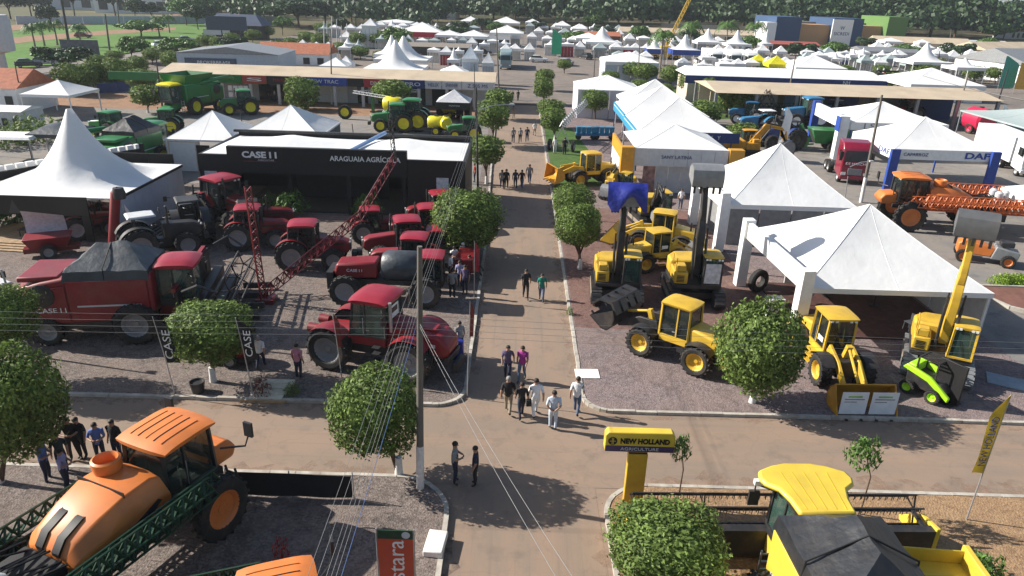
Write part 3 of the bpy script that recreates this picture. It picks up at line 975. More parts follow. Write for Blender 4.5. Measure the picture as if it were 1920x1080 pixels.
# the front edge of the wood: single big crowns, then the wood behind as one mass
front = [(880,34,14,22),(925,36,15,22),(965,40,15,24),(1010,40,16,24),(1060,42,16,26),(1110,42,16,26),(1160,42,17,26),(1205,44,16,26),(1255,44,16,24),(1300,46,17,26),
         (1345,48,16,26),(1395,48,17,28),(1445,50,17,28),(1490,50,17,26),(1540,52,18,28),(1590,54,18,28),(1640,62,19,30),(1690,70,20,34),(1740,74,20,34),(1790,70,17,28),(1840,62,14,24)]
side = ['first', 'second', 'third', 'fourth', 'fifth', 'sixth', 'seventh', 'eighth', 'ninth', 'tenth', 'eleventh', 'twelfth', 'thirteenth', 'fourteenth', 'fifteenth', 'sixteenth', 'seventeenth', 'eighteenth', 'nineteenth', 'twentieth', 'last']
FRONT_XY = [(-30.56, 459.55), (-15.91, 454.07), (-3.02, 431.86), (10.82, 442.30), (26.07, 438.38), (42.51, 450.36), (59.86, 463.01), (73.56, 457.45), (92.05, 470.49), (105.58, 464.75), (118.78, 459.15), (138.63, 472.30), (153.70, 467.84), (172.75, 480.08), (187.74, 475.48), (202.45, 470.96), (195.19, 419.08), (189.36, 377.37), (195.26, 363.42), (226.03, 395.56), (282.13, 466.55)]
for i, (xy, (px, py, h, w)) in enumerate(zip(FRONT_XY, front)):
    broad_tree('big dark tree, %s from the left along the front edge of the wood' % side[i], xy, h * 1.15, w * 1.1, i % 3, 'front edge of the wood')

def wood(seed):
    """The wood behind: one leafy mass of merged crowns nobody could count."""
    rng = np.random.default_rng(seed)
    pts, nrm = [], []
    cs = []
    for k in range(520):
        y = 330 + 260 * rng.random() ** 1.3
        x = rng.uniform(-0.02 * y - 40, 0.80 * y + 60)
        cs.append((x, y, rng.uniform(14, 23), rng.uniform(8, 13)))
    for k in range(260):
        y = rng.uniform(600, 1400)
        x = rng.uniform(0.1 * y, 0.85 * y)
        cs.append((x, y, rng.uniform(10, 18), rng.uniform(10, 18)))
    for k in range(60):
        y = rng.uniform(300, 420)
        x = rng.uniform(-0.45 * y, -0.12 * y)
        cs.append((x, y, rng.uniform(9, 15), rng.uniform(7, 11)))
    for k in range(240):
        y = rng.uniform(420, 1300)
        x = rng.uniform(-0.95 * y, -0.05 * y)
        cs.append((x, y, rng.uniform(5, 10), rng.uniform(5, 9)))
    for (x, y, h, r) in cs:
        n = 230
        d = sphere_dirs(n, rng)
        d[:, 2] = np.abs(d[:, 2]) * 1.0 - 0.25
        q = d * (lump(d, rng.uniform(0, 6, 4), 0.28) * (1 - np.abs(rng.normal(0, 0.12, n))))[:, None]
        pts.append(q * np.array([r, r, h * 0.5]) + np.array([x, y, h * 0.5]))
        nrm.append(d)
    me = leaf_mesh('wood', np.concatenate(pts), np.concatenate(nrm), 2.0, rng, LEAFD, aspect=0.8)
    o = put(me, 'wood')
    o['kind'] = 'stuff'
    o['label'] = 'dense dark wood stretching behind the fairground to the horizon'
    o['category'] = 'wood'
    return o
wood(77)

# low hedges, shrubs and pot plants
def shrub_mesh(seed, n, size, material, amp=0.25):
    rng = np.random.default_rng(seed)
    d = sphere_dirs(n, rng)
    d[:, 2] = np.abs(d[:, 2])
    r = lump(d, rng.uniform(0, 6, 4), amp) * (0.45 + 0.55 * rng.random(n) ** 0.5)
    return leaf_mesh('foliage', d * r[:, None], d, size, rng, material, aspect=0.35, jitter=0.9)
SHRUB = shrub_mesh(3, 420, 0.28, LEAFY)
SHRUBL = shrub_mesh(4, 500, 0.2, LEAFL, 0.1)
SHRUBD = shrub_mesh(5, 700, 0.18, LEAF, 0.2)
def pot_plant(label, xy, h, w, pot=True, me=None, z=LZ, group=None, cat='plant', name='potted_plant'):
    t = thing(name, label, cat, xy, 0, group, z)
    if pot:
        MB().lathe([(0.0, 0.0), (0.2, 0), (0.28, 0.42), (0.24, 0.42), (0.2, 0.36), (0, 0.36)], 12).build('pot', DARK, t)
    else:
        MB().tube([(0, 0, -0.02), (0, 0, h * 0.4)], 0.03, 6).build('stem', BARK, t)
    put(me or SHRUB, 'foliage', t, (0, 0, 0.36 if pot else 0.0), (0, 0, h), (w / 2, w / 2, h))
    return t
def hedge(label, pts, w, h, n, me=SHRUBL, z=LZ):
    t = thing('hedge', label, 'hedge', pts[0], 0, None, z)
    p0 = Vector((*pts[0], 0))
    for a, b in zip(pts[:-1], pts[1:]):
        for i in range(n):
            q = Vector((*a, 0)).lerp(Vector((*b, 0)), (i + 0.5) / n) - p0
            put(me, 'foliage', t, (q.x, q.y, 0), (0, 0, i * 1.7), (w * 0.6, w * 0.6, h))
    return t


# ------------------------------------------------------------------ tents and buildings
def pyramid_roof(w, d, eave, apex, sag=0.06, n=8):
    """Four canvas faces meeting at a point, each a little hollow between its hips."""
    m = MB()
    cs = [(-w / 2, -d / 2), (w / 2, -d / 2), (w / 2, d / 2), (-w / 2, d / 2)]
    for k in range(4):
        a, b = cs[k], cs[(k + 1) % 4]
        def fn(u, v, a=a, b=b):
            x = a[0] + (b[0] - a[0]) * u
            y = a[1] + (b[1] - a[1]) * u
            s = (1 - v)
            hol = sag * (apex - eave) * math.sin(PI * v) * (0.6 + 0.4 * math.sin(PI * u))
            return (x * s, y * s, eave + (apex - eave) * v - hol)
        m.grid(fn, 6, n)
    return m

def spire_roof(w, d, eave, apex, p=2.3, top=0.04):
    """Tensioned canvas swept up to one tall mast."""
    m = MB()
    N, K = 40, 16
    vs, fs = [], []
    for j in range(K + 1):
        t = top + (1 - top) * (j / K) ** 1.35
        for i in range(N):
            a = 2 * PI * i / N + PI / 4
            c, s = math.cos(a), math.sin(a)
            q = 1 / max(abs(c), abs(s))
            mixq = 1 + (q - 1) * t ** 1.6
            z = eave + (apex - eave) * (1 - t) ** p - 0.05 * (apex - eave) * t * (1 - t) * math.cos(4 * a + PI)
            if t > 0.98:
                z = eave
            vs.append((c * mixq * t * w / 2, s * mixq * t * d / 2, z))
    for j in range(K):
        for i in range(N):
            fs.append((j * N + i, j * N + (i + 1) % N, (j + 1) * N + (i + 1) % N, (j + 1) * N + i))
    return m.add(vs, fs)

def valance(w, d, z0, z1, t=0.03, sides='fblr'):
    m = MB()
    if 'f' in sides:
        m.box(-w / 2 - t, w / 2 + t, -d / 2 - t, -d / 2, z0, z1)
    if 'b' in sides:
        m.box(-w / 2 - t, w / 2 + t, d / 2, d / 2 + t, z0, z1)
    if 'l' in sides:
        m.box(-w / 2 - t, -w / 2, -d / 2, d / 2, z0, z1)
    if 'r' in sides:
        m.box(w / 2, w / 2 + t, -d / 2, d / 2, z0, z1)
    return m

LEG = {}
def tent(label, xy, w, d, eave, apex, rz=0.0, spire=False, val=0.35, valmat=CANVAS, walls='', wallmat=LGREY, legmat=WHITE, roofmat=CANVAS, group=None, name='tent', z=LZ, sag=0.06, frame=True):
    t = thing(name, label, 'tent', xy, rz, group, z)
    m = spire_roof(w, d, eave, apex) if spire else pyramid_roof(w, d, eave, apex, sag)
    rf = m.build('roof', roofmat, t, smooth=25)
    if not spire and w > 6:
        for (x, y) in ((-1, -1), (1, -1), (1, 1), (-1, 1), (0, -1), (1, 0), (0, 1), (-1, 0)):
            pts = []
            for i in range(9):
                v = i / 8
                hol = sag * (apex - eave) * math.sin(PI * v) * (0.6 if x and y else 1.0)
                pts.append((x * w / 2 * (1 - v), y * d / 2 * (1 - v), eave + (apex - eave) * v - hol + 0.004))
            MB().tube(pts, 0.018 if x and y else 0.009, 5, cap=False).build('seam', roofmat, rf)
    if val:
        valance(w, d, eave - val, eave + 0.02).build('valance', valmat, t, smooth=0)
    for sx in (-1, 1):
        for sy in (-1, 1):
            MB().box(-0.06, 0.06, -0.06, 0.06, -0.02, eave - 0.02).build('leg', legmat, t, (sx * (w / 2 - 0.09), sy * (d / 2 - 0.09), 0), smooth=0)
    e = eave - val - 0.005
    for s in walls:
        n = 4
        for i in range(n):
            a, b = -0.5 + i / n, -0.5 + (i + 1) / n - 0.01
            if s in 'fb':
                y = (-d / 2 + 0.04) if s == 'f' else (d / 2 - 0.08)
                MB().box(a * w + 0.02, b * w, y, y + 0.04, 0, e).build('wall_panel', wallmat, t, smooth=0)
            else:
                x = (-w / 2 + 0.04) if s == 'l' else (w / 2 - 0.08)
                MB().box(x, x + 0.04, a * d + 0.02, b * d, 0, e).build('wall_panel', wallmat, t, smooth=0)
    return t

def tent_t(label, q, **k):
    cx, cy, w, e, a = q
    dr = k.pop('dr', 1.0)
    return tent(label, (cx, cy - w / 2 + w * dr / 2), w, w * dr, e - LZ, a - LZ, **k)

# --- the two big tents right of the avenue
t = tent('large white pyramid tent at the right with a shadow on its front', (19.2, 37.6), 9.4, 9.4, 2.85, 5.95, val=0.25, walls='r', wallmat=LGREY)
MB().box(-2.6, 4.0, 3.0, 3.1, 0, 2.4).build('back_partition', LGREY, t)
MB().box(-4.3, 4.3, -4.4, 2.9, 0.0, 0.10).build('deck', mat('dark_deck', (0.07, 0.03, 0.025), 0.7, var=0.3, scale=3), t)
tent('white pyramid tent directly behind the largest one', (19.2, 52.2), 8.9, 8.9, 2.9, 6.35, val=0.3, walls='fl', wallmat=mat('mid_grey_wall', (0.22, 0.22, 0.22), 0.8))  # front and left walls share one even mid grey

def portal(label, a, b, ha, hb, w=0.55, th=0.28, drop=1.0):
    """White entrance frame: two square pillars and a deep header between them."""
    va, vb = Vector((*a, 0)), Vector((*b, 0))
    L = (vb - va).length
    rz = math.degrees(math.atan2(vb.y - va.y, vb.x - va.x))
    t = thing('entrance_portal', label, 'entrance frame', a, rz, 'white entrance frames', LZ)
    MB().box(-w / 2, w / 2, -w / 2, w / 2, 0, ha).build('pillar', WHITE, t, bevel=0.02)
    MB().box(-w / 2, w / 2, -w / 2, w / 2, 0, hb).build('pillar', WHITE, t, (L, 0, 0), bevel=0.02)
    MB().add([(w / 2, -th / 2, ha - drop - 0.1), (L - w / 2, -th / 2, hb - drop - 0.1), (L - w / 2, th / 2, hb - drop - 0.1), (w / 2, th / 2, ha - drop - 0.1),
              (w / 2, -th / 2, ha - 0.15), (L - w / 2, -th / 2, hb - 0.15), (L - w / 2, th / 2, hb - 0.15), (w / 2, th / 2, ha - 0.15)],
             [(0, 3, 2, 1), (4, 5, 6, 7), (0, 1, 5, 4), (1, 2, 6, 5), (2, 3, 7, 6), (3, 0, 4, 7)]).build('header', WHITE, t, bevel=0.015)
    return t
portal('white entrance frame slanting beside the largest tent', (13.75, 40.2), (14.2, 32.2), 4.15, 4.1, 0.6)
portal('tall white entrance frame behind the excavators', (14.0, 46.4), (13.6, 52.5), 4.1, 4.1, 0.6)
t = thing('cabinet', 'white upright cabinet beside the slanting entrance frame', 'cabinet', (14.12, 35.25), 5, None, LZ)
MB().box(-0.45, 0.45, -0.3, 0.3, 0, 1.3).build('body', WHITE, t, bevel=0.02)
MB().box(-0.4, 0.4, -0.315, -0.302, 0.1, 1.2).build('door', LGREY, t)
t = tag(MB().lathe([(0.36, -0.16), (0.5, -0.2), (0.62, -0.2), (0.7, -0.12), (0.7, 0.12), (0.62, 0.2), (0.5, 0.2), (0.36, 0.16)], 24, 'y', closed=True).build('spare_tyre', RUBBER, None, (14.5, 39.2, LZ + 0.7), (0, 0, 0.5)),
        'black tyre standing against the slanting entrance frame', 'tyre')

# --- ochre stand with panelled front
t = tent('white tent on ochre corner boxes with a panelled grey front', (14.1, 64.6), 8.0, 7.6, 4.0, 5.45, val=0.0, legmat=LGREY)
for i in range(7):
    MB().box(-4.0 + i * 8 / 7 + 0.015, -4.0 + (i + 1) * 8 / 7 - 0.015, -3.9, -3.84, 2.5, 4.02).build('fascia_panel', LGREY, t, smooth=0)
for i in range(5):
    MB().box(-3.0 + i * 1.1, -3.0 + i * 1.1 + 1.07, -3.1, -3.04, 0, 2.45).build('wall_panel', LGREY if i not in (0, 4) else mat('stand_poster', (0.35, 0.20, 0.18), 0.7, var=0.4, scale=3), t, smooth=0)
lettering('SANY LATINA', 0.42, DKBLUE, t, (-0.4, -3.93, 3.3), width=2.6)
OCH = mat('ochre_panel', (0.55, 0.27, 0.02), 0.5, dirt=0.15)
MB().box(-5.15, -4.05, -4.1, -3.2, 0, 4.1).build('corner_box', OCH, t, bevel=0.02)
MB().box(4.05, 5.3, -4.1, -3.2, 2.4, 4.1).build('corner_box', OCH, t, bevel=0.02)
MB().box(-5.15, -4.95, -3.19, 2.5, 3.0, 4.1).build('side_fascia', OCH, t)
MB().box(-5.12, -4.98, -3.15, 2.45, 1.6, 2.98).build('side_panel', WHITE, t)

# --- blue fronted tents
def blue_tent(label, xy, w, d, e, a, front):
    t = tent(label, xy, w, d, e, a, val=0.0, legmat=DKBLUE, group='blue fronted tents')
    if front:
        MB().box(-w / 2 - 0.1, w / 2 + 0.6, -d / 2 - 0.12, -d / 2 - 0.02, e - 0.9, e + 0.05).build('front_fascia', DKBLUE, t)
        lettering('VALLEY', 0.5, WHITE, t, (1.6, -d / 2 - 0.14, e - 0.42), width=2.0)
        lettering('Y', 0.5, WHITE, t, (3.2, -d / 2 - 0.14, e - 0.42))
        lettering('Y', 0.5, WHITE, t, (-0.2, -d / 2 - 0.14, e - 0.42))
    MB().box(-w / 2 - 0.12, -w / 2 - 0.02, -d / 2, d / 2, e - 0.9, e + 0.05).build('side_fascia', SKYB, t)
    MB().box(-w / 2 - 0.125, -w / 2 - 0.121, -d / 2 + 0.3, d / 2 - 0.3, e - 0.25, e - 0.18).build('side_stripe', WHITE, t)
    return t
blue_tent('front white tent with a dark blue fascia carrying white lettering', (16.3, 74.3), 9.2, 9.6, 3.9, 6.5, True)
blue_tent('middle white tent of the blue fronted row', (16.4, 84.2), 9.2, 9.4, 3.9, 6.5, False)
tent('rearmost tent of the blue fronted row with a grey end', (17.2, 93.0), 8.4, 7.5, 3.8, 6.3, val=0.2, group='blue fronted tents')
t = tent('white walled pavilion with a low roof behind the ball tree', (12.6, 105.2), 8.8, 9.4, 3.85, 5.4, val=0.1, walls='flr', wallmat=mat('pavilion_wall', (0.55, 0.55, 0.60), 0.8, var=0.04))

# --- truck stand tents
t = tent('white tent with blue corner posts beside the red truck', (38.4, 68.6), 9.0, 8.6, 3.9, 6.2, val=0.9, valmat=WHITE, legmat=ROYAL)
for sx in (-1, 1):
    MB().box(sx * 4.5 - 0.4, sx * 4.5 + 0.4, -4.75, -4.4, 0, 3.95).build('corner_post', ROYAL, t, bevel=0.02)
lettering('DAF', 0.75, ROYAL, t, (3.0, -4.36, 3.45), width=2.2, bold=0.02)
lettering('CAPARROZ', 0.42, DKBLUE, t, (-2.5, -4.36, 3.45), width=2.2)
lettering('DAF', 0.75, ROYAL, t, (-4.56, -2.6, 3.45), (PI / 2, 0, -PI / 2), width=2.0)
t = tent('white tent with slanting white header and blue posts behind the red truck', (41.5, 83.5), 10.5, 9.5, 3.9, 5.6, val=0.8, valmat=WHITE, legmat=ROYAL, sag=0.15)
lettering('LS', 0.9, GREY, t, (-3.3, -4.81, 3.5), width=1.2)
t = thing('entrance_portal', 'white and blue entrance frame of the tractor stand', 'entrance frame', (35.9, 88.0), math.degrees(math.atan2(78.5 - 88, 35.2 - 35.9)), 'white entrance frames', LZ)
MB().box(-0.4, 0.4, -0.4, 0.4, 0, 4.9).build('pillar', ROYAL, t)
MB().box(-0.5, 0.5, -0.5, 0.5, 0, 4.6).build('pillar', WHITE, t, (9.5, 0, 0))
MB().box(8.9, 10.2, -0.56, -0.51, 3.0, 4.55).build('pillar_sign', ROYAL, t)
MB().box(0.4, 9.0, -0.2, 0.2, 3.3, 4.7).build('header', WHITE, t)
tent('grey green canopy at the right edge above the red tank', (60.5, 84.5), 11, 13, 3.9, 5.4, val=0.15, roofmat=CANVASG, valmat=CANVASG, legmat=GREY, sag=0.2)
tent('white tent cut by the right edge before the orange sprayer', (41.6, 51.6), 8.2, 6.2, 2.9, 4.6, rz=-8, val=0.35)

# --- tents left of the avenue
t = tent('tall white spire tent on a black fascia at the left', (-30.6, 49.4), 9.6, 9.8, 2.95, 8.25, spire=True, val=0.05, legmat=BLACK)
MB().box(-4.9, 3.0, -5.05, -4.95, 1.75, 3.0).build('front_fascia', BLACK, t)
MB().box(2.5, 3.0, -5.05, -4.95, 0, 1.74).build('fascia_post', BLACK, t)
MB().add([(-2.2, -5.06, 1.85), (-1.4, -5.06, 1.85), (-1.8, -5.06, 2.75)], [(0, 1, 2)]).build('emblem', mat('faint_grey_print', (0.05, 0.05, 0.05), 0.7), t)
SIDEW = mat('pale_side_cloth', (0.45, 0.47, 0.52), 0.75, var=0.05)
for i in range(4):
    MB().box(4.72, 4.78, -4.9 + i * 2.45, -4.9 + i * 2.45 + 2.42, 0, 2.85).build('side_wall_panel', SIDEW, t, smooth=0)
MB().box(4.80, 4.88, -4.9, 4.9, 2.78, 2.95).build('side_rail', BLACK, t)
MB().box(-4.95, -4.85, -4.9, 4.9, 0.5, 2.9).build('side_rail', BLACK, t)
t = thing('screen_wall', 'black screen wall behind the white spire tent', 'screen wall', (-35.3, 56.3), 0, None, LZ)
for i in range(4):
    MB().box(i * 2.0, i * 2.0 + 1.97, -0.06, 0.06, 0, 3.3).build('panel', BLACK, t, smooth=0)
t = thing('entrance_arch', 'white lattice arch slanting behind the spire tent at the left', 'arch', (-39.5, 46.5), 58, None, LZ)
MB().box(-0.2, 0.2, -0.2, 0.2, 0, 3.4).build('post', BLACK, t)
MB().box(-0.2, 0.2, -0.2, 0.2, 0, 3.4).build('post', BLACK, t, (15.2, 0, 0))
MB().box(-0.2, 15.4, -0.15, 0.15, 2.4, 3.0).build('beam', BLACK, t)
for i in range(22):
    MB().box(i * 0.7, i * 0.7 + 0.55, -0.17, 0.17, 3.05, 3.4).build('lattice_block', WHITE, t, smooth=0)

t = tent('white pyramid tent left of the dark stand roof with grey booth walls', (-28.4, 67.4), 6.4, 6.8, 2.9, 5.0, walls='l', val=0.15)
MB().box(-2.9, -0.6, -3.3, -3.2, 0, 2.6).build('booth_panel', WHITE, t)
MB().box(-0.5, 0.7, -3.3, -3.2, 0, 2.4).build('booth_door', BLACK, t)
t = tent('large white pyramid tent behind the dark stand with a grey right side', (-21.6, 69.2), 7.4, 8.0, 3.3, 5.45, walls='r', val=0.15, wallmat=mat('dark_grey_cloth', (0.06, 0.065, 0.07), 0.8))
t = tent('small white tent at the far left by the hedge row', (-57.0, 91.0), 6.0, 6.6, 2.9, 4.3, val=0.3, legmat=WHITE)
tent('dark grey dome canopy beyond the spire tent', (-43.5, 68.3), 4.2, 4.2, 2.5, 3.3, roofmat=TARP, valmat=TARP, legmat=DARK, val=0.3, sag=-0.25)
t = thing('flat_canopy', 'flat white canopy with vehicles under it at the left edge', 'canopy', (-47.22, 66.46), 4, None, LZ)
MB().frus((-2.6, 2.6, -1.6, 1.6), (-2.4, 2.4, -1.4, 1.4), 2.2, 2.4).build('roof', CANVAS, t)
for sx in (-1, 1):
    for sy in (-1, 1):
        MB().box(sx * 2.4 - 0.04, sx * 2.4 + 0.04, sy * 1.4 - 0.04, sy * 1.4 + 0.04, 0, 2.2).build('leg', STEEL, t)
t = tent('small dark conical tent before the grey shop signs', (-8.27, 95.63), 4.4, 4.4, 2.6, 4.0, val=0.9, valmat=BLACK, walls='blr', wallmat=BLACK, legmat=BLACK, roofmat=mat('grey_cone_canvas', (0.5, 0.5, 0.52), 0.7))
lettering('MONTANA', 0.3, LGREY, t, (0.2, -2.24, 2.2), width=1.4)

# --- the black stand
t = thing('exhibition_stand', 'black exhibition stand with white lettering and a white canvas roof', 'stand', (-13.6, 52.0), 0, None, LZ)
MB().box(-9.8, -7.6, 0.0, 0.3, 0, 4.35).build('front_wall', BLACK, t)
MB().box(5.6, 9.9, 0.0, 0.3, 0, 4.35).build('front_wall', BLACK, t)
MB().box(-7.6, 5.6, -0.12, 0.3, 3.05, 5.0).build('sign_fascia', BLACK, t)
MB().box(-9.8, -9.6, 0.31, 8.0, 0, 4.35).build('side_wall', BLACK, t)
MB().box(9.7, 9.9, 0.31, 8.0, 0, 4.35).build('side_wall', BLACK, t)
MB().box(-9.6, 9.7, 7.8, 8.0, 0, 4.7).build('back_wall', BLACK, t)
for x in (-7.4, -3.2, 1.2, 5.3):
    MB().box(x - 0.15, x + 0.15, 0.05, 0.29, 0, 3.04).build('column', BLACK, t)
MB().box(-7.5, 5.5, 0.4, 7.6, 0, 0.12).build('floor_deck', mat('dark_stand_floor', (0.05, 0.045, 0.04), 0.6), t)
MB().box(-4.0, 3.4, 4.2, 4.3, 0.13, 3.0).build('inner_partition', mat('dark_partition', (0.02, 0.02, 0.022), 0.6), t)
def stand_roof(u, v):
    x = -9.6 + 19.3 * u
    y = 0.32 + 7.45 * v
    z = 4.25 + 0.1 * (1 - v) + 0.75 * max(0, 1 - abs(u - 0.27) * 3.9) * math.sin(PI * v) + 0.75 * max(0, 1 - abs(u - 0.74) * 3.9) * math.sin(PI * v)
    return (x, y, z)
MB().grid(stand_roof, 40, 12).build('roof', CANVAS, t, smooth=15)
lettering('CASE I I', 0.62, WHITE, t, (-5.2, -0.135, 4.42), width=2.55, bold=0.025)
MB().box(-6.4, -4.0, -0.135, -0.125, 3.93, 3.97).build('sign_underline', SIGNRED, t)
lettering('AGRICULTURE', 0.16, LGREY, t, (-4.75, -0.135, 4.05), width=1.2)
lettering('ARAGUAIA AGRÍCOLA', 0.52, WHITE, t, (2.55, -0.135, 4.32), width=5.2, bold=0.008)
for x in (-9.0, 8.2):
    MB().box(x - 0.45, x + 0.45, -0.04, -0.005, 1.3, 3.1).build('poster', POSTER, t)
MB().box(-9.9, 9.9, 7.5, 7.79, 4.6, 4.78).build('rear_beam', DARK, t)
MB().tube([(0.9, 0.6, 4.55), (2.9, 6.4, 5.1)], 0.16, 8).build('blue_roof_sleeve', mat('pale_blue_vinyl', (0.25, 0.38, 0.6), 0.5), t)
for i in range(3):
    MB().box(-1.2 - i * 0.2, 2.6 + i * 0.2, -1.0 - i * 0.35, -0.66 - i * 0.35, 0.0, 0.14 - i * 0.04).build('step', mat('entrance_step', (0.22, 0.15, 0.13), 0.85), t)

# --- long shop row on the left
t = thing('shop_row', 'long low shop row with a sandy sheet roof and coloured signs', 'shop row', (-3.6, 105.5), 0, None, LZ)
XL = -47.5
MB().box(XL, 0, 2.5, 8.5, 0, 3.6).build('wall', LGREY, t)
MB().add([(XL, -1.0, 3.98), (0.4, -1.0, 3.98), (XL, 4.0, 4.85), (0.4, 4.0, 4.85), (XL, 9.0, 3.98), (0.4, 9.0, 3.98)], [(0, 1, 3, 2), (2, 3, 5, 4), (0, 2, 4), (1, 5, 3), (0, 4, 5, 1)]).build('roof', ROOFT, t, smooth=0)
signs = [(-57, -35.5, GREEN, '', WHITE), (-35.5, -32, mat('sign_red_brown', (0.30, 0.06, 0.04), 0.6), 'S', WHITE), (-32, -27.2, BLACK, 'MAHINDRA', SIGNRED), (-27.2, -20.6, ROYAL, 'NEW TRAC', WHITE), (-20.6, -18.3, BLACK, '', WHITE),
         (-18.3, -13.0, SIGNRED, 'DINAMICA', WHITE), (-13.0, -9.6, DKBLUE, 'PRO', WHITE), (-9.6, -7.2, LGREY, 'HELIX', DKBLUE), (-7.2, -4.4, LGREY, 'SPANNER', DKBLUE), (-4.4, 0.2, LGREY, 'Z 505 MS', DKBLUE)]
for i, (a, b, mt, tx, tm) in enumerate(signs):
    a = max(a, XL - 7)
    MB().box(a + 0.04, b - 0.04, -1.25, -1.02, 2.85, 3.95).build('sign_board', mt, t, smooth=0)
    if tx:
        lettering(tx, 0.7, tm, t, ((a + b) / 2, -1.27, 3.4), width=(b - a) * 0.62)
lettering('A', 0.8, WHITE, t, (-45, -1.27, 3.42))
lettering('AGRO BAGGIO', 0.4, WHITE, t, (-42.4, -1.27, 3.42), width=2.6)
for i in range(13):
    x = XL + 1 + i * 4
    MB().box(x - 0.2, x + 0.2, -1.0, -0.7, 0, 2.84).build('column', LGREY, t, smooth=0)
fronts = [(-48, -44, DKGREEN), (-43.5, -40, GLASSG), (-39.5, -36, POSTER), (-34.5, -28, GLASS), (-27, -21.5, WHITE), (-20, -18.5, GLASS), (-17, -14, BLACK), (-12.5, -10, GLASSG), (-9, -5.5, BLACK), (-4.5, -0.5, LGREY)]
for a, b, mt in fronts:
    MB().box(a, b, 2.38, 2.48, 0.05, 2.9).build('shop_front', mt, t)
for i in range(4):
    for j in range(2):
        MB().box(-37.6 + i * 0.75, -37.0 + i * 0.75, -1.3, -1.26, 0.9 + j * 0.9, 1.6 + j * 0.9).build('notice', WHITE, t)

t = thing('white_hall', 'white walled low hall with a dark sign behind the shop row', 'hall', (-52.0, 133.0), 2, None, LZ)
MB().box(-9, 9, 0, 12, 0, 4.2).build('wall', WALLB, t)
MB().add([(-9.2, -0.2, 4.25), (9.2, -0.2, 4.25), (9.2, 12.2, 4.25), (-9.2, 12.2, 4.25), (0, -0.2, 5.4), (0, 12.2, 5.4)], [(0, 1, 4), (2, 3, 5), (1, 2, 5, 4), (3, 0, 4, 5), (0, 3, 2, 1)]).build('roof', GREY, t, smooth=0)
MB().box(-7.6, 1.5, -0.15, -0.02, 1.9, 3.4).build('sign', mat('slate_blue_sign', (0.06, 0.085, 0.13), 0.5), t)
lettering('BROKERBRASIL', 0.8, WHITE, t, (-2.4, -0.18, 2.65), width=6.0)

# --- long open shed on the right and its neighbours
t = thing('open_shed', 'long open shed with a sandy sheet roof on dark posts', 'shed', (45.5, 103), 0, None, LZ)
MB().add([(-18.5, -3, 4.02), (20.5, -3, 4.02), (-18.5, 4, 4.85), (20.5, 4, 4.85), (-18.5, 11, 4.02), (20.5, 11, 4.02)], [(0, 1, 3, 2), (2, 3, 5, 4), (0, 2, 4), (1, 5, 3), (0, 4, 5, 1)]).build('roof', ROOFT, t, smooth=0)
for i in range(8):
    for y in (-2.5, 9.4):
        MB().box(-18.6 + i * 5.5, -18.2 + i * 5.5, y - 0.2, y + 0.2, 0, 4.0).build('post', GREY, t, smooth=0)
MB().box(-18, 20, 9.0, 9.2, 0, 4.0).build('back_wall', CREAM, t)
for i, (a, b, mt) in enumerate([(-17, -12, CREAM), (-11, -7, LGREY), (-6, -2, BLUE), (0, 5, DKBLUE), (8, 13, GREY), (14, 19, DKBLUE)]):
    MB().box(a, b, 6.0, 6.2, 0, 3.2).build('stall_partition', mt, t)
t = thing('long_hall', 'long white roofed hall with a dark blue fascia', 'hall', (44, 120), 0, None, LZ)
MB().box(-16.5, 15, 0.2, 8, 0, 3.6).build('wall', CREAM, t)
MB().box(-17, 15.5, -0.1, 0.1, 3.0, 4.2).build('fascia', DKBLUE, t)
lettering('NH', 0.8, WHITE, t, (9, -0.12, 3.75))
MB().frus((-17, 15.5, 0.12, 8.5), (-16, 14.5, 3.2, 6), 4.22, 5.2).build('roof', CANVAS, t)

# --- far colourful hall
t = thing('painted_hall', 'sports hall painted in blue, sand and green blocks', 'hall', (108, 283), 8, None, 0)
BLK = [(-14, -4, 0, 10, mat('hall_blue', (0.03, 0.07, 0.15), 0.7)), (-4, 8, 1.0, 7.5, mat('hall_sand', (0.45, 0.26, 0.12), 0.8)), (8, 20, -1, 10, MATS['hall_blue']), (20, 29, 1.0, 7.5, MATS['hall_sand']), (29, 37, -2, 11, mat('hall_green', (0.10, 0.20, 0.05), 0.7))]
for a, b, y, h, mt in BLK:
    MB().box(a + 0.05, b - 0.05, y, y + 18, 0, h).build('block', mt, t, smooth=0)
MB().box(7.5, 15.5, -1.6, -1.1, 0, 9.6).build('white_panel', WHITE, t)
MB().box(-18, -14.1, -1, 8, 0, 8.0).build('white_panel', WHITE, t)
lettering('SICREDI', 1.6, DKBLUE, t, (11.5, -1.66, 4.6), width=6)
lettering('W', 1.8, DKBLUE, t, (11.5, -1.66, 6.6))
MB().box(-13, 36, 12, 18.2, 6.5, 8.2).build('rear_gallery', GREY, t)

# --- big white hall at the back
t = thing('white_hall', 'very large white roofed hall on the skyline left of centre', 'hall', (-60.77, 434.13), 0, None, 0)
MB().box(-24, 24, 0, 30, 0, 7).build('wall', WHITE, t)
MB().add([(-27, -4, 7), (27, -4, 7), (27, 34, 7), (-27, 34, 7), (-13, 12, 12.5), (13, 12, 12.5)], [(0, 1, 5, 4), (1, 2, 5), (2, 3, 4, 5), (3, 0, 4), (0, 3, 2, 1)]).build('roof', CANVAS, t, smooth=0)
for i in range(6):
    MB().box(-20 + i * 7, -16 + i * 7, -0.2, -0.05, 0, 4.5).build('opening', DARK, t, smooth=0)

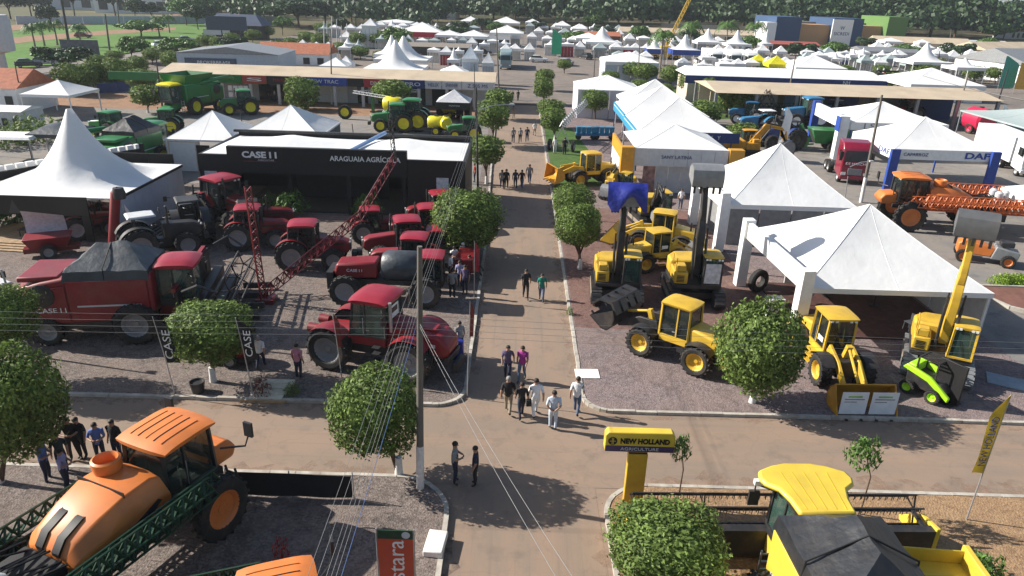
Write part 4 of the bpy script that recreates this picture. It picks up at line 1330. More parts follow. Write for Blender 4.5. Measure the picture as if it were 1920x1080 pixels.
# --- rows of far tents: front eave edge and tip as surveyed
FT = [
 ('red bordered white pyramid tent in the far middle', (-29.83, 231.81, 13.96, 4.00, 6.53), dict(valmat=mat('tent_red', (0.5, 0.02, 0.05), 0.6), val=1.4)),
 ('white pyramid tent left of the red bordered one', (-38.18, 235.48, 6.23, 4.00, 5.40), {}),
 ('front one of the twin white spire tents', (-21.84, 132.72, 10.28, 3.00, 7.98), dict(spire=True)),
 ('rear one of the twin white spire tents', (-23.33, 151.81, 10.49, 3.00, 7.55), dict(spire=True)),
 ('third spire tent peeping behind the twin ones', (-27.34, 161.19, 6.76, 3.00, 7.06), dict(spire=True)),
 ('white pyramid tent right of the red bordered one', (-20.19, 217.14, 7.53, 4.00, 5.23), {}),
 ('white pyramid tent second right of the red bordered one', (-13.10, 216.14, 8.52, 4.00, 5.48), {}),
 ('white pyramid tent on the skyline over the avenue end', (-5.67, 312.18, 11.38, 4.00, 6.23), {}),
 ('small white spire tent left of the avenue end', (-13.15, 151.27, 2.57, 3.00, 5.55), dict(spire=True)),
 ('tall pale grey gable tent left of the avenue end', (-8.54, 131.61, 2.79, 5.00, 7.20), dict(walls='flr', wallmat=WALLB, roofmat=mat('pale_blue_canvas', (0.5, 0.56, 0.62), 0.7))),
 ('low white tent just behind the shop row roof', (-11.17, 128.73, 4.91, 3.00, 4.07), {}),
 ('second pale grey tent left of the avenue end', (-5.54, 135.45, 2.12, 4.00, 5.84), dict(walls='flr', wallmat=WALLB)),
 ('white tent with a long grey skirt beyond the avenue', (-3.99, 238.43, 10.51, 4.00, 6.09), {}),
 ('small white tent left of the twin spires', (-32.71, 133.26, 4.90, 3.00, 4.31), {}),
 ('smaller white tent beside it left of the twin spires', (-31.62, 136.47, 2.72, 3.00, 4.36), {}),
 ('white spire tent behind the parked white cars', (22.70, 208.19, 9.75, 4.00, 8.12), dict(spire=True)),
 ('white tent left of the spire behind the cars', (20.15, 222.18, 7.69, 4.00, 5.41), {}),
 ('small white tent at the edge of the wood', (16.72, 300.75, 6.25, 4.00, 5.65), {}),
 ('second small white tent at the edge of the wood', (21.71, 278.23, 5.79, 4.00, 5.70), {}),
 ('third small white tent at the edge of the wood', (5.27, 322.69, 6.04, 4.00, 5.36), {}),
 ('broad low white tent over the clipped trees', (21.89, 149.47, 10.37, 4.00, 5.59), dict(walls='fl', wallmat=WALLB)),
 ('leftmost white spire tent of the blue walled row', (33.12, 184.77, 4.00, 4.00, 7.80), dict(spire=True, val=1.2, valmat=ROYAL)),
 ('second white spire tent of the blue walled row', (40.67, 185.76, 6.82, 4.00, 7.73), dict(spire=True, val=1.2, valmat=ROYAL)),
 ('third white spire tent above the blue walled row', (54.90, 221.40, 7.19, 4.00, 7.89), dict(spire=True)),
 ('fourth white spire tent right of the blue walled row', (61.76, 215.35, 6.85, 4.00, 7.93), dict(spire=True)),
 ('white low tent behind the palm', (44.84, 217.23, 3.33, 4.00, 5.49), {}),
 ('white spire tent left of the painted hall', (71.60, 220.08, 3.37, 4.00, 8.27), dict(spire=True)),
 ('left yellow pyramid canopy', (54.73, 171.80, 3.49, 3.00, 4.26), dict(roofmat=LEMON, valmat=LEMON)),
 ('right yellow pyramid canopy', (56.22, 163.85, 4.36, 3.00, 4.71), dict(roofmat=LEMON, valmat=LEMON)),
 ('wide white tent right of the yellow canopies', (63.12, 161.11, 10.83, 3.00, 5.27), dict(walls='f', wallmat=WALLB)),
 ('white tent behind the wide one right of the yellow canopies', (79.47, 190.63, 7.26, 3.00, 4.02), {}),
 ('left one of two tiny white spire tents', (81.65, 184.31, 2.32, 4.00, 5.53), dict(spire=True)),
 ('right one of two tiny white spire tents', (83.61, 183.46, 2.31, 4.00, 5.89), dict(spire=True)),
 ('tall white spire tent at the right behind the sandy roofs', (92.31, 171.58, 9.07, 4.00, 8.25), dict(spire=True)),
 ('smaller white spire tent at the far right', (94.12, 158.72, 6.05, 4.00, 5.90), dict(spire=True)),
 ('wide white tent with green painted front behind the long shed', (75.14, 136.18, 13.12, 3.00, 5.32), dict(walls='f', wallmat=WHITE)),
 ('tiny white tent below the dark trees at the right', (134.14, 252.75, 3.85, 4.00, 4.91), {}),
 ('low white canopy left of the sandy roofs', (124.45, 254.85, 6.16, 4.00, 5.03), {}),
 ('white tent left of the skyline hall', (-68.64, 368.97, 8.17, 4.00, 5.79), {}),
 ('white long canopy in front of the skyline hall', (-46.89, 288.10, 12.86, 4.00, 4.86), {}),
 ('white block tent at the left of the skyline hall', (-42.05, 213.81, 4.17, 6.00, 7.87), dict(walls='fl', wallmat=WHITE)),
 ('white tent under the skyline hall', (-42.67, 334.16, 9.23, 4.00, 5.58), {}),
 ('white tent right of the skyline hall', (-20.49, 315.64, 8.29, 4.00, 5.90), {}),
 ('pale canopy between the red bordered tent and the avenue', (-22.19, 244.87, 6.12, 4.00, 5.30), {}),
]
for lab, q, k in FT:
    kk = dict(val=0.6, group='far tents of the fairground')
    kk.update(k)
    tent_t(lab, q, **kk)

# --- sandy roofed sheds and other far buildings
def shed(label, corners, z0, z1, roofmat=ROOFT, wallmat=CREAM, name='shed', group='far sheds'):
    """Low building on a four-cornered plan with a two-slope roof."""
    c = Vector((sum(p[0] for p in corners) / 4, sum(p[1] for p in corners) / 4, 0))
    t = thing(name, label, 'shed' if name == 'shed' else 'building', (c.x, c.y), 0, group, 0)
    q = [(p[0] - c.x, p[1] - c.y) for p in corners]
    MB().plan(q, 0, z0).build('wall', wallmat, t, smooth=0)
    a, b, cc, d = [Vector((x * 1.05, y * 1.05, z0 + 0.05)) for x, y in q]
    r0, r1 = (a + d) / 2 + Vector((0, 0, z1 - z0)), (b + cc) / 2 + Vector((0, 0, z1 - z0))
    MB().add([a, b, cc, d, r0, r1], [(0, 1, 5, 4), (3, 4, 5, 2), (0, 4, 3), (1, 2, 5), (0, 3, 2, 1)]).build('roof', roofmat, t, smooth=0)
    n = 5
    va, vb = Vector((*q[0], 0)), Vector((*q[1], 0))
    for i in range(n):
        p0, p1 = va.lerp(vb, (i + 0.25) / n), va.lerp(vb, (i + 0.7) / n)
        o = Vector((va.y - vb.y, vb.x - va.x, 0)).normalized() * -0.06
        MB().bar(p0 + o + Vector((0, 0, z0 * 0.45)), p1 + o + Vector((0, 0, z0 * 0.45)), 0.1, z0 * 0.55).build('opening', DARK, t, smooth=0)
    return t
def rect(xy, w, d, rz=0.0):
    c, s = math.cos(rad(rz)), math.sin(rad(rz))
    return [(xy[0] + x * c - y * s, xy[1] + x * s + y * c) for x, y in ((-w / 2, -d / 2), (w / 2, -d / 2), (w / 2, d / 2), (-w / 2, d / 2))]
shed('sandy roofed shed left of the tall white spire tent', rect((139.77, 265.79), 30, 10, -8), 3.2, 5)
shed('sandy roofed shed at the far right', rect((155.09, 241.53), 30, 14, 18), 3.2, 5.4)
shed('white gable hall at the right edge', rect((117.07, 175.42), 16, 22, 12), 4.0, 7.0, GREY, WHITE, 'gable_hall')
shed('grey sheet roofed shed between the painted hall and the sandy sheds', rect((109.43, 226.21), 16, 12, -6), 2.6, 3.6, GREY, LGREY)
shed('red roofed bar behind the yellow canopies', rect((87.95, 246.30), 16, 9, -4), 2.6, 3.4, mat('dull_red_sheet', (0.30, 0.07, 0.05), 0.8), BROWN)
shed('orange tiled kiosk behind the shop row', rect((-48.19, 162.86), 15, 8, 0), 2.4, 4.4, TILE, WHITE, 'kiosk')
shed('long low sandy roof behind the wood edge', rect((70.42, 297.54), 60, 9, -2), 2.6, 4.2, ROOFT, CREAM)
shed('brown roofed restaurant beyond the red cars', rect((26.89, 260.24), 14, 10, 0), 2.8, 4.0, TILE, BROWN)
shed('dark roofed stalls under the red bordered tent', rect((-21.69, 196.29), 18, 8, 0), 2.2, 3.0, mat('weathered_sheet', (0.22, 0.19, 0.16), 0.9), DARK)
shed('grey roofed stalls beside the avenue end', rect((-11.15, 229.43), 16, 8, 0), 2.4, 3.2, GREY, DARK)
shed('orange roofed house at the left edge', rect((-67.23, 94.42), 10, 8, 0), 3.2, 5.2, TILE, WHITE, 'house')
shed('white flat booth below the orange roofed house', rect((-57.24, 80.67), 6, 4, 0), 2.4, 2.8, CANVAS, LGREY, 'booth')
shed('long grey warehouse in the far left distance', rect((-234.92, 419.34), 50, 20, 14), 7, 10, GREY, WALLB, 'warehouse')
shed('white warehouse with blue end in the far left distance', rect((-194.78, 399.97), 46, 20, 10), 8, 11, WHITE, WHITE, 'warehouse')
shed('blue warehouse in the far left distance', rect((-188.48, 427.34), 34, 20, 8), 10, 12, GREY, DKBLUE, 'warehouse')
shed('white apartment like block right of the blue warehouse', rect((-193.28, 498.32), 40, 20, 5), 9, 11, LGREY, WHITE, 'warehouse')
shed('far white house at the right edge below the ridge', rect((261.90, 404.00), 18, 10, 20), 4, 6, TILE, WHITE, 'house')
shed('white rows of stalls at the far right by the posts', rect((170.56, 292.91), 30, 8, -4), 2.6, 3.4, LGREY, WHITE, 'stalls')
t = thing('boundary_wall', 'long pale wall beyond the dirt track on the far left', 'wall', (-177.71, 266.98), math.degrees(math.atan2(1, 1)) - 3, None, 0)
for i in range(14):
    MB().box(i * 7, i * 7 + 6.9, -0.2, 0.2, 0, 3.0).build('wall_panel', WALLB, t, smooth=0)
t = thing('boundary_wall', 'long sandy wall behind the white spire tents under the wood', 'wall', (63.14, 338.33), -3, None, 0)
for i in range(12):
    MB().box(i * 8, i * 8 + 7.9, -0.2, 0.2, 0, 4.5).build('wall_panel', CREAM, t, smooth=0)
t = thing('boundary_wall', 'low blue fence beside the hedge row and the parked cars', 'wall', (-63.41, 110.42), 52, None, 0)
for i in range(9):
    MB().box(i * 3, i * 3 + 2.9, -0.1, 0.1, 0, 1.5).build('wall_panel', DKBLUE, t, smooth=0)
t = thing('boundary_wall', 'grey stone wall beside the parked cars at the left', 'wall', (-77.12, 112.25), 30, None, 0)
for i in range(9):
    MB().box(i * 3.4, i * 3.4 + 3.35, -0.15, 0.15, 0, 2.2).build('wall_panel', mat('mottled_stone', (0.28, 0.28, 0.28), 0.9, var=0.4, scale=2), t, smooth=0)
t = thing('water_tank', 'white water tank tower at the left edge', 'water tank', (-77.67, 110.85), 0, None, 0)
MB().lathe([(0.9, 0), (0.9, 5.4), (2.4, 5.8), (2.5, 10.2), (2.2, 10.8), (0, 11.0)], 20).build('tank', LGREY, t)
MB().bar((-3.0, -2.5, 0), (-2.0, -1.0, 5.4), 0.3).build('stair', WHITE, t)
t = thing('booth', 'dark blue roofed booth at the top beyond the lawn', 'booth', (-87.12, 234.68), 0, None, 0)
MB().box(-8, 8, -4, 4, 0, 4).build('wall', DARK, t)
MB().frus((-9, 9, -5, 5), (-6, 6, -1, 1), 4.02, 7).build('roof', mat('slate_blue_roof', (0.045, 0.065, 0.11), 0.6), t)
MB().box(-9, -1, -5.3, -5.1, 1.2, 2.8).build('opening', LGREY, t)
t = thing('billboard', 'dark billboard seen from behind by the parked cars', 'billboard', (-87.17, 148.28), 5, 'billboards', 0)
MB().box(-3.6, 3.6, -0.1, 0.1, 1.2, 4.8).build('board', SCREENB, t)
for x in (-2.8, 2.8):
    MB().box(x - 0.1, x + 0.1, 0.11, 0.3, 0, 4.6).build('post', DARK, t)
t = thing('billboard', 'tall dark billboard on posts behind the white walled hall', 'billboard', (-75.59, 195.26), 2, 'billboards', 0)
MB().box(-5.2, 5.2, -0.1, 0.1, 4.6, 8.0).build('board', mat('slate_board', (0.06, 0.075, 0.11), 0.6), t)
for x in (-1.5, 3.2):
    MB().box(x - 0.12, x + 0.12, 0.11, 0.35, 0, 7.8).build('post', DARK, t)

# --- further rows of small booths that fill the far fairground
ORD = ['first', 'second', 'third', 'fourth', 'fifth', 'sixth', 'seventh', 'eighth', 'ninth', 'tenth', 'eleventh', 'twelfth']
ROWS = [('in the second row under the wood', [(6.54, 266.77, 3.54, 3.00, 4.06), (11.19, 266.59, 3.54, 3.00, 4.06), (16.05, 266.87, 3.54, 3.00, 4.04), (20.70, 266.70, 3.54, 3.00, 4.06), (25.54, 266.63, 3.54, 3.00, 4.06), (30.22, 266.80, 3.54, 3.00, 4.04), (35.06, 266.73, 3.53, 3.00, 4.06), (39.79, 266.70, 3.72, 3.00, 4.05), (44.58, 266.84, 3.53, 3.00, 4.04)]),
        ('in the row left of the tall palm', [(8.19, 203.47, 3.14, 3.00, 3.93), (12.47, 203.47, 3.14, 3.00, 3.93), (16.76, 203.47, 3.14, 3.00, 3.93), (21.05, 203.47, 3.14, 3.00, 3.93), (25.34, 203.47, 3.14, 3.00, 3.93), (29.63, 203.47, 3.14, 3.00, 3.93)]),
        ('in the row beside the blue walled tents', [(23.12, 174.52, 2.70, 3.00, 3.79), (26.38, 174.57, 2.82, 3.00, 3.79), (29.64, 174.51, 2.70, 3.00, 3.79)]),
        ('in the row left of the red bordered tent', [(-48.51, 213.31, 3.00, 3.00, 3.90), (-44.74, 213.20, 3.00, 3.00, 3.92), (-41.02, 213.31, 3.00, 3.00, 3.90), (-37.29, 213.43, 3.01, 3.00, 3.90)]),
        ('in the row above the twin spires', [(-37.84, 204.10, 2.88, 3.00, 3.86), (-34.10, 204.06, 2.87, 3.00, 3.86), (-30.37, 204.01, 2.87, 3.00, 3.88), (-26.66, 204.19, 2.88, 3.00, 3.86), (-22.92, 204.14, 2.87, 3.00, 3.86)]),
        ('in the second row right of the painted hall', [(70.27, 185.37, 3.12, 3.00, 3.90), (74.57, 185.35, 3.11, 3.00, 3.90), (78.87, 185.33, 3.11, 3.00, 3.90), (83.32, 185.37, 3.11, 3.00, 3.90), (87.62, 185.35, 3.11, 3.00, 3.90), (91.91, 185.33, 3.11, 3.00, 3.90)]),
        ('in the row below the far right shed', [(92.70, 170.83, 2.99, 3.00, 3.88), (96.82, 170.86, 2.99, 3.00, 3.88), (100.93, 170.89, 2.99, 3.00, 3.88), (104.96, 170.77, 2.98, 3.00, 3.89), (109.07, 170.80, 2.99, 3.00, 3.89)]),
        ('in the row behind the orange kiosk', [(-50.65, 177.98, 2.52, 3.00, 3.75), (-47.49, 177.90, 2.52, 3.00, 3.76), (-44.37, 177.98, 2.51, 3.00, 3.75), (-41.25, 178.06, 2.52, 3.00, 3.75)]),
        ('in the row before the sandy wall', [(31.15, 204.95, 2.88, 3.00, 3.87), (34.61, 204.99, 2.87, 3.00, 3.87), (38.08, 205.03, 2.88, 3.00, 3.87), (41.51, 204.86, 2.87, 3.00, 3.88), (44.97, 204.90, 2.87, 3.00, 3.87)]),
        ('in the row left of the skyline tents', [(-46.77, 243.12, 3.24, 3.00, 3.96), (-42.69, 243.18, 3.24, 3.00, 3.96), (-38.57, 242.94, 3.24, 3.00, 3.96), (-34.41, 243.13, 3.41, 3.00, 3.96), (-30.26, 243.15, 3.24, 3.00, 3.96), (-26.18, 243.21, 3.24, 3.00, 3.94), (-22.07, 242.98, 3.24, 3.00, 3.96)]),
        ('in the row behind the long blue hall', [(43.12, 170.30, 2.87, 3.00, 3.82), (47.44, 170.27, 2.87, 3.00, 3.82), (51.76, 170.24, 2.87, 3.00, 3.82), (56.12, 170.36, 2.87, 3.00, 3.82), (60.44, 170.33, 2.87, 3.00, 3.82)]),
        ('in the row under the wood right of the avenue', [(4.21, 305.45, 4.04, 3.00, 4.22), (9.32, 305.54, 4.04, 3.00, 4.22), (14.44, 305.63, 4.04, 3.00, 4.20), (19.53, 305.27, 4.04, 3.00, 4.22), (24.64, 305.35, 4.03, 3.00, 4.22), (29.76, 305.45, 4.04, 3.00, 4.22), (34.88, 305.54, 4.04, 3.00, 4.22), (40.01, 305.64, 4.04, 3.00, 4.20), (45.07, 305.27, 4.03, 3.00, 4.22), (50.19, 305.36, 4.03, 3.00, 4.22)]),
        ('in the row behind the far white cars', [(-0.67, 232.22, 3.25, 3.00, 3.99), (3.73, 232.25, 3.25, 3.00, 3.99), (8.20, 232.40, 3.41, 3.00, 3.98), (12.60, 232.43, 3.42, 3.00, 3.98), (16.98, 232.18, 3.41, 3.00, 4.00), (21.37, 232.21, 3.41, 3.00, 3.98), (25.77, 232.24, 3.41, 3.00, 3.98)]),
        ('in the row at the end of the avenue', [(-3.75, 186.85, 2.64, 3.00, 3.79), (-0.46, 186.75, 2.63, 3.00, 3.80), (2.83, 186.84, 2.63, 3.00, 3.79)]),
        ('in the row right of the red bordered tent', [(-18.55, 204.10, 2.72, 3.00, 3.80), (-15.61, 204.21, 2.88, 3.00, 3.79), (-12.67, 204.16, 2.72, 3.00, 3.79), (-9.65, 204.01, 2.72, 3.00, 3.80), (-6.64, 204.08, 2.73, 3.00, 3.80), (-3.62, 204.15, 2.73, 3.00, 3.80)]),
        ('in the row under the big skyline hall', [(-51.33, 277.98, 3.88, 3.00, 4.19), (-46.95, 277.99, 4.08, 3.00, 4.21), (-42.72, 278.22, 4.08, 3.00, 4.19), (-38.42, 278.06, 4.07, 3.00, 4.19), (-34.14, 277.91, 4.07, 3.00, 4.20), (-29.80, 278.11, 3.89, 3.00, 4.19), (-25.43, 278.11, 4.08, 3.00, 4.19), (-21.15, 277.95, 4.07, 3.00, 4.21), (-16.89, 278.18, 4.07, 3.00, 4.19)]),
        ('in the row left of the twin spires', [(-42.25, 185.35, 2.61, 3.00, 3.78), (-38.97, 185.26, 2.62, 3.00, 3.79)]),
        ('in the row right of the twin spires', [(-19.67, 170.56, 2.41, 3.00, 3.71), (-16.35, 170.66, 2.53, 3.00, 3.71), (-13.03, 170.49, 2.41, 3.00, 3.72), (-9.72, 170.59, 2.53, 3.00, 3.71)]),
        ('in the row under the sandy wall', [(35.21, 244.44, 3.41, 3.00, 4.04), (39.92, 244.60, 3.58, 3.00, 4.04), (44.68, 244.42, 3.58, 3.00, 4.05), (49.49, 244.55, 3.59, 3.00, 4.04), (54.22, 244.53, 3.41, 3.00, 4.04), (58.87, 244.40, 3.58, 3.00, 4.05), (63.69, 244.52, 3.58, 3.00, 4.04), (68.51, 244.64, 3.58, 3.00, 4.04), (73.25, 244.46, 3.58, 3.00, 4.05)]),
        ('in the row behind the yellow canopies', [(52.14, 202.02, 3.11, 3.00, 3.93), (56.40, 202.02, 3.11, 3.00, 3.93), (60.66, 202.02, 3.11, 3.00, 3.93), (64.91, 202.02, 3.11, 3.00, 3.93), (69.17, 202.02, 3.11, 3.00, 3.93)]),
        ('in the row right of the painted hall', [(77.11, 204.31, 3.14, 3.00, 3.94), (80.99, 204.33, 3.14, 3.00, 3.92), (84.96, 204.21, 3.14, 3.00, 3.94), (88.84, 204.23, 3.14, 3.00, 3.94), (92.90, 204.31, 3.14, 3.00, 3.94), (96.78, 204.33, 3.14, 3.00, 3.92), (100.74, 204.21, 3.14, 3.00, 3.94), (104.62, 204.22, 3.13, 3.00, 3.94)]),
        ('in the row below the tall right spire tent', [(81.29, 174.93, 3.07, 3.00, 3.90), (85.35, 174.91, 3.06, 3.00, 3.90), (89.48, 174.98, 3.18, 3.00, 3.89)]),
        ('in the row between the far sandy sheds', [(111.30, 206.43, 3.45, 3.00, 4.01), (115.65, 206.43, 3.45, 3.00, 4.01), (119.99, 206.43, 3.45, 3.00, 4.01), (124.34, 206.43, 3.45, 3.00, 4.01), (128.69, 206.43, 3.45, 3.00, 4.01), (133.03, 206.43, 3.45, 3.00, 4.01)]),
        ('in the row right of the far white gable', [(113.07, 238.90, 3.33, 3.00, 4.02), (117.18, 238.75, 3.32, 3.00, 4.03), (121.43, 238.90, 3.32, 3.00, 4.02), (125.69, 239.04, 3.33, 3.00, 4.02), (129.80, 238.90, 3.32, 3.00, 4.02), (133.90, 238.76, 3.32, 3.00, 4.03)]),
        ('in the row left of the skyline hall', [(-64.64, 253.27, 3.37, 3.00, 4.00), (-60.71, 253.15, 3.37, 3.00, 4.00), (-56.63, 253.11, 3.37, 3.00, 4.00), (-52.78, 253.31, 3.37, 3.00, 4.00)]),
        ('in the row before the white trucks', [(35.00, 159.96, 2.82, 3.00, 3.82), (39.25, 160.05, 2.93, 3.00, 3.81), (43.50, 160.03, 2.82, 3.00, 3.82), (47.71, 159.99, 2.93, 3.00, 3.82)])]
rb = random.Random(21)
for phrase, items in ROWS:
    for i, q in enumerate(items):
        k = rb.random()
        if k < 0.2:
            kw = dict(walls='f', wallmat=rb.choice((DARK, ROYAL, SIGNRED, LGREY)))
        elif k < 0.35:
            kw = dict(roofmat=CANVASG, valmat=CANVASG, walls='b', wallmat=LGREY)
        else:
            kw = dict(walls='b', wallmat=LGREY)
        cx, cy, w, e, a = q
        tent_t('small booth, %s from the left %s' % (ORD[i], phrase), (cx + rb.uniform(-0.6, 0.6), cy + rb.uniform(-3, 3), w * rb.uniform(0.85, 1.2), e * rb.uniform(0.9, 1.15), a * rb.uniform(0.95, 1.2)),
               val=0.6, spire=rb.random() < 0.2, group='far booths of the fairground', name='market_booth', **kw)


# ------------------------------------------------------------------ machines (local frame: +x forward, +y left)
WM = {}
def wheel_meshes(r, w, rim, lug):
    key = (round(r, 2), round(w, 2), rim.name, lug)
    if key in WM:
        return WM[key]
    m = MB()
    h = w / 2
    m.lathe([(0.56 * r, -h * 0.7), (0.66 * r, -h * 0.95), (0.84 * r, -h), (0.94 * r, -h * 0.86), (0.965 * r, -h * 0.5), (0.97 * r, 0), (0.965 * r, h * 0.5), (0.94 * r, h * 0.86), (0.84 * r, h), (0.66 * r, h * 0.95), (0.56 * r, h * 0.7)], 26, 'y', closed=True)
    if lug:
        n = 18
        for k in range(n):
            for s in (-1, 1):
                a = 2 * PI * (k + (0.5 if s > 0 else 0)) / n
                M1 = Matrix.Rotation(a, 4, 'Y') @ Matrix.Translation((0, s * h * 0.48, r * 0.965)) @ Matrix.Rotation(s * 0.75, 4, 'Z')
                m.box(-0.035 * r - 0.012, 0.035 * r + 0.012, -h * 0.58, h * 0.58, -0.03 * r, 0.05 * r, M1)
    ty = m.mesh('wheel', RUBBER, 30)
    q = MB()
    pr = [(0.0, h * 0.32), (0.13 * r, h * 0.32), (0.15 * r, h * 0.12), (0.34 * r, h * 0.02), (0.47 * r, h * 0.22), (0.52 * r, h * 0.62), (0.60 * r, h * 0.80), (0.60 * r, h * 0.6)]
    q.lathe(pr, 22, 'y')
    q.lathe([(a, -b) for a, b in pr], 22, 'y')
    for k in range(8):
        a = 2 * PI * k / 8
        for s in (-1, 1):
            q.lathe([(0.0, s * h * 0.17), (0.03 * r, s * h * 0.17), (0.03 * r, s * h * 0.05)], 5, 'y', (0.24 * r * math.sin(a), 0, 0.24 * r * math.cos(a)))
    WM[key] = (ty, q.mesh('rim', rim, 35))
    return WM[key]

def wheel(t, x, y, r, w, rim=RIM, lug=True, steer=0.0):
    ty, rm = wheel_meshes(r, w, rim, lug)
    o = put(ty, 'wheel', t, (x, y, r), (0, random.Random(int(x * 97 + y * 31)).uniform(0, 1), rad(steer)))
    put(rm, 'rim', o)
    return o

def cab(t, x0, x1, w, z0, z1, roofmat, frame, glass=GLASS, lean=0.12, over=0.15, roofh=0.2, taper=0.06, name='cab'):
    """Glazed operator cab: corner pillars, sills, panes and a crowned roof."""
    b = (x0, x1, -w / 2, w / 2)
    tp = (x0 + lean, x1 - lean * 0.4, -w / 2 + taper, w / 2 - taper)
    c = MB()
    P0 = [(b[0], b[2]), (b[1], b[2]), (b[1], b[3]), (b[0], b[3])]
    P1 = [(tp[0], tp[2]), (tp[1], tp[2]), (tp[1], tp[3]), (tp[0], tp[3])]
    for (a, d) in zip(P0, P1):
        c.bar((*a, z0), (*d, z1), 0.09)
    for k in range(4):
        a, d = P0[k], P0[(k + 1) % 4]
        c.bar((*a, z0 + 0.04), (*d, z0 + 0.04), 0.09)
        a, d = P1[k], P1[(k + 1) % 4]
        c.bar((*a, z1 - 0.04), (*d, z1 - 0.04), 0.08)
    xm = x0 + (x1 - x0) * 0.42
    for s in (-1, 1):
        c.bar((xm, s * w / 2, z0), (xm, s * (w / 2 - taper), z1), 0.06)
    fr = c.build('cab_frame', frame, t)
    g = MB()
    i = 0.015
    g.frus((b[0] + i, b[1] - i, b[2] + i, b[3] - i), (tp[0] + i, tp[1] - i, tp[2] + i, tp[3] - i), z0 + 0.02, z1 - 0.02)
    g.build('cab_glass', glass, fr)
    cx, wd = (x0 + x1) / 2, w
    MB().box(cx - 0.42, cx - 0.02, -0.24, 0.24, z0 + 0.30, z0 + 0.44).box(cx - 0.46, cx - 0.36, -0.22, 0.22, z0 + 0.40, z0 + 1.0).build('seat', DARK, fr, bevel=0.03)
    MB().tube([(x1 - 0.25, 0, z0 + 0.1), (x1 - 0.42, 0, z0 + 0.7)], 0.04, 6).lathe([(0.17, 0), (0.19, 0.015), (0.17, 0.03)], 12, 'z', (x1 - 0.43, 0, z0 + 0.7), closed=True).build('steering_column', BLACK, fr)
    for k in (-0.36, -0.22, 0.22, 0.36):
        MB().box(x1 - lean * 0.4 + 0.02, x1 - lean * 0.4 + 0.09, k * w * 1.15 - 0.055, k * w * 1.15 + 0.055, z1 - 0.11, z1 - 0.02).build('work_light', LAMP, fr)
    MB().tube([(x1 + 0.01, 0.1, z0 + 0.15), (x1 - lean * 0.2 + 0.015, -0.15, z0 + (z1 - z0) * 0.6)], 0.012, 4).build('wiper', BLACK, fr)
    for s in (-1, 1):
        MB().box(xm + 0.06, xm + 0.2, min(s * (w / 2 - 0.01), s * (w / 2 + 0.025)), max(s * (w / 2 - 0.01), s * (w / 2 + 0.025)), z0 + 0.3, z0 + 0.34).build('door_handle', STEEL, fr)
        MB().tube([(xm - 0.05, s * (w / 2 + 0.04), z0 + 0.15), (xm - 0.05, s * (w / 2 + 0.05), z0 + 0.9)], 0.014, 5).build('grab_rail', STEEL, fr)
    r = MB()
    o = over
    n = 6
    def fn(u, v):
        x = tp[0] - o * 0.7 + (tp[1] - tp[0] + o * 1.7) * u
        y = tp[2] - o + (tp[3] - tp[2] + 2 * o) * v
        cu, cv = 2 * u - 1, 2 * v - 1
        x -= 0.10 * cu * abs(cv) ** 3 * (tp[1] - tp[0]) * 0.5
        z = z1 + roofh * (1 - 0.55 * abs(cu) ** 4) * (1 - 0.45 * abs(cv) ** 4)
        return (x, y, z)
    r.grid(fn, 8, 8)
    base = [(tp[0] - o * 0.5, tp[2] - o * 0.8), (tp[1] + o * 0.8, tp[2] - o * 0.8), (tp[1] + o * 0.8, tp[3] + o * 0.8), (tp[0] - o * 0.5, tp[3] + o * 0.8)]
    nv = 8
    # skirt under the crowned top
    idx = [k for k in range(9)] + [9 * k + 8 for k in range(1, 9)] + [80 - k for k in range(1, 9)] + [9 * (8 - k) for k in range(1, 8)]
    vs = [r.v[k] for k in idx]
    low = [(p[0] * 1.0, p[1] * 0.97, z1 - 0.01) for p in vs]
    N = len(vs)
    r.add(vs + low, [(k, (k + 1) % N, (k + 1) % N + N, k + N) for k in range(N)] + [tuple(range(2 * N - 1, N - 1, -1))])
    r.build('cab_roof', roofmat, t, smooth=50)
    return fr

def light(t, x, y, z, r=0.07, name='headlight', axis='x'):
    MB().lathe([(0, 0.02), (r * 0.8, 0.02), (r, 0), (r * 0.9, -0.06), (0, -0.06)], 10, axis).build(name, LAMP, t, (x, y, z))

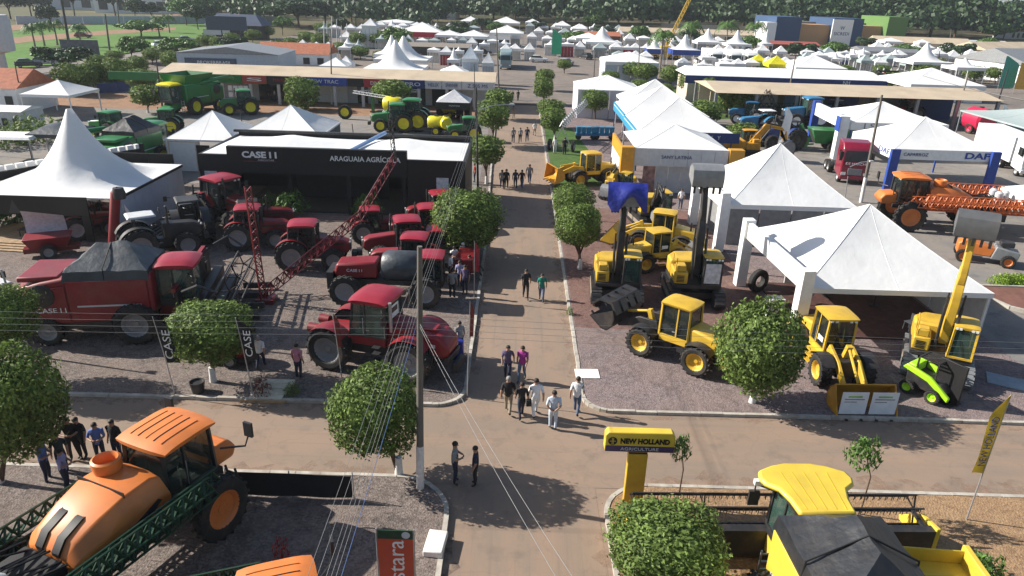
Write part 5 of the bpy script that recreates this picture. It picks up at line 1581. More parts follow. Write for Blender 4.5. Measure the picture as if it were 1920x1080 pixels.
def tractor(label, xy, rz, paint, roof, s=1.0, rim=RIM, group='tractors on show', cabbed=True, z=LZ, name='tractor', frontw=True, glass=GLASS):
    t = thing(name, label, 'tractor', xy, rz, group, z, s)
    R, r = 0.92, 0.66
    MB().prof([(-0.9, 0.55), (2.3, 0.55), (2.3, 0.95), (1.2, 1.0), (-0.9, 1.05)], -0.28, 0.28).build('chassis', DARK, t, bevel=0.02)
    h = MB().prof([(0.75, 0.95), (2.55, 0.92), (2.72, 1.15), (2.66, 1.55), (2.3, 1.72), (0.75, 1.86)], -0.40, 0.40).build('hood', paint, t, bevel=0.09)
    MB().box(2.69, 2.74, -0.3, 0.3, 1.0, 1.46).build('grille', DARK, h, bevel=0.02)
    MB().box(0.9, 2.4, -0.408, -0.402, 1.42, 1.56).build('side_stripe', DARK, h)
    for y in (-0.24, 0.24):
        light(t, 2.73, y, 1.55)
    if cabbed:
        cab(t, -0.75, 0.78, 1.45, 1.15, 2.62, roof, DARK, glass, 0.12, 0.14, 0.2)
    else:
        p = MB()
        for y in (-0.5, 0.5):
            p.bar((-0.6, y, 0.95), (-0.6, y, 2.35), 0.08)
        p.bar((-0.6, -0.5, 2.35), (-0.6, 0.5, 2.35), 0.08)
        p.build('roll_bar', DARK, t)
        MB().frus((-0.95, 0.5, -0.62, 0.62), (-0.85, 0.4, -0.54, 0.54), 2.36, 2.46).build('canopy', roof, t, bevel=0.03)
        MB().box(-0.65, -0.15, -0.25, 0.25, 1.05, 1.25).build('seat', DARK, t, bevel=0.04)
        MB().box(-0.7, -0.6, -0.25, 0.25, 1.25, 1.65).build('seat_back', DARK, t, bevel=0.03)
        MB().tube([(0.7, 0, 1.5), (0.45, 0, 1.75)], 0.025, 6).lathe([(0.2, 0.0), (0.22, 0.02), (0.2, 0.04)], 12, 'z', (0.44, 0, 1.74), closed=True).build('steering_wheel', DARK, t)
    for sy in (-1, 1):
        f = MB()
        def fen(u, v, sy=sy):
            a = rad(25 + 130 * u)
            return (-0.55 + (R + 0.12) * math.cos(a), sy * (0.55 + 0.42 * v), R + (R + 0.10) * math.sin(a))
        f.grid(fen, 10, 2)
        f.build('fender', paint, t)
        wheel(t, -0.55, sy * 0.86, R, 0.52, rim)
        wheel(t, 1.75, sy * 0.80, r, 0.40, rim)
        MB().box(0.2, 0.6, sy * 0.62 - 0.12, sy * 0.62 + 0.12, 0.5, 0.56).box(0.2, 0.6, sy * 0.6 - 0.12, sy * 0.6 + 0.12, 0.85, 0.9).build('step', DARK, t)
        MB().tube([(0.75, sy * 0.7, 2.3), (0.85, sy * 1.0, 2.35)], 0.02, 5).box(0.82, 0.86, sy * 1.0 - 0.1, sy * 1.0 + 0.1, 2.1, 2.4).build('mirror', DARK, t)
    MB().tube([(1.0, -0.46, 1.7), (1.0, -0.5, 2.75), (0.96, -0.52, 2.85)], 0.05, 8).build('exhaust', DARK, t)
    if frontw:
        MB().box(2.75, 3.05, -0.32, 0.32, 0.62, 0.95).build('front_weights', DARK, t, bevel=0.03)
    MB().bar((-0.9, -0.3, 0.7), (-1.6, -0.35, 0.55), 0.08).bar((-0.9, 0.3, 0.7), (-1.6, 0.35, 0.55), 0.08).bar((-0.9, 0, 1.1), (-1.5, 0, 0.95), 0.07).build('hitch', DARK, t)
    return t

RT = tractor('red cab tractor beside the dark stand post at the left', (-17.35, 44.46), 12, RED, REDTOP, 1.0, group='red tractors')
again(RT, 'red cab tractor with a grey rear wheel rim behind the red boom', (-12.81, 41.09), 8, LZ, 1.05)
again(RT, 'big red tractor with glazed cab parked against the black stand', (-20.6, 48.6), -32, LZ, 1.32)
again(RT, 'red cab tractor left of the dark covered machine', (-6.6, 42.6), 195, LZ, 1.05)
again(RT, 'red roofed tractor before the avenue tree, second from the stand', (-5.6, 45.9), 190, LZ, 1.0)
again(RT, 'red roofed tractor nearest the black stand on the right', (-5.3, 50.0), 200, LZ, 0.95)
again(RT, 'red roofed tractor behind the concrete pole', (-5.7, 39.7), 178, LZ, 1.0)
ST = tractor('small white roofed red tractor beside the spire tent', (-28.80, 45.27), 40, RED, LGREY, 0.85, group='red tractors', cabbed=False)
again(ST, 'dark tractor with a pale canopy beside the big red harvester', (-22.7, 42.0), 35, LZ, 1.15, swap={RED: DARK})
again(ST, 'white canopy tractor behind the red harvester at the left edge', (-24.8, 31.0), 150, LZ, 1.1, swap={RED: DKRED})
again(ST, 'little red tractor under the spire tent', (-29.77, 49.16), -20, LZ, 0.6)
again(ST, 'dark tractor half hidden beside the spire tent wall', (-21.6, 45.4), 120, LZ, 1.2, swap={RED: DARK, LGREY: DARK})
again(ST, 'dark canopy tractor behind the tall red lattice boom', (-17.9, 46.9), 20, LZ, 1.0, swap={RED: DKRED, LGREY: BLACK})
again(RT, 'red cab tractor under the avenue tree shade', (-4.7, 42.4), 185, LZ, 0.85)
again(RT, 'red tractor behind the raised boom near the stand steps', (-9.8, 46.3), 15, LZ, 0.85)
GT = tractor('green cab tractor before the large white roof', (-14.23, 86.88), 185, GREEN, GREEN, 1.2, rim=LEMON, group='green tractors', glass=GLASSG)
again(GT, 'green cab tractor behind the other one left of the yellow tanks', (-12.6, 88.0), 178, LZ, 1.35)
again(GT, 'green cab tractor in front of the blue shop sign', (-35.83, 95.75), 200, LZ, 1.15)
BTR = tractor('blue canopy tractor with white rims nearest the clipped bush', (31.27, 92.15), 190, BLUE, WHITE, 1.25, rim=WHITE, group='blue tractors', cabbed=False)
BT2 = tractor('blue cab tractor with white rims raised before the white tent frame', (39.82, 99.01), 185, BLUE, BLUE, 1.45, rim=WHITE, group='blue tractors', glass=GLASSG)
again(BTR, 'dark blue canopy tractor beside the green grain cart', (31.17, 83.44), 192, LZ, 1.3, swap={BLUE: DKBLUE, WHITE: DARK})
again(BT2, 'cab tractor by the lattice behind the blue ones', (32.08, 100.20), 170, LZ, 1.1)
again(RT, 'red tractor before the far white gable stand', (73.07, 149.13), 200, 0.1, 1.2)

# --- articulated four-wheel-drive tractor in the foreground
t = thing('articulated_tractor', 'large red articulated tractor with four lugged wheels at the street', 'tractor', (-5.95, 29.1), -16, 'red tractors', LZ)
R = 1.02
MB().box(-2.9, -0.2, -0.5, 0.5, 0.7, 1.3).build('rear_chassis', DARK, t, bevel=0.04)
MB().box(0.0, 2.9, -0.5, 0.5, 0.7, 1.35).build('front_chassis', DARK, t, bevel=0.04)
hd = MB().prof([(0.55, 1.35), (3.3, 1.1), (3.62, 1.3), (3.6, 1.75), (3.2, 2.15), (0.55, 2.45)], -0.68, 0.68).build('hood', RED, t, bevel=0.14)
MB().prof([(3.3, 0.85), (3.6, 0.85), (3.7, 1.28), (3.63, 1.32), (3.3, 1.12)], -0.6, 0.6).build('nose_guard', DARK, t, bevel=0.05)
MB().box(1.0, 3.0, -0.695, -0.685, 1.62, 1.78).build('side_decal', LGREY, hd)
MB().box(1.3, 2.9, -0.30, 0.30, 2.12, 2.34).build('hood_crown', RED, hd, bevel=0.05)
MB().prof([(-3.0, 1.3), (-0.9, 1.3), (-0.9, 1.72), (-2.6, 1.62), (-3.0, 1.5)], -0.62, 0.62).build('rear_deck', RED, t, bevel=0.08)
for y in (-0.5, 0.5):
    MB().lathe([(0, 0.0), (0.22, 0), (0.22, 0.5), (0.14, 0.52), (0.0, 0.52)], 12, 'x', (-3.3, y, 1.55)).build('rear_light_pod', RED, t)
cab(t, -1.0, 0.75, 1.75, 1.75, 3.35, REDTOP, DARK, GLASSG, 0.16, 0.22, 0.30)
MB().box(-0.95, 0.7, -0.85, 0.85, 1.3, 1.76).build('cab_base', RED, t, bevel=0.05)
MB().box(0.805, 0.815, -0.6, 0.35, 2.55, 3.15).build('window_sheet', WHITE, t)
MB().box(0.816, 0.82, -0.5, 0.25, 2.8, 3.05).build('sheet_print', DARK, t)
MB().tube([(0.95, -0.72, 2.1), (0.95, -0.76, 3.5)], 0.08, 8).build('exhaust', STEEL, t)
for x in (-1.95, 1.95):
    for sy in (-1, 1):
        wheel(t, x, sy * 1.12, R, 0.72, RIM)
        def fen(u, v, x=x, sy=sy):
            a = rad(40 + 100 * u)
            return (x + (R + 0.12) * math.cos(a), sy * (0.72 + 0.75 * v), R + (R + 0.10) * math.sin(a))
        MB().grid(fen, 10, 2).build('fender', RED, t)
for i in range(4):
    MB().box(0.15, 0.5, -1.15, -0.85, 0.45 + i * 0.3, 0.49 + i * 0.3).build('step', DARK, t)
MB().box(3.7, 3.95, -0.5, 0.5, 0.45, 0.95).build('front_weights', DARK, t, bevel=0.05)
for sy in (-1, 1):
    MB().tube([(0.6, sy * 0.9, 3.2), (0.85, sy * 1.35, 3.25), (0.85, sy * 1.35, 2.7)], 0.025, 6).box(0.82, 0.88, sy * 1.35 - 0.14, sy * 1.35 + 0.14, 2.65, 3.05).build('mirror', DARK, t)
t = tag(MB().lathe([(0.0, 0), (0.28, 0), (0.3, 0.06), (0.29, 0.85), (0.3, 0.9), (0.24, 0.92), (0, 0.92)], 16).build('barrel', BLUETARP, None, (-2.47, 29.83) + (LZ,)), 'dark blue barrel before the nose of the articulated tractor', 'barrel')

# --- combine harvester
def combine(label, xy, rz, paint, s=1.0, cover=None, group=None, header=None, rim=RIM, text=None, roof=None, z=LZ, open_hopper=False, auger=True):
    t = thing('combine_harvester', label, 'harvester', xy, rz, group, z, s)
    b = MB().prof([(-4.1, 1.35), (-3.6, 1.0), (1.5, 1.05), (1.75, 1.7), (1.75, 3.3), (-1.2, 3.35), (-2.9, 3.05), (-4.1, 2.75)], -1.45, 1.45).build('body', paint, t, bevel=0.12)
    for sy in (-1, 1):
        MB().prof([(-3.9, 1.45), (-1.9, 1.2), (-1.9, 2.9), (-3.9, 2.6)], min(sy * 1.46, sy * 1.52), max(sy * 1.46, sy * 1.52)).build('rear_side_panel', paint, b, bevel=0.03)
        MB().prof([(-1.82, 1.2), (0.55, 1.2), (1.55, 1.75), (1.55, 3.1), (-1.82, 3.1)], min(sy * 1.46, sy * 1.53), max(sy * 1.46, sy * 1.53)).build('side_panel', paint, b, bevel=0.03)
        MB().lathe([(0, 0.03 * sy), (0.5, 0.03 * sy), (0.55, 0), (0.55, -0.05 * sy)], 20, 'y', (-2.9, sy * 1.55, 2.45)).build('air_screen', DARK, b)
        MB().box(-1.5, 1.2, min(sy * 1.535, sy * 1.545), max(sy * 1.535, sy * 1.545), 1.86, 1.94).build('side_decal', LGREY, b)
        MB().box(-3.6, 0.6, sy * 1.0 - 0.3, sy * 1.0 + 0.3, 0.7, 1.05).build('side_sill', DARK, t)
        if text:
            lettering(text, 0.32, WHITE, b, (-2.6, sy * 1.56, 1.75), (PI / 2, 0, 0 if sy < 0 else PI), width=1.25)
        wheel(t, 0.85, sy * 1.55, 0.98, 0.72, rim)
        wheel(t, -3.0, sy * 1.35, 0.68, 0.46, rim)
    MB().box(-3.9, -2.2, -1.2, 1.2, 3.0, 3.25).build('engine_deck', paint, t, bevel=0.06)
    if cover:
        x0, x1, w = -1.95, 1.68, 1.5
        ring = [(x0, -w), (x1, -w), (x1, w), (x0, w)]
        vs = [(x, y, 3.05) for x, y in ring] + [(x * 0.97, y * 0.95, 3.62) for x, y in ring] + [(-0.75, 0, 4.42), (0.55, 0, 4.46)]
        m0 = MB().add(vs, [(0, 1, 5, 4), (1, 2, 6, 5), (2, 3, 7, 6), (3, 0, 4, 7), (4, 5, 9, 8), (5, 6, 9), (6, 7, 8, 9), (7, 4, 8)])
        c = m0.build('hopper_cover', cover, t, smooth=0)
        bm = bmesh.new()
        bm.from_mesh(c.data)
        bmesh.ops.subdivide_edges(bm, edges=bm.edges[:], cuts=5, use_grid_fill=True)
        rr = random.Random(9)
        for v in bm.verts:
            k = (v.co.z - 3.05) / 1.4
            v.co.z += -0.10 * math.sin(PI * min(1, max(0, k))) + 0.035 * math.sin(v.co.x * 5.1 + v.co.y * 2.3) * (k > 0.1) + rr.uniform(-0.012, 0.012)
            v.co.x += 0.03 * math.sin(v.co.y * 7 + v.co.z * 5)
        bm.to_mesh(c.data)
        bm.free()
        for p in c.data.polygons:
            p.use_smooth = True
        c.data.set_sharp_from_angle(angle=rad(30))
        MB().tube([(-0.2, -1.47, 3.1), (-0.2, -1.44, 3.64), (-0.15, 0, 4.40), (-0.2, 1.44, 3.64), (-0.2, 1.47, 3.1)], 0.03, 6).build('cover_seam', BLACK, c)
    elif open_hopper:
        for (b0, t0) in (((-1.8, 1.6, -1.4, -1.35), (-2.2, 2.0, -1.9, -1.85)), ((-1.8, 1.6, 1.35, 1.4), (-2.2, 2.0, 1.85, 1.9)), ((-1.8, -1.75, -1.35, 1.35), (-2.2, -2.15, -1.85, 1.85)), ((1.55, 1.6, -1.35, 1.35), (1.95, 2.0, -1.85, 1.85))):
            MB().frus(b0, t0, 3.34, 4.4).build('hopper_flap', paint, t)
    if auger:
        MB().tube([(-0.6, 1.3, 3.3), (-1.0, 1.75, 3.5), (-4.9, 1.85, 3.75), (-5.3, 1.85, 3.4)], 0.21, 10).build('unloading_auger', paint, t)
    cab(t, 1.85, 3.35, 1.7, 1.75, 3.35, roof or paint, DARK, GLASSG, -0.05, 0.2, 0.32)
    MB().box(1.8, 3.3, -0.85, 0.85, 1.5, 1.76).build('cab_base', DARK, t)
    MB().prof([(1.6, 1.0), (3.8, 0.35), (3.9, 1.0), (1.8, 1.75)], -0.6, 0.6).build('feeder_house', paint, t, bevel=0.05)
    lad = MB()
    for y in (1.0, 1.4):
        lad.bar((2.2, y, 0.4), (2.2, y, 1.75), 0.05)
    for i in range(5):
        lad.bar((2.2, 1.0, 0.5 + i * 0.28), (2.2, 1.4, 0.5 + i * 0.28), 0.05)
    lad.build('ladder', STEEL, t)
    for sy in (-1, 1):
        MB().tube([(3.2, sy * 0.9, 3.1), (3.5, sy * 1.35, 3.1), (3.5, sy * 1.35, 2.5)], 0.03, 6).box(3.46, 3.54, sy * 1.35 - 0.16, sy * 1.35 + 0.16, 2.35, 2.85).build('mirror', DARK, t)
    if header:
        W = header
        h = MB()
        h.prof([(3.7, 0.15), (4.9, 0.12), (4.95, 0.2), (4.1, 0.4), (4.0, 1.15), (3.7, 1.15)], -W / 2, W / 2)
        hd = h.build('header', paint if paint is not YELL else DARK, t)
        MB().tube([(4.45, -W / 2, 0.55), (4.45, W / 2, 0.55)], 0.22, 10).build('header_auger', DARK, hd)
        rl = MB()
        for k in range(6):
            a = 2 * PI * k / 6 + 0.3
            y = (4.75 + 0.52 * math.cos(a), 1.15 + 0.52 * math.sin(a))
            rl.tube([(y[0], -W / 2 + 0.1, y[1]), (y[0], W / 2 - 0.1, y[1])], 0.035, 5)
            nt = int(W / 0.22)
            for i in range(nt):
                yy = -W / 2 + 0.2 + i * (W - 0.4) / nt
                rl.bar((y[0], yy, y[1]), (y[0] + 0.02, yy, y[1] - 0.2), 0.02)
            for q in range(5):
                yy = -W / 2 + 0.15 + q * (W - 0.3) / 4
                rl.bar((4.75, yy, 1.15), (y[0], yy, y[1]), 0.04)
        rl.tube([(4.75, -W / 2, 1.15), (4.75, W / 2, 1.15)], 0.07, 8)
        rl.build('reel', DARK, hd)
        for sy in (-1, 1):
            MB().prof([(3.7, 0.1), (5.5, 0.1), (5.6, 0.25), (4.6, 1.1), (3.7, 1.25)], min(sy * W / 2, sy * (W / 2 + 0.16)), max(sy * W / 2, sy * (W / 2 + 0.16))).build('header_end', paint, hd, bevel=0.03)
            MB().bar((3.8, sy * (W / 2 - 0.25), 1.1), (4.75, sy * (W / 2 - 0.25), 1.2), 0.1).build('reel_arm', DARK, hd)
    return t

combine('large red combine harvester with a grey tarpaulin over its hopper', (-18.9, 31.9), 10, RED, 1.03, cover=TARP, text='CASE I I', group='harvesters', roof=REDTOP, auger=False)
# front of it: a dark header parked on its own
t = thing('harvester_header', 'dark harvester header with red arms parked before the red harvester', 'header', (-15.30, 34.17), 100, None, LZ, 1.3)
for i in range(2):
    MB().box(-2.5, 2.5, -0.3 + i * 0.55, 0.1 + i * 0.55, 0.3, 0.7 + i * 0.4).build('trough', DARK, t, bevel=0.04)
MB().box(-2.5, 2.5, 0.8, 0.9, 0.2, 1.9).build('back_plate', BLACK, t)
MB().bar((-2.4, 0.95, 1.95), (2.4, 0.95, 1.95), 0.16).bar((-1.0, 0.95, 0.2), (-1.0, 0.95, 1.95), 0.14).bar((1.0, 0.95, 0.2), (1.0, 0.95, 1.95), 0.14).build('red_frame', RED, t)
rl = MB()
for k in range(5):
    a = 2 * PI * k / 5
    rl.tube([(-2.4, -0.6 + 0.55 * math.cos(a), 1.2 + 0.55 * math.sin(a)), (2.4, -0.6 + 0.55 * math.cos(a), 1.2 + 0.55 * math.sin(a))], 0.04, 5)
    for q in range(4):
        rl.bar((-2.3 + q * 1.53, -0.6, 1.2), (-2.3 + q * 1.53, -0.6 + 0.55 * math.cos(a), 1.2 + 0.55 * math.sin(a)), 0.04)
    for q in range(24):
        y, zz = -0.6 + 0.55 * math.cos(a), 1.2 + 0.55 * math.sin(a)
        rl.bar((-2.3 + q * 0.2, y, zz), (-2.3 + q * 0.2, y - 0.05, zz - 0.22), 0.02)
rl.build('reel', DARK, t)
for i in range(5):
    MB().prof([(-0.1, 0.1), (0.1, 0.1), (0.06, 0.35), (-0.06, 0.35)], -1.7, -0.5).build('divider', DARK, t, (-2.2 + i * 1.1, 0, 0), bevel=0.03)
for i in range(3):
    MB().box(-0.5 + i * 0.5, -0.35 + i * 0.5, 0.95, 1.9, 0.5, 0.75).build('drive_bar', STEEL, t)
MB().tube([(-2.6, 0.6, 2.0), (-2.8, 0.0, 2.3), (-2.6, -0.6, 1.9)], 0.05, 6).tube([(2.6, 0.6, 2.0), (2.8, 0.0, 2.3), (2.6, -0.6, 1.9)], 0.05, 6).build('guard_hoop', DARK, t)

combine('green combine harvester with a black cover beyond the spire tent', (-34.41, 64.20), 82, GREEN, 1.08, cover=TARPK, group='harvesters', rim=LEMON, z=LZ)
combine('green combine harvester with open hopper flaps before the green shop front', (-42.97, 95.29), 250, GREEN, 1.15, group='harvesters', rim=LEMON, roof=LEMON, open_hopper=True, auger=True)
combine('yellow combine harvester with a black tarpaulin and a wide dark header', (8.7, 13.75), 92, YELL, 0.97, cover=TARPK, group='harvesters', header=9.6, rim=YELL, auger=False)
yc = [o for o in C.objects if o.get('label', '').startswith('yellow combine')][0]
for o in list(yc.children):
    if o.name.startswith('cab_roof'):
        bpy.data.objects.remove(o)
half = [(1.7, 0.8), (2.3, 0.86), (2.75, 1.0), (3.0, 1.32), (3.25, 1.4), (3.6, 1.32), (3.85, 0.85), (3.98, 0.4)]
MB().plan([(x, -y) for x, y in half] + [(x, y) for x, y in half[::-1]], 3.36, 3.55).build('cab_roof', YELL, yc, bevel=0.08)
for k in range(5):
    MB().tube([(1.85, -0.56 + k * 0.28, 3.553), (3.5, -0.7 + k * 0.35, 3.553)], 0.012, 5).build('roof_rib', mat('rib_yellow', (0.5, 0.34, 0.02), 0.5), yc)
for sy in (-1, 1):
    for z0_ in (3.2,):
        MB().box(3.3, 3.45, sy * 1.35 - 0.12, sy * 1.35 + 0.12, 3.2, 3.35).build('work_light', LAMP, yc)
t = thing('grain_tray', 'yellow steel tray with a red reflector beside the black tarpaulin', 'tray', (12.05, 15.9), -4, None, LZ)
MB().box(-1.3, 1.3, -0.55, 0.55, 0.9, 1.0).build('floor', YELL, t)
for y in (-0.55, 0.5):
    MB().box(-1.3, 1.3, y, y + 0.05, 1.0, 1.45).build('side', YELL, t, bevel=0.02)
MB().box(1.25, 1.45, -0.7, 0.7, 0.75, 1.55).build('end_plate', YELL, t, bevel=0.04)
MB().box(0.3, 0.9, -0.58, -0.56, 1.08, 1.35).build('reflector', SIGNRED, t)
for x in (-1.0, 1.0):
    MB().box(x - 0.06, x + 0.06, -0.4, 0.4, 0, 0.89).build('stand', DARK, t)

# --- self-propelled sprayers
def sprayer(label, xy, rz, paint, boompaint, s=1.0, fold=5.5, rim=None, z=LZ, name='sprayer', group='self-propelled sprayers', tanks=True, boomz=1.7, text=None, nose=True):
    """High-clearance sprayer, cab in front, folded lattice booms along both sides."""
    t = thing(name, label, 'sprayer', xy, rz, group, z, s)
    rim = rim or paint
    R = 0.92
    fr = MB()
    fr.box(-3.4, 2.6, -0.75, -0.55, 1.25, 1.5).box(-3.4, 2.6, 0.55, 0.75, 1.25, 1.5)
    for x in (-3.2, -1.5, 0.4, 2.3):
        fr.box(x - 0.1, x + 0.1, -0.55, 0.55, 1.27, 1.48)
    fr.build('frame', DARK, t, bevel=0.02)
    for x in (-2.4, 1.7):
        for sy in (-1, 1):
            MB().bar((x, sy * 0.7, 1.35), (x, sy * 1.25, 1.30), 0.18).bar((x, sy * 1.2, 1.35), (x, sy * 1.2, 0.85), 0.2).build('axle_leg', DARK, t)
            wheel(t, x, sy * 1.45, R, 0.36, rim)
    ST_ = [(0.62, 2.55, 0.70, 1.0), (0.3, 2.74, 0.78, 1.03), (-0.5, 2.74, 0.80, 1.03), (-1.15, 2.56, 0.74, 1.0), (-1.8, 2.28, 0.64, 0.92), (-2.05, 1.95, 0.54, 0.82)]
    vs, fs = [], []
    for (x, zt, wt, wb) in ST_:
        vs += [(x, -wb, 1.5), (x, -wb * 1.02, 1.5 + (zt - 1.5) * 0.55), (x, -wt, zt - 0.08), (x, -wt * 0.45, zt), (x, wt * 0.45, zt), (x, wt, zt - 0.08), (x, wb * 1.02, 1.5 + (zt - 1.5) * 0.55), (x, wb, 1.5)]
    for i in range(len(ST_) - 1):
        for k in range(8):
            fs.append((i * 8 + k, i * 8 + (k + 1) % 8, (i + 1) * 8 + (k + 1) % 8, (i + 1) * 8 + k))
    fs += [tuple(range(8)), tuple(len(vs) - 1 - k for k in range(8))]
    h = MB().add(vs, fs).build('tank_hood', paint, t, smooth=32, bevel=0.05)
    for k in (-1, 1):
        MB().prof([(-2.06, 1.9), (-1.35, 2.40), (-1.2, 2.5), (-1.35, 2.505), (-1.85, 2.29), (-2.07, 2.0)], k * 0.28 - 0.12, k * 0.28 + 0.12).build('hood_slot', BLACK, h)
    MB().bar((-0.5, -0.81, 2.68), (-0.5, 0.81, 2.68), 0.02, 0.2).build('panel_gap', BLACK, h)
    MB().lathe([(0.34, 0), (0.36, 0.1), (0.36, 0.32), (0.3, 0.36), (0.26, 0.3), (0.24, 0.1), (0, 0.08)], 18, 'z', (0.05, 0.42, 2.72)).build('filler_ring', paint, h)
    for sy in (-1, 1):
        MB().prof([(-1.7, 1.65), (-0.2, 1.8), (0.3, 2.1), (0.2, 2.2), (-0.5, 1.95), (-1.7, 1.8)], min(sy * 0.9, sy * 1.06), max(sy * 0.9, sy * 1.06)).build('side_vent', DARK, h)
    rr = random.Random(4)
    for i in range(9):
        MB().tube([(-2.1, -0.7 + i * 0.17, 1.9 + rr.uniform(-.1, .2)), (-3.0, -0.6 + i * 0.15, 2.15 + rr.uniform(-.1, .2)), (-3.7, -0.8 + i * 0.2, 1.7)], 0.03, 5).build('hose', BLACK, t)
    MB().box(-3.5, -2.1, -0.7, 0.7, 1.5, 1.92).build('pump_box', BLACK, t, bevel=0.05)
    MB().prof([(-5.2, 1.2), (-2.6, 1.4), (-2.6, 1.75), (-5.2, 1.6)], -1.1, -0.75).build('side_box', mat('slate_box', (0.03, 0.035, 0.05), 0.5), t, bevel=0.05)
    cab(t, 0.75, 2.35, 1.5, 1.6, 3.05, paint, DARK, GLASS, 0.05, 0.2, 0.22)
    X0, X1 = 0.8 - 0.14, 2.33 + 0.2
    for k in range(5):
        cv = -0.62 + k * 0.31
        pth = []
        for i in range(7):
            cu = -0.7 + 1.3 * i / 6
            zz = 3.05 + 0.22 * (1 - 0.55 * abs(cu) ** 4) * (1 - 0.45 * abs(cv) ** 4)
            pth.append(((X0 + X1) / 2 + cu * (X1 - X0) / 2, cv * 0.89, zz + 0.004))
        MB().tube(pth, 0.014, 5).build('roof_rib', DARK if k % 2 else paint, t)
    MB().prof([(2.3, 1.45), (3.2, 1.4), (3.35, 1.7), (3.1, 2.05), (2.35, 2.1)], -0.6, 0.6).build('nose', paint, t, bevel=0.1)
    for sy in (-1, 1):
        MB().tube([(2.5, sy * 0.85, 2.2), (2.9, sy * 1.4, 2.2), (3.0, sy * 1.5, 2.6)], 0.03, 6).box(2.95, 3.03, sy * 1.5 - 0.14, sy * 1.5 + 0.14, 2.5, 2.95).build('mirror', DARK, t)
        bm = MB()
        for k in range(4 if sy < 0 or name != 'sprayer' or rz < 60 or rz > 90 else 2):
            yb = sy * (1.18 + 0.2 * k)
            zb = boomz - 0.35 + 0.34 * (k % 2) + 0.12 * k
            bm.truss((2.1 - 0.3 * k, yb, zb), (2.1 - 0.3 * k - fold * 1.35, yb, zb + 0.05), 0.24, 0.36, 20, 0.034)
        bm.build('boom', boompaint, t)
    MB().box(-3.9, -3.4, -0.9, 0.9, 0.8, 2.0).build('boom_mast', DARK, t, bevel=0.04)
    if tanks:
        for i, (x, y) in enumerate(((-3.4, -0.4), (-3.4, 0.35), (-3.9, 0.0))):
            MB().lathe([(0, 0), (0.2, 0), (0.22, 0.1), (0.22, 0.5), (0.12, 0.6), (0, 0.62)], 12, 'z', (x, y, 1.95)).build('rinse_tank', LGREY, t)
    if text:
        lettering(text, 0.3, WHITE, t, (-3.6, -1.12, 1.5), (PI / 2, 0, 0), width=1.0)
    ld = MB()
    for y in (-1.25, -0.9):
        ld.bar((2.75, y, 0.5), (2.55, y, 1.6), 0.05)
    for i in range(4):
        ld.bar((2.72 - i * 0.05, -1.25, 0.6 + i * 0.27), (2.72 - i * 0.05, -0.9, 0.6 + i * 0.27), 0.05)
    ld.build('ladder', DARK, t)
    return t
sprayer('orange sprayer with green folded booms in the lower left corner', (-11.05, 16.6), 67, ORANGE, DKGREEN, 1.12, fold=5.0, text='JACTO')
sprayer('orange roofed sprayer with green boom at the bottom edge', (-6.75, 12.0), 20, ORANGE, DKGREEN, 1.0, fold=3.0)
sprayer('orange sprayer with orange lattice booms and orange rims at the right', (32.17, 53.61), 172, ORANGE, mat('boom_orange', (0.55, 0.13, 0.03), 0.5, dirt=0.2), 1.25, fold=5.0)

# --- red sprayer with a raised lattice boom
t = thing('sprayer', 'red sprayer with a grey tank and a raised red lattice boom', 'sprayer', (-7.5, 36.6), 180, 'self-propelled sprayers', LZ, 0.88)
MB().prof([(-0.2, 1.6), (2.3, 1.55), (2.5, 1.9), (2.3, 2.5), (-0.2, 2.65)], -0.72, 0.72).build('hood', RED, t, bevel=0.14)
lettering('CASE I I', 0.26, WHITE, t, (1.2, 0.735, 2.1), (PI / 2, 0, PI), width=0.95)
tk = MB()
tk.lathe([(0, -1.2), (0.75, -1.15), (0.95, -0.9), (0.95, 0.9), (0.75, 1.15), (0, 1.2)], 20, 'x', (-1.6, 0, 2.25))
tk.build('tank', TARP, t)
MB().box(-3.6, 2.4, -0.7, 0.7, 1.2, 1.5).build('frame', DARK, t)
cab(t, -4.2, -2.9, 1.5, 1.6, 3.0, REDTOP, DARK, GLASS, 0.05, 0.2, 0.2)
for x in (-3.2, 1.7):
    for sy in (-1, 1):
        wheel(t, x, sy * 1.35, 0.98, 0.42, RIM)
        MB().bar((x, sy * 0.7, 1.35), (x, sy * 1.3, 1.35), 0.2).build('axle_leg', DARK, t)
MB().box(2.5, 2.9, -0.9, 0.9, 0.9, 2.0).build('boom_mast', DARK, t)
t2 = thing('lattice_boom', 'red lattice boom standing upright and leaning across the red tractors', 'boom', (-13.39, 35.64), 0, None, LZ)
bz = [Vector((0, 0, 0)), Vector((0.0, 0.0, 6.2))]
MB().truss((-0.15, 0, 0.2), (-0.35, 0.1, 6.4), 0.34, 0.34, 14, 0.035, up=(0, -1, 0)).build('upright_section', DKRED, t2)
MB().truss((0.05, 0.2, 0.35), (4.3, 4.2, 3.4), 0.45, 0.55, 14, 0.032).build('inner_section', DKRED, t2)
MB().truss((4.3, 4.2, 3.4), (5.9, 8.0, 6.2), 0.4, 0.5, 9, 0.03).build('middle_section', DKRED, t2)
MB().truss((5.9, 8.0, 6.2), (5.6, 8.6, 9.2), 0.25, 0.3, 7, 0.025, up=(0, 1, 0)).build('outer_section', DARK, t2)
MB().box(-0.5, 0.5, -0.4, 0.4, 0.0, 0.25).build('foot', DKRED, t2)
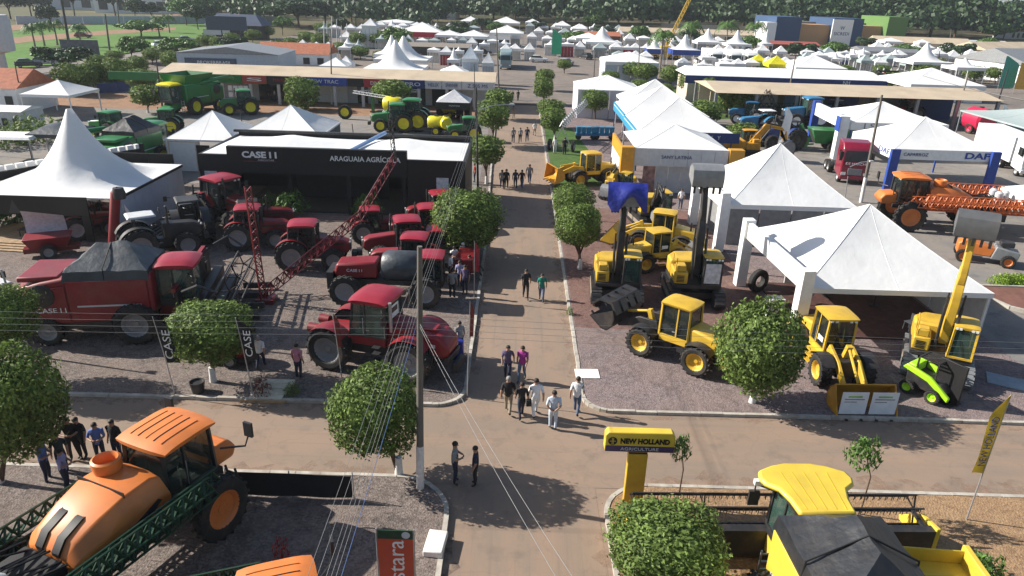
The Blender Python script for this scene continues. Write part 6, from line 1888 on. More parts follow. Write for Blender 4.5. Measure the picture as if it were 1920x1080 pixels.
# --- excavators
def excavator(label, xy, rz, body=YEL, boomcol=DARK, s=1.0, reach=((0.55, 1.75), (1.5, 3.6), (2.0, 5.0), (1.75, 7.0)), bucket=True, z=LZ, group='excavators', cover=None, cabcol=DARK, cabsheet=False, bcol=GREY):
    t = thing('excavator', label, 'excavator', xy, rz, group, z, s)
    for sy in (-1, 1):
        out = [(-1.9, 0.45), (-1.6, 0.12), (1.6, 0.12), (1.9, 0.45), (1.7, 0.78), (1.4, 0.9), (-1.4, 0.9), (-1.7, 0.78)]
        tr = MB().prof(out, sy * 1.15 - 0.24, sy * 1.15 + 0.24)
        q = out + [out[0]]
        L = 0
        for (a, b) in zip(q[:-1], q[1:]):
            d = math.hypot(b[0] - a[0], b[1] - a[1])
            n = max(1, int(d / 0.19))
            ang = math.atan2(b[1] - a[1], b[0] - a[0])
            for i in range(n):
                f = (i + 0.5) / n
                M1 = Matrix.Translation((a[0] + (b[0] - a[0]) * f, sy * 1.15, a[1] + (b[1] - a[1]) * f)) @ Matrix.Rotation(-ang, 4, 'Y')
                tr.box(-0.075, 0.075, -0.29, 0.29, -0.045, 0.03, M1)
        tk = tr.build('track', DARK if cabcol is DARK else GREY, t)
        MB().box(-1.3, 1.3, sy * 1.42, sy * 1.42 + 0.03 * sy, 0.35, 0.65).build('track_guard', mat('dusty_steel', (0.24, 0.20, 0.16), 0.8, dirt=0.4), tk)
    MB().lathe([(0.0, 0.65), (0.7, 0.65), (0.7, 1.0), (0, 1.0)], 18).box(-0.9, 0.9, -0.92, 0.92, 0.4, 0.7).build('undercarriage', DARK, t)
    MB().plan([(1.1, -1.25), (1.1, 1.25), (-1.2, 1.3), (-1.9, 0.9), (-2.0, 0), (-1.9, -0.9), (-1.2, -1.3)], 1.0, 1.2).build('deck', DARK, t, bevel=0.02)
    MB().plan([(-0.4, -1.25), (-0.4, 1.25), (-1.25, 1.28), (-1.95, 0.85), (-2.05, 0), (-1.95, -0.85), (-1.25, -1.28)], 1.21, 2.05).build('engine_housing', body, t, bevel=0.1)
    MB().box(-0.38, 1.0, -1.22, -0.5, 1.21, 1.85).build('side_housing', body, t, bevel=0.06)
    MB().box(0.3, 0.9, -1.1, -0.62, 1.851, 2.2).build('tool_box', body, t, bevel=0.05)
    gr = MB()
    for i in range(5):
        gr.box(1.005, 1.02, -1.1, -0.7, 1.32 + i * 0.08, 1.36 + i * 0.08)
    gr.build('grille', BLACK, t)
    hr = MB()
    for (a, b) in (((0.9, -1.15, 1.85), (0.9, -1.15, 2.6)), ((0.9, -1.15, 2.6), (-0.1, -1.15, 2.6)), ((-0.1, -1.15, 2.6), (-0.1, -1.15, 1.85))):
        hr.tube([a, b], 0.025, 6)
    hr.build('handrail', body, t)
    cab(t, -0.3, 1.12, 0.95, 1.22, 2.75, body, cabcol, GLASSG, 0.02, 0.06, 0.1, 0.03)
    for o in t.children:
        if o.name.startswith('cab_'):
            o.location.y = 0.72
    if cabsheet:
        MB().box(1.13, 1.145, 0.30, 1.12, 1.35, 2.45).build('window_sheet', POSTER, t)
    (x0, z0), (x1, z1), (x2, z2), (x3, z3) = reach
    bo = MB()
    bo.prof([(x0 - 0.2, z0 - 0.15), (x0 + 0.25, z0 - 0.2), (x1 + 0.32, z1 - 0.15), (x2 + 0.22, z2 - 0.1), (x2 - 0.05, z2 + 0.25), (x1 - 0.28, z1 + 0.25)], -0.18, 0.18)
    bo.build('boom', boomcol, t, bevel=0.03)
    st = MB()
    st.prof([(x2 + 0.3, z2 - 0.55), (x2 + 0.42, z2 - 0.1), (x3 + 0.16, z3 + 0.05), (x3 - 0.14, z3 - 0.02), (x2 - 0.16, z2 + 0.1), (x2 - 0.05, z2 - 0.5)], -0.14, 0.14)
    st.build('stick', boomcol, t, bevel=0.03)
    for sy in (-1, 1):
        MB().tube([(x0 + 0.55, sy * 0.30, z0 - 0.35), (x1 + 0.1, sy * 0.32, z1 - 0.3)], 0.07, 8).tube([(x1 + 0.1, sy * 0.32, z1 - 0.3), (x1 + 0.15, sy * 0.32, z1 + 0.3)], 0.045, 8).build('boom_cylinder', DARK, t)
    MB().tube([(x1 - 0.2, 0, z1 + 0.3), (x2 - 0.15, 0, z2 + 0.35)], 0.08, 8).build('stick_cylinder', DARK, t)
    for sy in (-0.12, 0.0, 0.12):
        MB().tube([(x0 - 0.1, sy, z0 + 0.3), (x1 - 0.36, sy, z1 + 0.1), (x1 - 0.3, sy, z1 + 0.5), (x2 - 0.25, sy, z2)], 0.022, 5).build('hose', BLACK, t)
    if bucket:
        W = 0.68
        bk = MB()
        pr = [(-0.25, 0.0), (-0.22, 0.42), (0.05, 0.66), (0.42, 0.72), (0.72, 0.55), (0.84, 0.2), (0.8, -0.22)]
        n = len(pr)
        inner = [(0.3 + (p[0] - 0.3) * 0.9, 0.2 + (p[1] - 0.2) * 0.9) for p in pr]
        M1 = Matrix.Translation((x3 - 0.25, 0, z3 - 0.1)) @ Matrix.Rotation(rad(6), 4, 'Y') @ Matrix.Scale(1.15, 4)
        vs = []
        for y in (-W, W):
            vs += [M1 @ Vector((p[0], y, p[1])) for p in pr] + [M1 @ Vector((p[0], y, p[1])) for p in inner]
        fs = []
        for i in range(n - 1):
            fs += [(i, i + 1, 2 * n + i + 1, 2 * n + i), (n + i, 3 * n + i, 3 * n + i + 1, n + i + 1), (i, n + i, n + i + 1, i + 1), (2 * n + i, 2 * n + i + 1, 3 * n + i + 1, 3 * n + i)]
        fs += [(0, 2 * n, 3 * n, n), (n - 1, 2 * n - 1, 4 * n - 1, 3 * n - 1)]
        bk.add(vs, fs)
        bk.add([vs[i] for i in range(n)], [tuple(range(n))])
        bk.add([vs[2 * n + i] for i in range(n)], [tuple(range(n))])
        b = bk.build('bucket', bcol, t, smooth=40)
        for k in range(5):
            y = -W + 0.12 + k * (2 * W - 0.24) / 4
            e = M1 @ Vector((pr[-1][0], y, pr[-1][1]))
            d = (M1 @ Vector((pr[-1][0] + 0.02, y, pr[-1][1] - 0.26))) - e
            MB().bar(e - d * 0.2, e + d, 0.11, 0.07).build('tooth', DARK, b)
        MB().bar((x3, -0.25, z3 - 0.3), (x3 - 0.25, -0.1, z3 + 0.3), 0.08).bar((x3, 0.25, z3 - 0.3), (x3 - 0.25, 0.1, z3 + 0.3), 0.08).build('bucket_link', DARK, t)
        if cover:
            def cl(u, v):
                x = x3 + 0.98 + 0.16 * math.sin(u * 6) * v
                return (x - 0.75 * (1 - v) ** 3, -0.95 + 2.1 * u, z3 + 0.82 - 1.45 * v * (0.7 + 0.3 * math.sin(u * 8)))
            MB().grid(cl, 14, 8).build('draped_cloth', cover, t)
    return t
excavator('yellow excavator nearest the avenue, its raised bucket draped in blue cloth', (5.95, 37.9), -94, YEL, DARK, 1.0, reach=((0.3, 1.75), (0.55, 3.7), (0.55, 4.7), (0.35, 6.0)), cover=BLUETARP)
excavator('yellow excavator with a grey toothed bucket and a sheet on its cab window', (10.3, 37.9), -92, YEL, DARK, 1.05, reach=((0.3, 1.75), (0.35, 3.9), (0.1, 5.0), (-0.2, 6.75)), cabsheet=True)
excavator('yellow excavator with yellow boom raised at the right beside the largest tent', (20.2, 30.2), -118, YEL, YEL, 1.0, reach=((0.3, 1.75), (0.8, 3.9), (0.7, 5.2), (0.3, 7.2)), cabcol=YEL, bcol=mat('worn_bucket_steel', (0.12, 0.125, 0.13), 0.55, metal=0.3, dirt=0.3))
excavator('yellow excavator with folded arm left of the ochre stand', (8.85, 59.21), -120, YEL, YEL, 0.85, reach=((0.3, 1.75), (1.4, 3.0), (2.2, 2.6), (2.4, 1.2)))
excavator('yellow excavator parked behind the two raised booms', (10.31, 52.12), -80, YEL, DARK, 0.95, reach=((0.3, 1.75), (1.4, 3.2), (2.2, 2.8), (2.5, 1.2)))
excavator('orange excavator with lowered arm beside the blue fronted tent', (24.45, 76.28), 0, OCH, OCH, 1.1, reach=((0.3, 1.75), (1.8, 3.3), (3.2, 3.0), (3.8, 1.4)))

# --- wheel loaders
def loader(label, xy, rz, s=1.0, lift=0.35, curl=0, bucketmat=DARK, group='wheel loaders', posters=False, z=LZ, grab=False):
    t = thing('wheel_loader', label, 'wheel loader', xy, rz, group, z, s)
    R = 0.72
    for x in (-1.45, 1.45):
        for sy in (-1, 1):
            wheel(t, x, sy * 0.98, R, 0.55, YEL)
            def fen(u, v, x=x, sy=sy):
                a = rad(35 + 110 * u)
                return (x + (R + 0.14) * math.cos(a), sy * (0.68 + 0.58 * v), R + (R + 0.10) * math.sin(a))
            MB().grid(fen, 8, 2).build('fender', DARK, t)
    MB().box(-2.6, -0.2, -0.55, 0.55, 0.55, 1.15).build('rear_frame', DARK, t, bevel=0.04)
    MB().box(0.1, 1.9, -0.5, 0.5, 0.55, 1.35).build('front_frame', DARK, t, bevel=0.05)
    h = MB().prof([(-2.75, 1.0), (-0.75, 1.16), (-0.75, 2.0), (-2.3, 1.75), (-2.75, 1.55)], -0.6, 0.6).build('engine_hood', YEL, t, bevel=0.1)
    MB().prof([(-3.1, 0.6), (-2.5, 0.6), (-2.5, 1.2), (-2.85, 1.3), (-3.1, 1.05)], -0.85, 0.85).build('counterweight', YEL, t, bevel=0.1)
    MB().box(-2.0, -1.0, -0.615, -0.605, 1.35, 1.5).build('decal', DARK, h)
    MB().tube([(-1.9, 0.25, 1.8), (-1.9, 0.25, 2.4)], 0.06, 8).build('exhaust', DARK, t)
    cab(t, -0.75, 0.72, 1.3, 1.25, 2.85, YEL, YEL, GLASS, 0.03, 0.12, 0.12, 0.05)
    MB().box(-0.7, 0.7, -0.7, 0.7, 1.0, 1.26).build('cab_base', YEL, t, bevel=0.03)
    MB().box(0.0, 0.5, -0.66, -0.655, 1.6, 1.85).build('window_sticker', WHITE, t)
    ld = MB()
    for i in range(3):
        ld.box(-0.3, 0.3, -1.02, -0.72, 0.42 + i * 0.3, 0.46 + i * 0.3)
    ld.build('step', YEL, t)
    tip = Vector((3.05, 0, 0.45 + lift))
    for sy in (-1, 1):
        a = MB()
        a.prof([(0.75, 1.35), (0.95, 1.75), (1.9, 1.45 + lift * 0.5), (tip.x + 0.1, tip.z + 0.12), (tip.x - 0.05, tip.z - 0.12), (1.8, 1.05 + lift * 0.4)], sy * 0.48 - 0.07, sy * 0.48 + 0.07)
        a.build('lift_arm', YEL if not grab else DARK, t, bevel=0.02)
        MB().tube([(0.6, sy * 0.3, 0.9), (1.9, sy * 0.36, 1.15 + lift * 0.4)], 0.06, 8).build('lift_cylinder', STEEL, t)
    MB().prof([(1.3, 1.3), (1.5, 1.3), (1.75, 2.0), (1.55, 2.05)], -0.12, 0.12).tube([(1.6, 0, 1.95), (tip.x - 0.1, 0, tip.z + 0.55)], 0.07, 8).build('tilt_linkage', YEL, t)
    W = 1.3
    M1 = Matrix.Translation(tip) @ Matrix.Rotation(rad(-curl), 4, 'Y')
    pr = [(1.15, -0.42), (0.3, -0.42), (0.02, -0.25), (-0.05, 0.15), (0.1, 0.55), (0.45, 0.85)]
    inn = [(1.15, -0.38), (0.32, -0.36), (0.08, -0.21), (0.02, 0.15), (0.15, 0.52), (0.47, 0.8)]
    vs = []
    n = len(pr)
    for y in (-W, W):
        vs += [M1 @ Vector((p[0], y, p[1])) for p in pr] + [M1 @ Vector((p[0], y, p[1])) for p in inn]
    fs = []
    for i in range(n - 1):
        fs += [(i, i + 1, 2 * n + i + 1, 2 * n + i), (n + i, 3 * n + i, 3 * n + i + 1, n + i + 1), (i, n + i, n + i + 1, i + 1), (2 * n + i, 2 * n + i + 1, 3 * n + i + 1, 3 * n + i)]
    fs += [(0, 2 * n, 3 * n, n), (n - 1, 2 * n - 1, 4 * n - 1, 3 * n - 1)]
    b = MB().add(vs, fs)
    for y in (-W, W - 0.04):
        side = [M1 @ Vector((p[0], y, p[1])) for p in pr] + [M1 @ Vector((p[0], y + 0.04, p[1])) for p in pr]
        b.add(side, [tuple(range(n)), tuple(range(2 * n - 1, n - 1, -1))] + [(i, (i + 1) % n, (i + 1) % n + n, i + n) for i in range(n)])
    bk = b.build('bucket', bucketmat, t, smooth=30)
    for sy in (-0.95, -0.32, 0.32, 0.95):
        MB().bar(M1 @ Vector((1.0, sy, -0.43)), M1 @ Vector((1.32, sy, -0.41)), 0.1, 0.06).build('tooth', DARK, bk)
    if grab:
        for sy in (-1.0, -0.35, 0.35, 1.0):
            pth = [M1 @ Vector(q) for q in ((0.2, sy, 0.75), (0.75, sy, 1.0), (1.35, sy, 0.65), (1.5, sy, 0.1))]
            g = MB()
            for a_, b_ in zip(pth[:-1], pth[1:]):
                g.bar(a_, b_, 0.44, 0.12)
            g.build('grab_tine', DARK, bk)
        MB().tube([M1 @ Vector((0.75, -1.1, 1.0)), M1 @ Vector((0.75, 1.1, 1.0))], 0.07, 8).tube([M1 @ Vector((1.3, -1.1, 0.68)), M1 @ Vector((1.3, 1.1, 0.68))], 0.06, 8).build('grab_bar', DARK, bk)
    if posters:
        for sy in (-0.64, 0.64):
            p = MB().box(tip.x + 0.98, tip.x + 1.0, sy - 0.56, sy + 0.56, 0.06, 1.1).build('poster', mat('poster_sheet', (0.66, 0.70, 0.74), 0.5, var=0.06, scale=3), t, rot=(0, 0, 0))
            MB().box(tip.x + 1.002, tip.x + 1.006, sy - 0.3, sy + 0.3, 0.85, 0.93).build('poster_print', mat('print_green', (0.25, 0.45, 0.1), 0.6), p)
            MB().box(tip.x + 1.002, tip.x + 1.006, sy - 0.42, sy + 0.42, 0.74, 0.79).box(tip.x + 1.002, tip.x + 1.006, sy - 0.42, sy + 0.1, 0.62, 0.66).build('poster_text', GREY, p)
    return t
loader('yellow wheel loader with a big black bucket grab facing the avenue', (8.0, 30.6), 141, 1.0, lift=0.55, curl=35, bucketmat=DARK, grab=True)
loader('yellow wheel loader facing the street with two posters in its bucket', (14.9, 29.9), -88, 1.0, lift=-0.1, bucketmat=OCH, posters=True)
loader('yellow and black loader between the excavators and the ochre stand', (10.10, 46.08), 160, 0.95, lift=0.3, curl=10, bucketmat=YEL)
loader('yellow loader squeezed between the two raised excavator booms', (9.12, 42.93), 20, 0.85, lift=0.2, curl=10, bucketmat=DARK)
loader('yellow loader with a tilted bucket on the verge beside the ochre stand', (6.76, 63.86), 200, 1.0, lift=0.8, curl=-20, bucketmat=OCH)

# --- compact lime machine
t = thing('compact_loader', 'lime green compact loader with a black canopy frame before the excavator', 'loader', (18.58, 27.85), -55, None, LZ, 0.88)
MB().prof([(-0.9, 0.35), (0.9, 0.35), (1.15, 0.7), (0.8, 1.0), (-0.2, 1.05), (-0.9, 1.25)], -0.55, 0.55).build('body', DARK, t, bevel=0.06)
for sy in (-1, 1):
    MB().prof([(-1.1, 1.25), (-0.9, 1.5), (0.3, 1.25), (1.35, 0.55), (1.3, 0.3), (0.2, 0.95)], sy * 0.62 - 0.1, sy * 0.62 + 0.1).build('side_arm', LIME, t, bevel=0.05)
    for x in (-0.6, 0.65):
        wheel(t, x, sy * 0.78, 0.36, 0.28, LIME)
MB().box(-0.95, -0.5, -0.5, 0.5, 1.0, 1.5).build('engine_cover', LIME, t, bevel=0.08)
fr = MB()
for x in (-0.5, 0.45):
    for y in (-0.5, 0.5):
        fr.bar((x, y, 1.0), (x, y, 2.0), 0.07)
    fr.bar((x, -0.5, 2.0), (x, 0.5, 2.0), 0.07)
for i in range(6):
    fr.bar((-0.5, -0.5 + i * 0.2, 2.0), (0.45, -0.5 + i * 0.2, 2.0), 0.05)
fr.build('canopy_frame', DARK, t)
t = thing('black_panel_stand', 'black upright panel standing before the lime loader', 'panel', (19.09, 27.25), -62, None, LZ)
MB().box(-0.6, 0.6, -0.06, 0.06, 0.05, 1.9).build('panel', BLACK, t, bevel=0.02)
MB().box(-0.5, 0.5, -0.4, 0.4, 0, 0.05).build('foot', DARK, t)

# --- orange road machine under the right excavator bucket
t = thing('trencher', 'orange and grey compact machine on the asphalt at the right', 'machine', (31.72, 45.85), -25, None, LZ)
MB().prof([(-1.6, 0.5), (0.4, 0.5), (0.6, 1.1), (-1.2, 1.5), (-1.6, 1.2)], -0.5, 0.5).build('body', ORANGE, t, bevel=0.08)
MB().prof([(0.4, 0.4), (1.9, 0.4), (2.0, 1.0), (0.6, 1.3)], -0.6, 0.6).build('engine_box', GREY, t, bevel=0.06)
for x in (-1.2, 1.4):
    for sy in (-1, 1):
        wheel(t, x, sy * 0.75, 0.42, 0.3, ORANGE)
MB().tube([(0.2, 0, 1.2), (0.2, 0, 1.8), (0.5, 0, 1.9)], 0.04, 6).build('steering_post', DARK, t)
MB().box(0.8, 1.6, -0.4, 0.4, 1.3, 1.6).build('seat', DARK, t, bevel=0.05)

# --- red truck
def truck(label, xy, rz, paint, s=1.0, group='trucks', trailer=None, z=LZ, text=False):
    t = thing('truck', label, 'truck', xy, rz, group, z, s)
    c = MB().prof([(0.2, 0.75), (2.25, 0.55), (2.4, 0.9), (2.38, 2.0), (2.2, 3.15), (1.7, 3.65), (0.2, 3.75)], -1.22, 1.22).build('cab', paint, t, bevel=0.1)
    MB().add([(2.40, -1.05, 2.05), (2.40, 1.05, 2.05), (2.245, 1.0, 3.0), (2.245, -1.0, 3.0)], [(0, 1, 2, 3)]).build('windscreen', GLASS, c)
    MB().box(2.41, 2.46, -0.6, 0.6, 0.85, 1.45).build('grille', GREY, c, bevel=0.02)
    MB().box(2.30, 2.5, -1.2, 1.2, 0.45, 0.8).build('bumper', paint, c, bevel=0.06)
    for sy in (-1, 1):
        MB().box(1.1, 1.95, min(sy * 1.225, sy * 1.235), max(sy * 1.225, sy * 1.235), 2.1, 2.9).build('side_window', GLASS, c)
        MB().box(2.45, 2.5, sy * 0.95 - 0.2, sy * 0.95 + 0.2, 0.85, 1.1).build('headlight', LAMP, c)
        MB().box(2.1, 2.3, min(sy * 1.25, sy * 1.45), max(sy * 1.25, sy * 1.45), 2.1, 2.9).build('mirror', DARK, c)
        wheel(t, 1.5, sy * 1.02, 0.52, 0.34, STEEL, False)
        for x in (-2.4, -3.6):
            wheel(t, x, sy * 0.95, 0.52, 0.5, STEEL, False)
    MB().box(-4.2, 2.0, -0.45, 0.45, 0.55, 0.85).build('chassis', DARK, t)
    if text:
        lettering('DE MARCHI', 0.3, WHITE, c, (2.405, 0, 1.85), (PI / 2, 0, PI / 2), width=1.7)
    if trailer:
        MB().box(-9.5, -0.2, -1.25, 1.25, 1.0, 3.6).build('cargo_box', trailer, t, bevel=0.03)
    return t
truck('wine red truck tractor with white lettering below its windscreen', (32.27, 69.01), -100, WINE, 1.05, text=True)
WT = truck('white truck at the right edge beside the asphalt yard', (52.40, 73.78), -100, WHITE, 1.0, trailer=WHITE)
again(WT, 'left one of three white trucks before the blue walled tents', (47.56, 182.15), -92, 0.1, 1.1)
again(WT, 'middle one of three white trucks before the blue walled tents', (51.62, 180.79), -90, 0.1, 1.1)
again(WT, 'right one of three white trucks before the blue walled tents', (55.45, 180.65), -88, 0.1, 1.1)
again(WT, 'dark cab truck at the end of the avenue', (-2.87, 164.73), -90, 0.1, 1.0, swap={WHITE: mat('truck_teal_grey', (0.2, 0.27, 0.29), 0.5)})

# --- cars
def car(label, xy, rz, paint, z=0.1, group='parked cars', s=1.0, pickup=False):
    t = thing('parked_car', label, 'car', xy, rz, group, z, s)
    MB().prof([(-2.1, 0.3), (2.1, 0.3), (2.2, 0.6), (2.1, 0.85), (1.0, 0.98), (-2.0, 1.0), (-2.2, 0.7)], -0.88, 0.88).build('body', paint, t, bevel=0.12)
    cb = MB().frus((-1.9 if not pickup else -0.6, 0.95, -0.8, 0.8), (-1.4 if not pickup else -0.4, 0.2, -0.65, 0.65), 0.96, 1.48).build('cabin_glass', GLASS, t, bevel=0.05)
    MB().frus((-1.42 if not pickup else -0.42, 0.22, -0.66, 0.66), (-1.3 if not pickup else -0.35, 0.1, -0.58, 0.58), 1.47, 1.54).build('roof', paint, cb, bevel=0.03)
    for x in (-1.35, 1.35):
        for sy in (-1, 1):
            wheel(t, x, sy * 0.8, 0.33, 0.22, STEEL, False)
    return t
SIL = mat('silver_car_paint', (0.45, 0.46, 0.47), 0.35, metal=0.3, coat=0.4)
CBLK = mat('black_car_paint', (0.015, 0.016, 0.018), 0.3, coat=0.5)
CWHT = mat('white_car_paint', (0.75, 0.75, 0.74), 0.3, coat=0.4)
cars = [('black parked car leftmost beside the lawn', (-92.83, 140.21), 35, CBLK), ('silver parked car beside the black one at the lawn', (-92.51, 144.46), 35, SIL), ('white parked car third along the lawn', (-94.17, 151.78), 38, CWHT),
        ('white parked car farther along the lawn street', (-91.83, 192.44), 45, CWHT), ('dark parked car near the palms on the lawn street', (-92.31, 199.92), 45, CBLK), ('silver parked car at the end of the lawn street', (-93.92, 211.89), 45, SIL),
        ('white car left one before the far spire tent', (10.41, 209.66), 10, CWHT), ('white car middle one before the far spire tent', (16.12, 208.14), 5, CWHT), ('silver car behind the white ones before the far spire tent', (13.24, 220.16), 8, SIL),
        ('red car on the far dirt track', (-125.39, 216.11), 15, WINE), ('white parked car beside the posters fence', (-92.33, 181.75), 42, CWHT)]
CARROW = [((4.86, 182.37), 'left of the green feather flag'), ((11.29, 176.34), 'right of the small clipped tree beyond the avenue'), ((17.42, 195.33), 'left of the broad low tent'), ((57.90, 170.63), 'before the wide white tent'), ((59.99, 164.69), 'right of the yellow canopies'),
          ((92.55, 177.86), 'behind the long shed roof'), ((86.69, 193.84), 'below the tiny spire tents'), ((103.01, 183.09), 'left of the smaller right spire tent'), ((45.64, 189.66), 'left of the white trucks'), ((1.02, 213.60), 'at the end of the avenue'),
          ((-9.64, 198.93), 'right of the pale grey gable tent'), ((-23.61, 175.93), 'right of the twin spires'), ((-98.05, 186.35), 'beside the palms of the lawn street'), ((-95.19, 230.76), 'behind the dark billboard'), ((-68.96, 213.98), 'beyond the orange kiosk'), ((-55.31, 192.42), 'beside the post frame')]
for i, (xy, w) in enumerate(CARROW):
    cars.append(('%s parked car %s' % (['white', 'silver', 'black', 'red'][i % 4], w), xy, (i * 57) % 180, [CWHT, SIL, CBLK, WINE][i % 4]))
for lab, xy, rz, p in cars:
    car(lab, xy, rz, p, z=LZ + 0.07, s=1.05)

# --- tanks, carts and implements
t = thing('grain_cart', 'green grain cart with a chute beside the blue tractors', 'grain cart', (35.81, 82.62), 175, None, LZ)
MB().frus((-1.6, 1.6, -0.7, 0.7), (-2.4, 2.3, -1.35, 1.35), 0.9, 2.5).build('hopper', GREEN, t, bevel=0.04)
MB().tube([(2.2, 0, 0.9), (3.0, 0, 2.0), (3.4, 0, 2.9)], 0.25, 8).prof([(2.4, 0.3), (3.0, 0.3), (2.6, 1.6), (2.1, 1.5)], -0.4, 0.4).build('chute', GREEN, t)
for sy in (-1, 1):
    wheel(t, -0.3, sy * 1.2, 0.7, 0.5, DARK)
MB().bar((1.6, 0, 0.7), (3.6, 0, 0.5), 0.16).build('drawbar', GREEN, t)

def tank_trailer(label, xy, rz, paint, r=0.62, L=1.7, group='yellow tank sprayers', s=1.0):
    t = thing('tank_sprayer', label, 'sprayer', xy, rz, group, LZ, s)
    MB().lathe([(0, -L / 2), (r * 0.8, -L / 2 + 0.03), (r, -L / 2 + 0.22), (r * 1.02, 0), (r, L / 2 - 0.22), (r * 0.8, L / 2 - 0.03), (0, L / 2)], 20, 'x', (0, 0, 1.25)).build('tank', paint, t)
    MB().box(-L / 2, L / 2 + 0.6, -0.3, 0.3, 0.45, 0.62).bar((L / 2, 0, 0.5), (L / 2 + 1.3, 0, 0.45), 0.12).build('frame', DARK, t)
    MB().lathe([(0.0, 0.1), (0.2, 0.1), (0.2, 0)], 12, 'z', (0, 0, 1.25 + r)).build('lid', DARK, t)
    MB().box(-0.45, 0.45, -r * 1.025, -r * 1.0, 1.2, 1.32).build('decal', GREEN, t)
    for sy in (-1, 1):
        wheel(t, -0.1, sy * 0.78, 0.45, 0.28, paint)
    return t
tank_trailer('yellow tank sprayer lying left of the nearer pair', (-9.57, 85.56), 175, LEMON, s=1.15)
tank_trailer('yellow tank sprayer right one of the nearer pair', (-8.41, 85.40), 100, LEMON, s=1.15)
tank_trailer('yellow tank sprayer raised beside the dark conical tent', (-9.12, 97.18), 180, LEMON, s=1.1)
tank_trailer('yellow sprayer tank behind the green tractors', (-16.35, 95.87), 170, LEMON, s=1.5)
tank_trailer('big round pink red tank at the right under the grey green canopy', (61.87, 97.86), 100, mat('pink_red_tank', (0.55, 0.02, 0.07), 0.4), r=1.0, L=2.2, s=1.5, group='round tanks')
t = thing('sprayer_boom', 'pale sprayer boom folded over the green tractors', 'boom', (-19.77, 99.69), 0, None, LZ)
MB().truss((-2.6, 0, 2.6), (6.2, 1.5, 2.8), 0.3, 0.3, 14, 0.03).truss((-2.6, 0, 2.6), (4.6, -4.5, 2.4), 0.3, 0.3, 12, 0.03).build('lattice', LGREY, t)
MB().box(-0.2, 0.2, -0.2, 0.2, 0, 2.6).build('stand', GREEN, t)
wheel(t, -2.6, -5.5, 0.9, 0.5, LEMON)
again(BTR, 'blue tractor under the long open shed, left one', (46.33, 107.25), 200, LZ, 1.1)
again(GT, 'green tractor left of the shop row by the hedge', (-43.42, 76.99), 160, LZ, 1.1)
again(GT, 'green tractor between the two green harvesters', (-39.47, 81.38), 190, LZ, 1.0)
again(GT, 'green tractor right of the yellow tanks', (-5.45, 82.90), 185, LZ, 0.95)
again(RT, 'red tractor under the right end of the long open shed', (56.87, 106.34), 190, LZ, 1.2)
t = thing('lattice_tower', 'dark mesh covered pivot tower behind the blue tractors', 'tower', (34.03, 100.54), 0, None, LZ)
MB().truss((-2.5, 0, 0), (0, 0, 4.5), 0.5, 0.4, 8, 0.04, up=(0, -1, 0)).truss((2.5, 0, 0), (0, 0, 4.5), 0.5, 0.4, 8, 0.04, up=(0, -1, 0)).truss((-2.5, 0, 2.2), (5, 0, 2.4), 0.5, 0.5, 10, 0.04).build('lattice', DARK, t)
t = thing('irrigation_pivot', 'grey irrigation span on wheels on the avenue verge', 'irrigation span', (4.92, 78.14), 75, None, LZ)
MB().truss((0, 0, 2.6), (14, 0, 3.2), 0.6, 0.7, 14, 0.04).bar((0, -1.0, 0.6), (0, 0, 2.6), 0.1).bar((0, 1.0, 0.6), (0, 0, 2.6), 0.1).bar((0, -1.2, 0.6), (0, 1.2, 0.6), 0.14).build('span', STEEL, t)
for y in (-1.3, 1.3):
    wheel(t, 0, y, 0.6, 0.3, STEEL)
for i, (xy, lab) in enumerate([((8.19, 85.02), 'left blue machine frame beside the verge'), ((10.38, 85.36), 'right blue machine frame beside the verge')]):
    t = thing('planter', lab, 'planter', xy, 5, 'blue planters by the verge', LZ)
    MB().box(-1.2, 1.2, -0.5, 0.5, 0.5, 0.75).build('frame', BLUE, t)
    for k in range(4):
        MB().frus((-1.1 + k * 0.6, -0.7 + k * 0.6, -0.2, 0.2), (-1.15 + k * 0.6, -0.65 + k * 0.6, -0.3, 0.3), 0.76, 1.5).build('seed_box', SKYB, t)
    for sy in (-1, 1):
        wheel(t, sy * 0.9, 0, 0.35, 0.2, DARK)
    MB().bar((0, 0.5, 0.6), (0, 1.8, 0.5), 0.1).build('drawbar', BLUE, t)
t = thing('seed_chute', 'red chute machine with a pale tilted lid left of the red harvester', 'machine', (-28.86, 41.80), 25, None, LZ)
MB().frus((-1.0, 1.0, -0.5, 0.5), (-1.3, 1.3, -0.8, 0.8), 0.6, 1.3).build('hopper', RED, t, bevel=0.04)
def lidf(u, v):
    return (-1.2 + 2.2 * u, 0.7 - 0.3 * v + 0.25 * math.sin(PI * v), 1.35 + 1.5 * v - 0.5 * u)
MB().grid(lidf, 8, 8).build('lid', mat('corrugated_lid', (0.5, 0.48, 0.5), 0.6, var=0.15, scale=6), t)
MB().box(-1.4, 1.6, -0.35, 0.35, 0.3, 0.6).build('frame', DKRED, t)
for sy in (-1, 1):
    wheel(t, 0, sy * 0.85, 0.45, 0.3, RIM)
t = thing('unloading_auger', 'red auger tube standing upright beside the spire tent', 'auger', (-25.29, 42.92), 0, None, LZ)
MB().tube([(-0.3, 0, 0.2), (0.35, 0.3, 3.7), (0.6, 0.3, 3.85)], 0.3, 12).build('tube', RED, t)
MB().lathe([(0.36, 0), (0.4, 0.3), (0.3, 0.7), (0, 0.7)], 12, 'z', (0.55, 0.3, 3.35)).build('spout', DARK, t)
MB().box(-0.8, 0.3, -0.4, 0.4, 0, 0.3).build('foot', DARK, t)
for x in (0.3, 0.9):
    MB().bar((x, 0.6, 0), (x - 0.2, 0.3, 2.6), 0.08).build('brace', GREY, t)
t = thing('sail_banner', 'white sail shaped banner beside the red auger tube', 'banner', (-25.26, 44.49), 10, None, LZ)
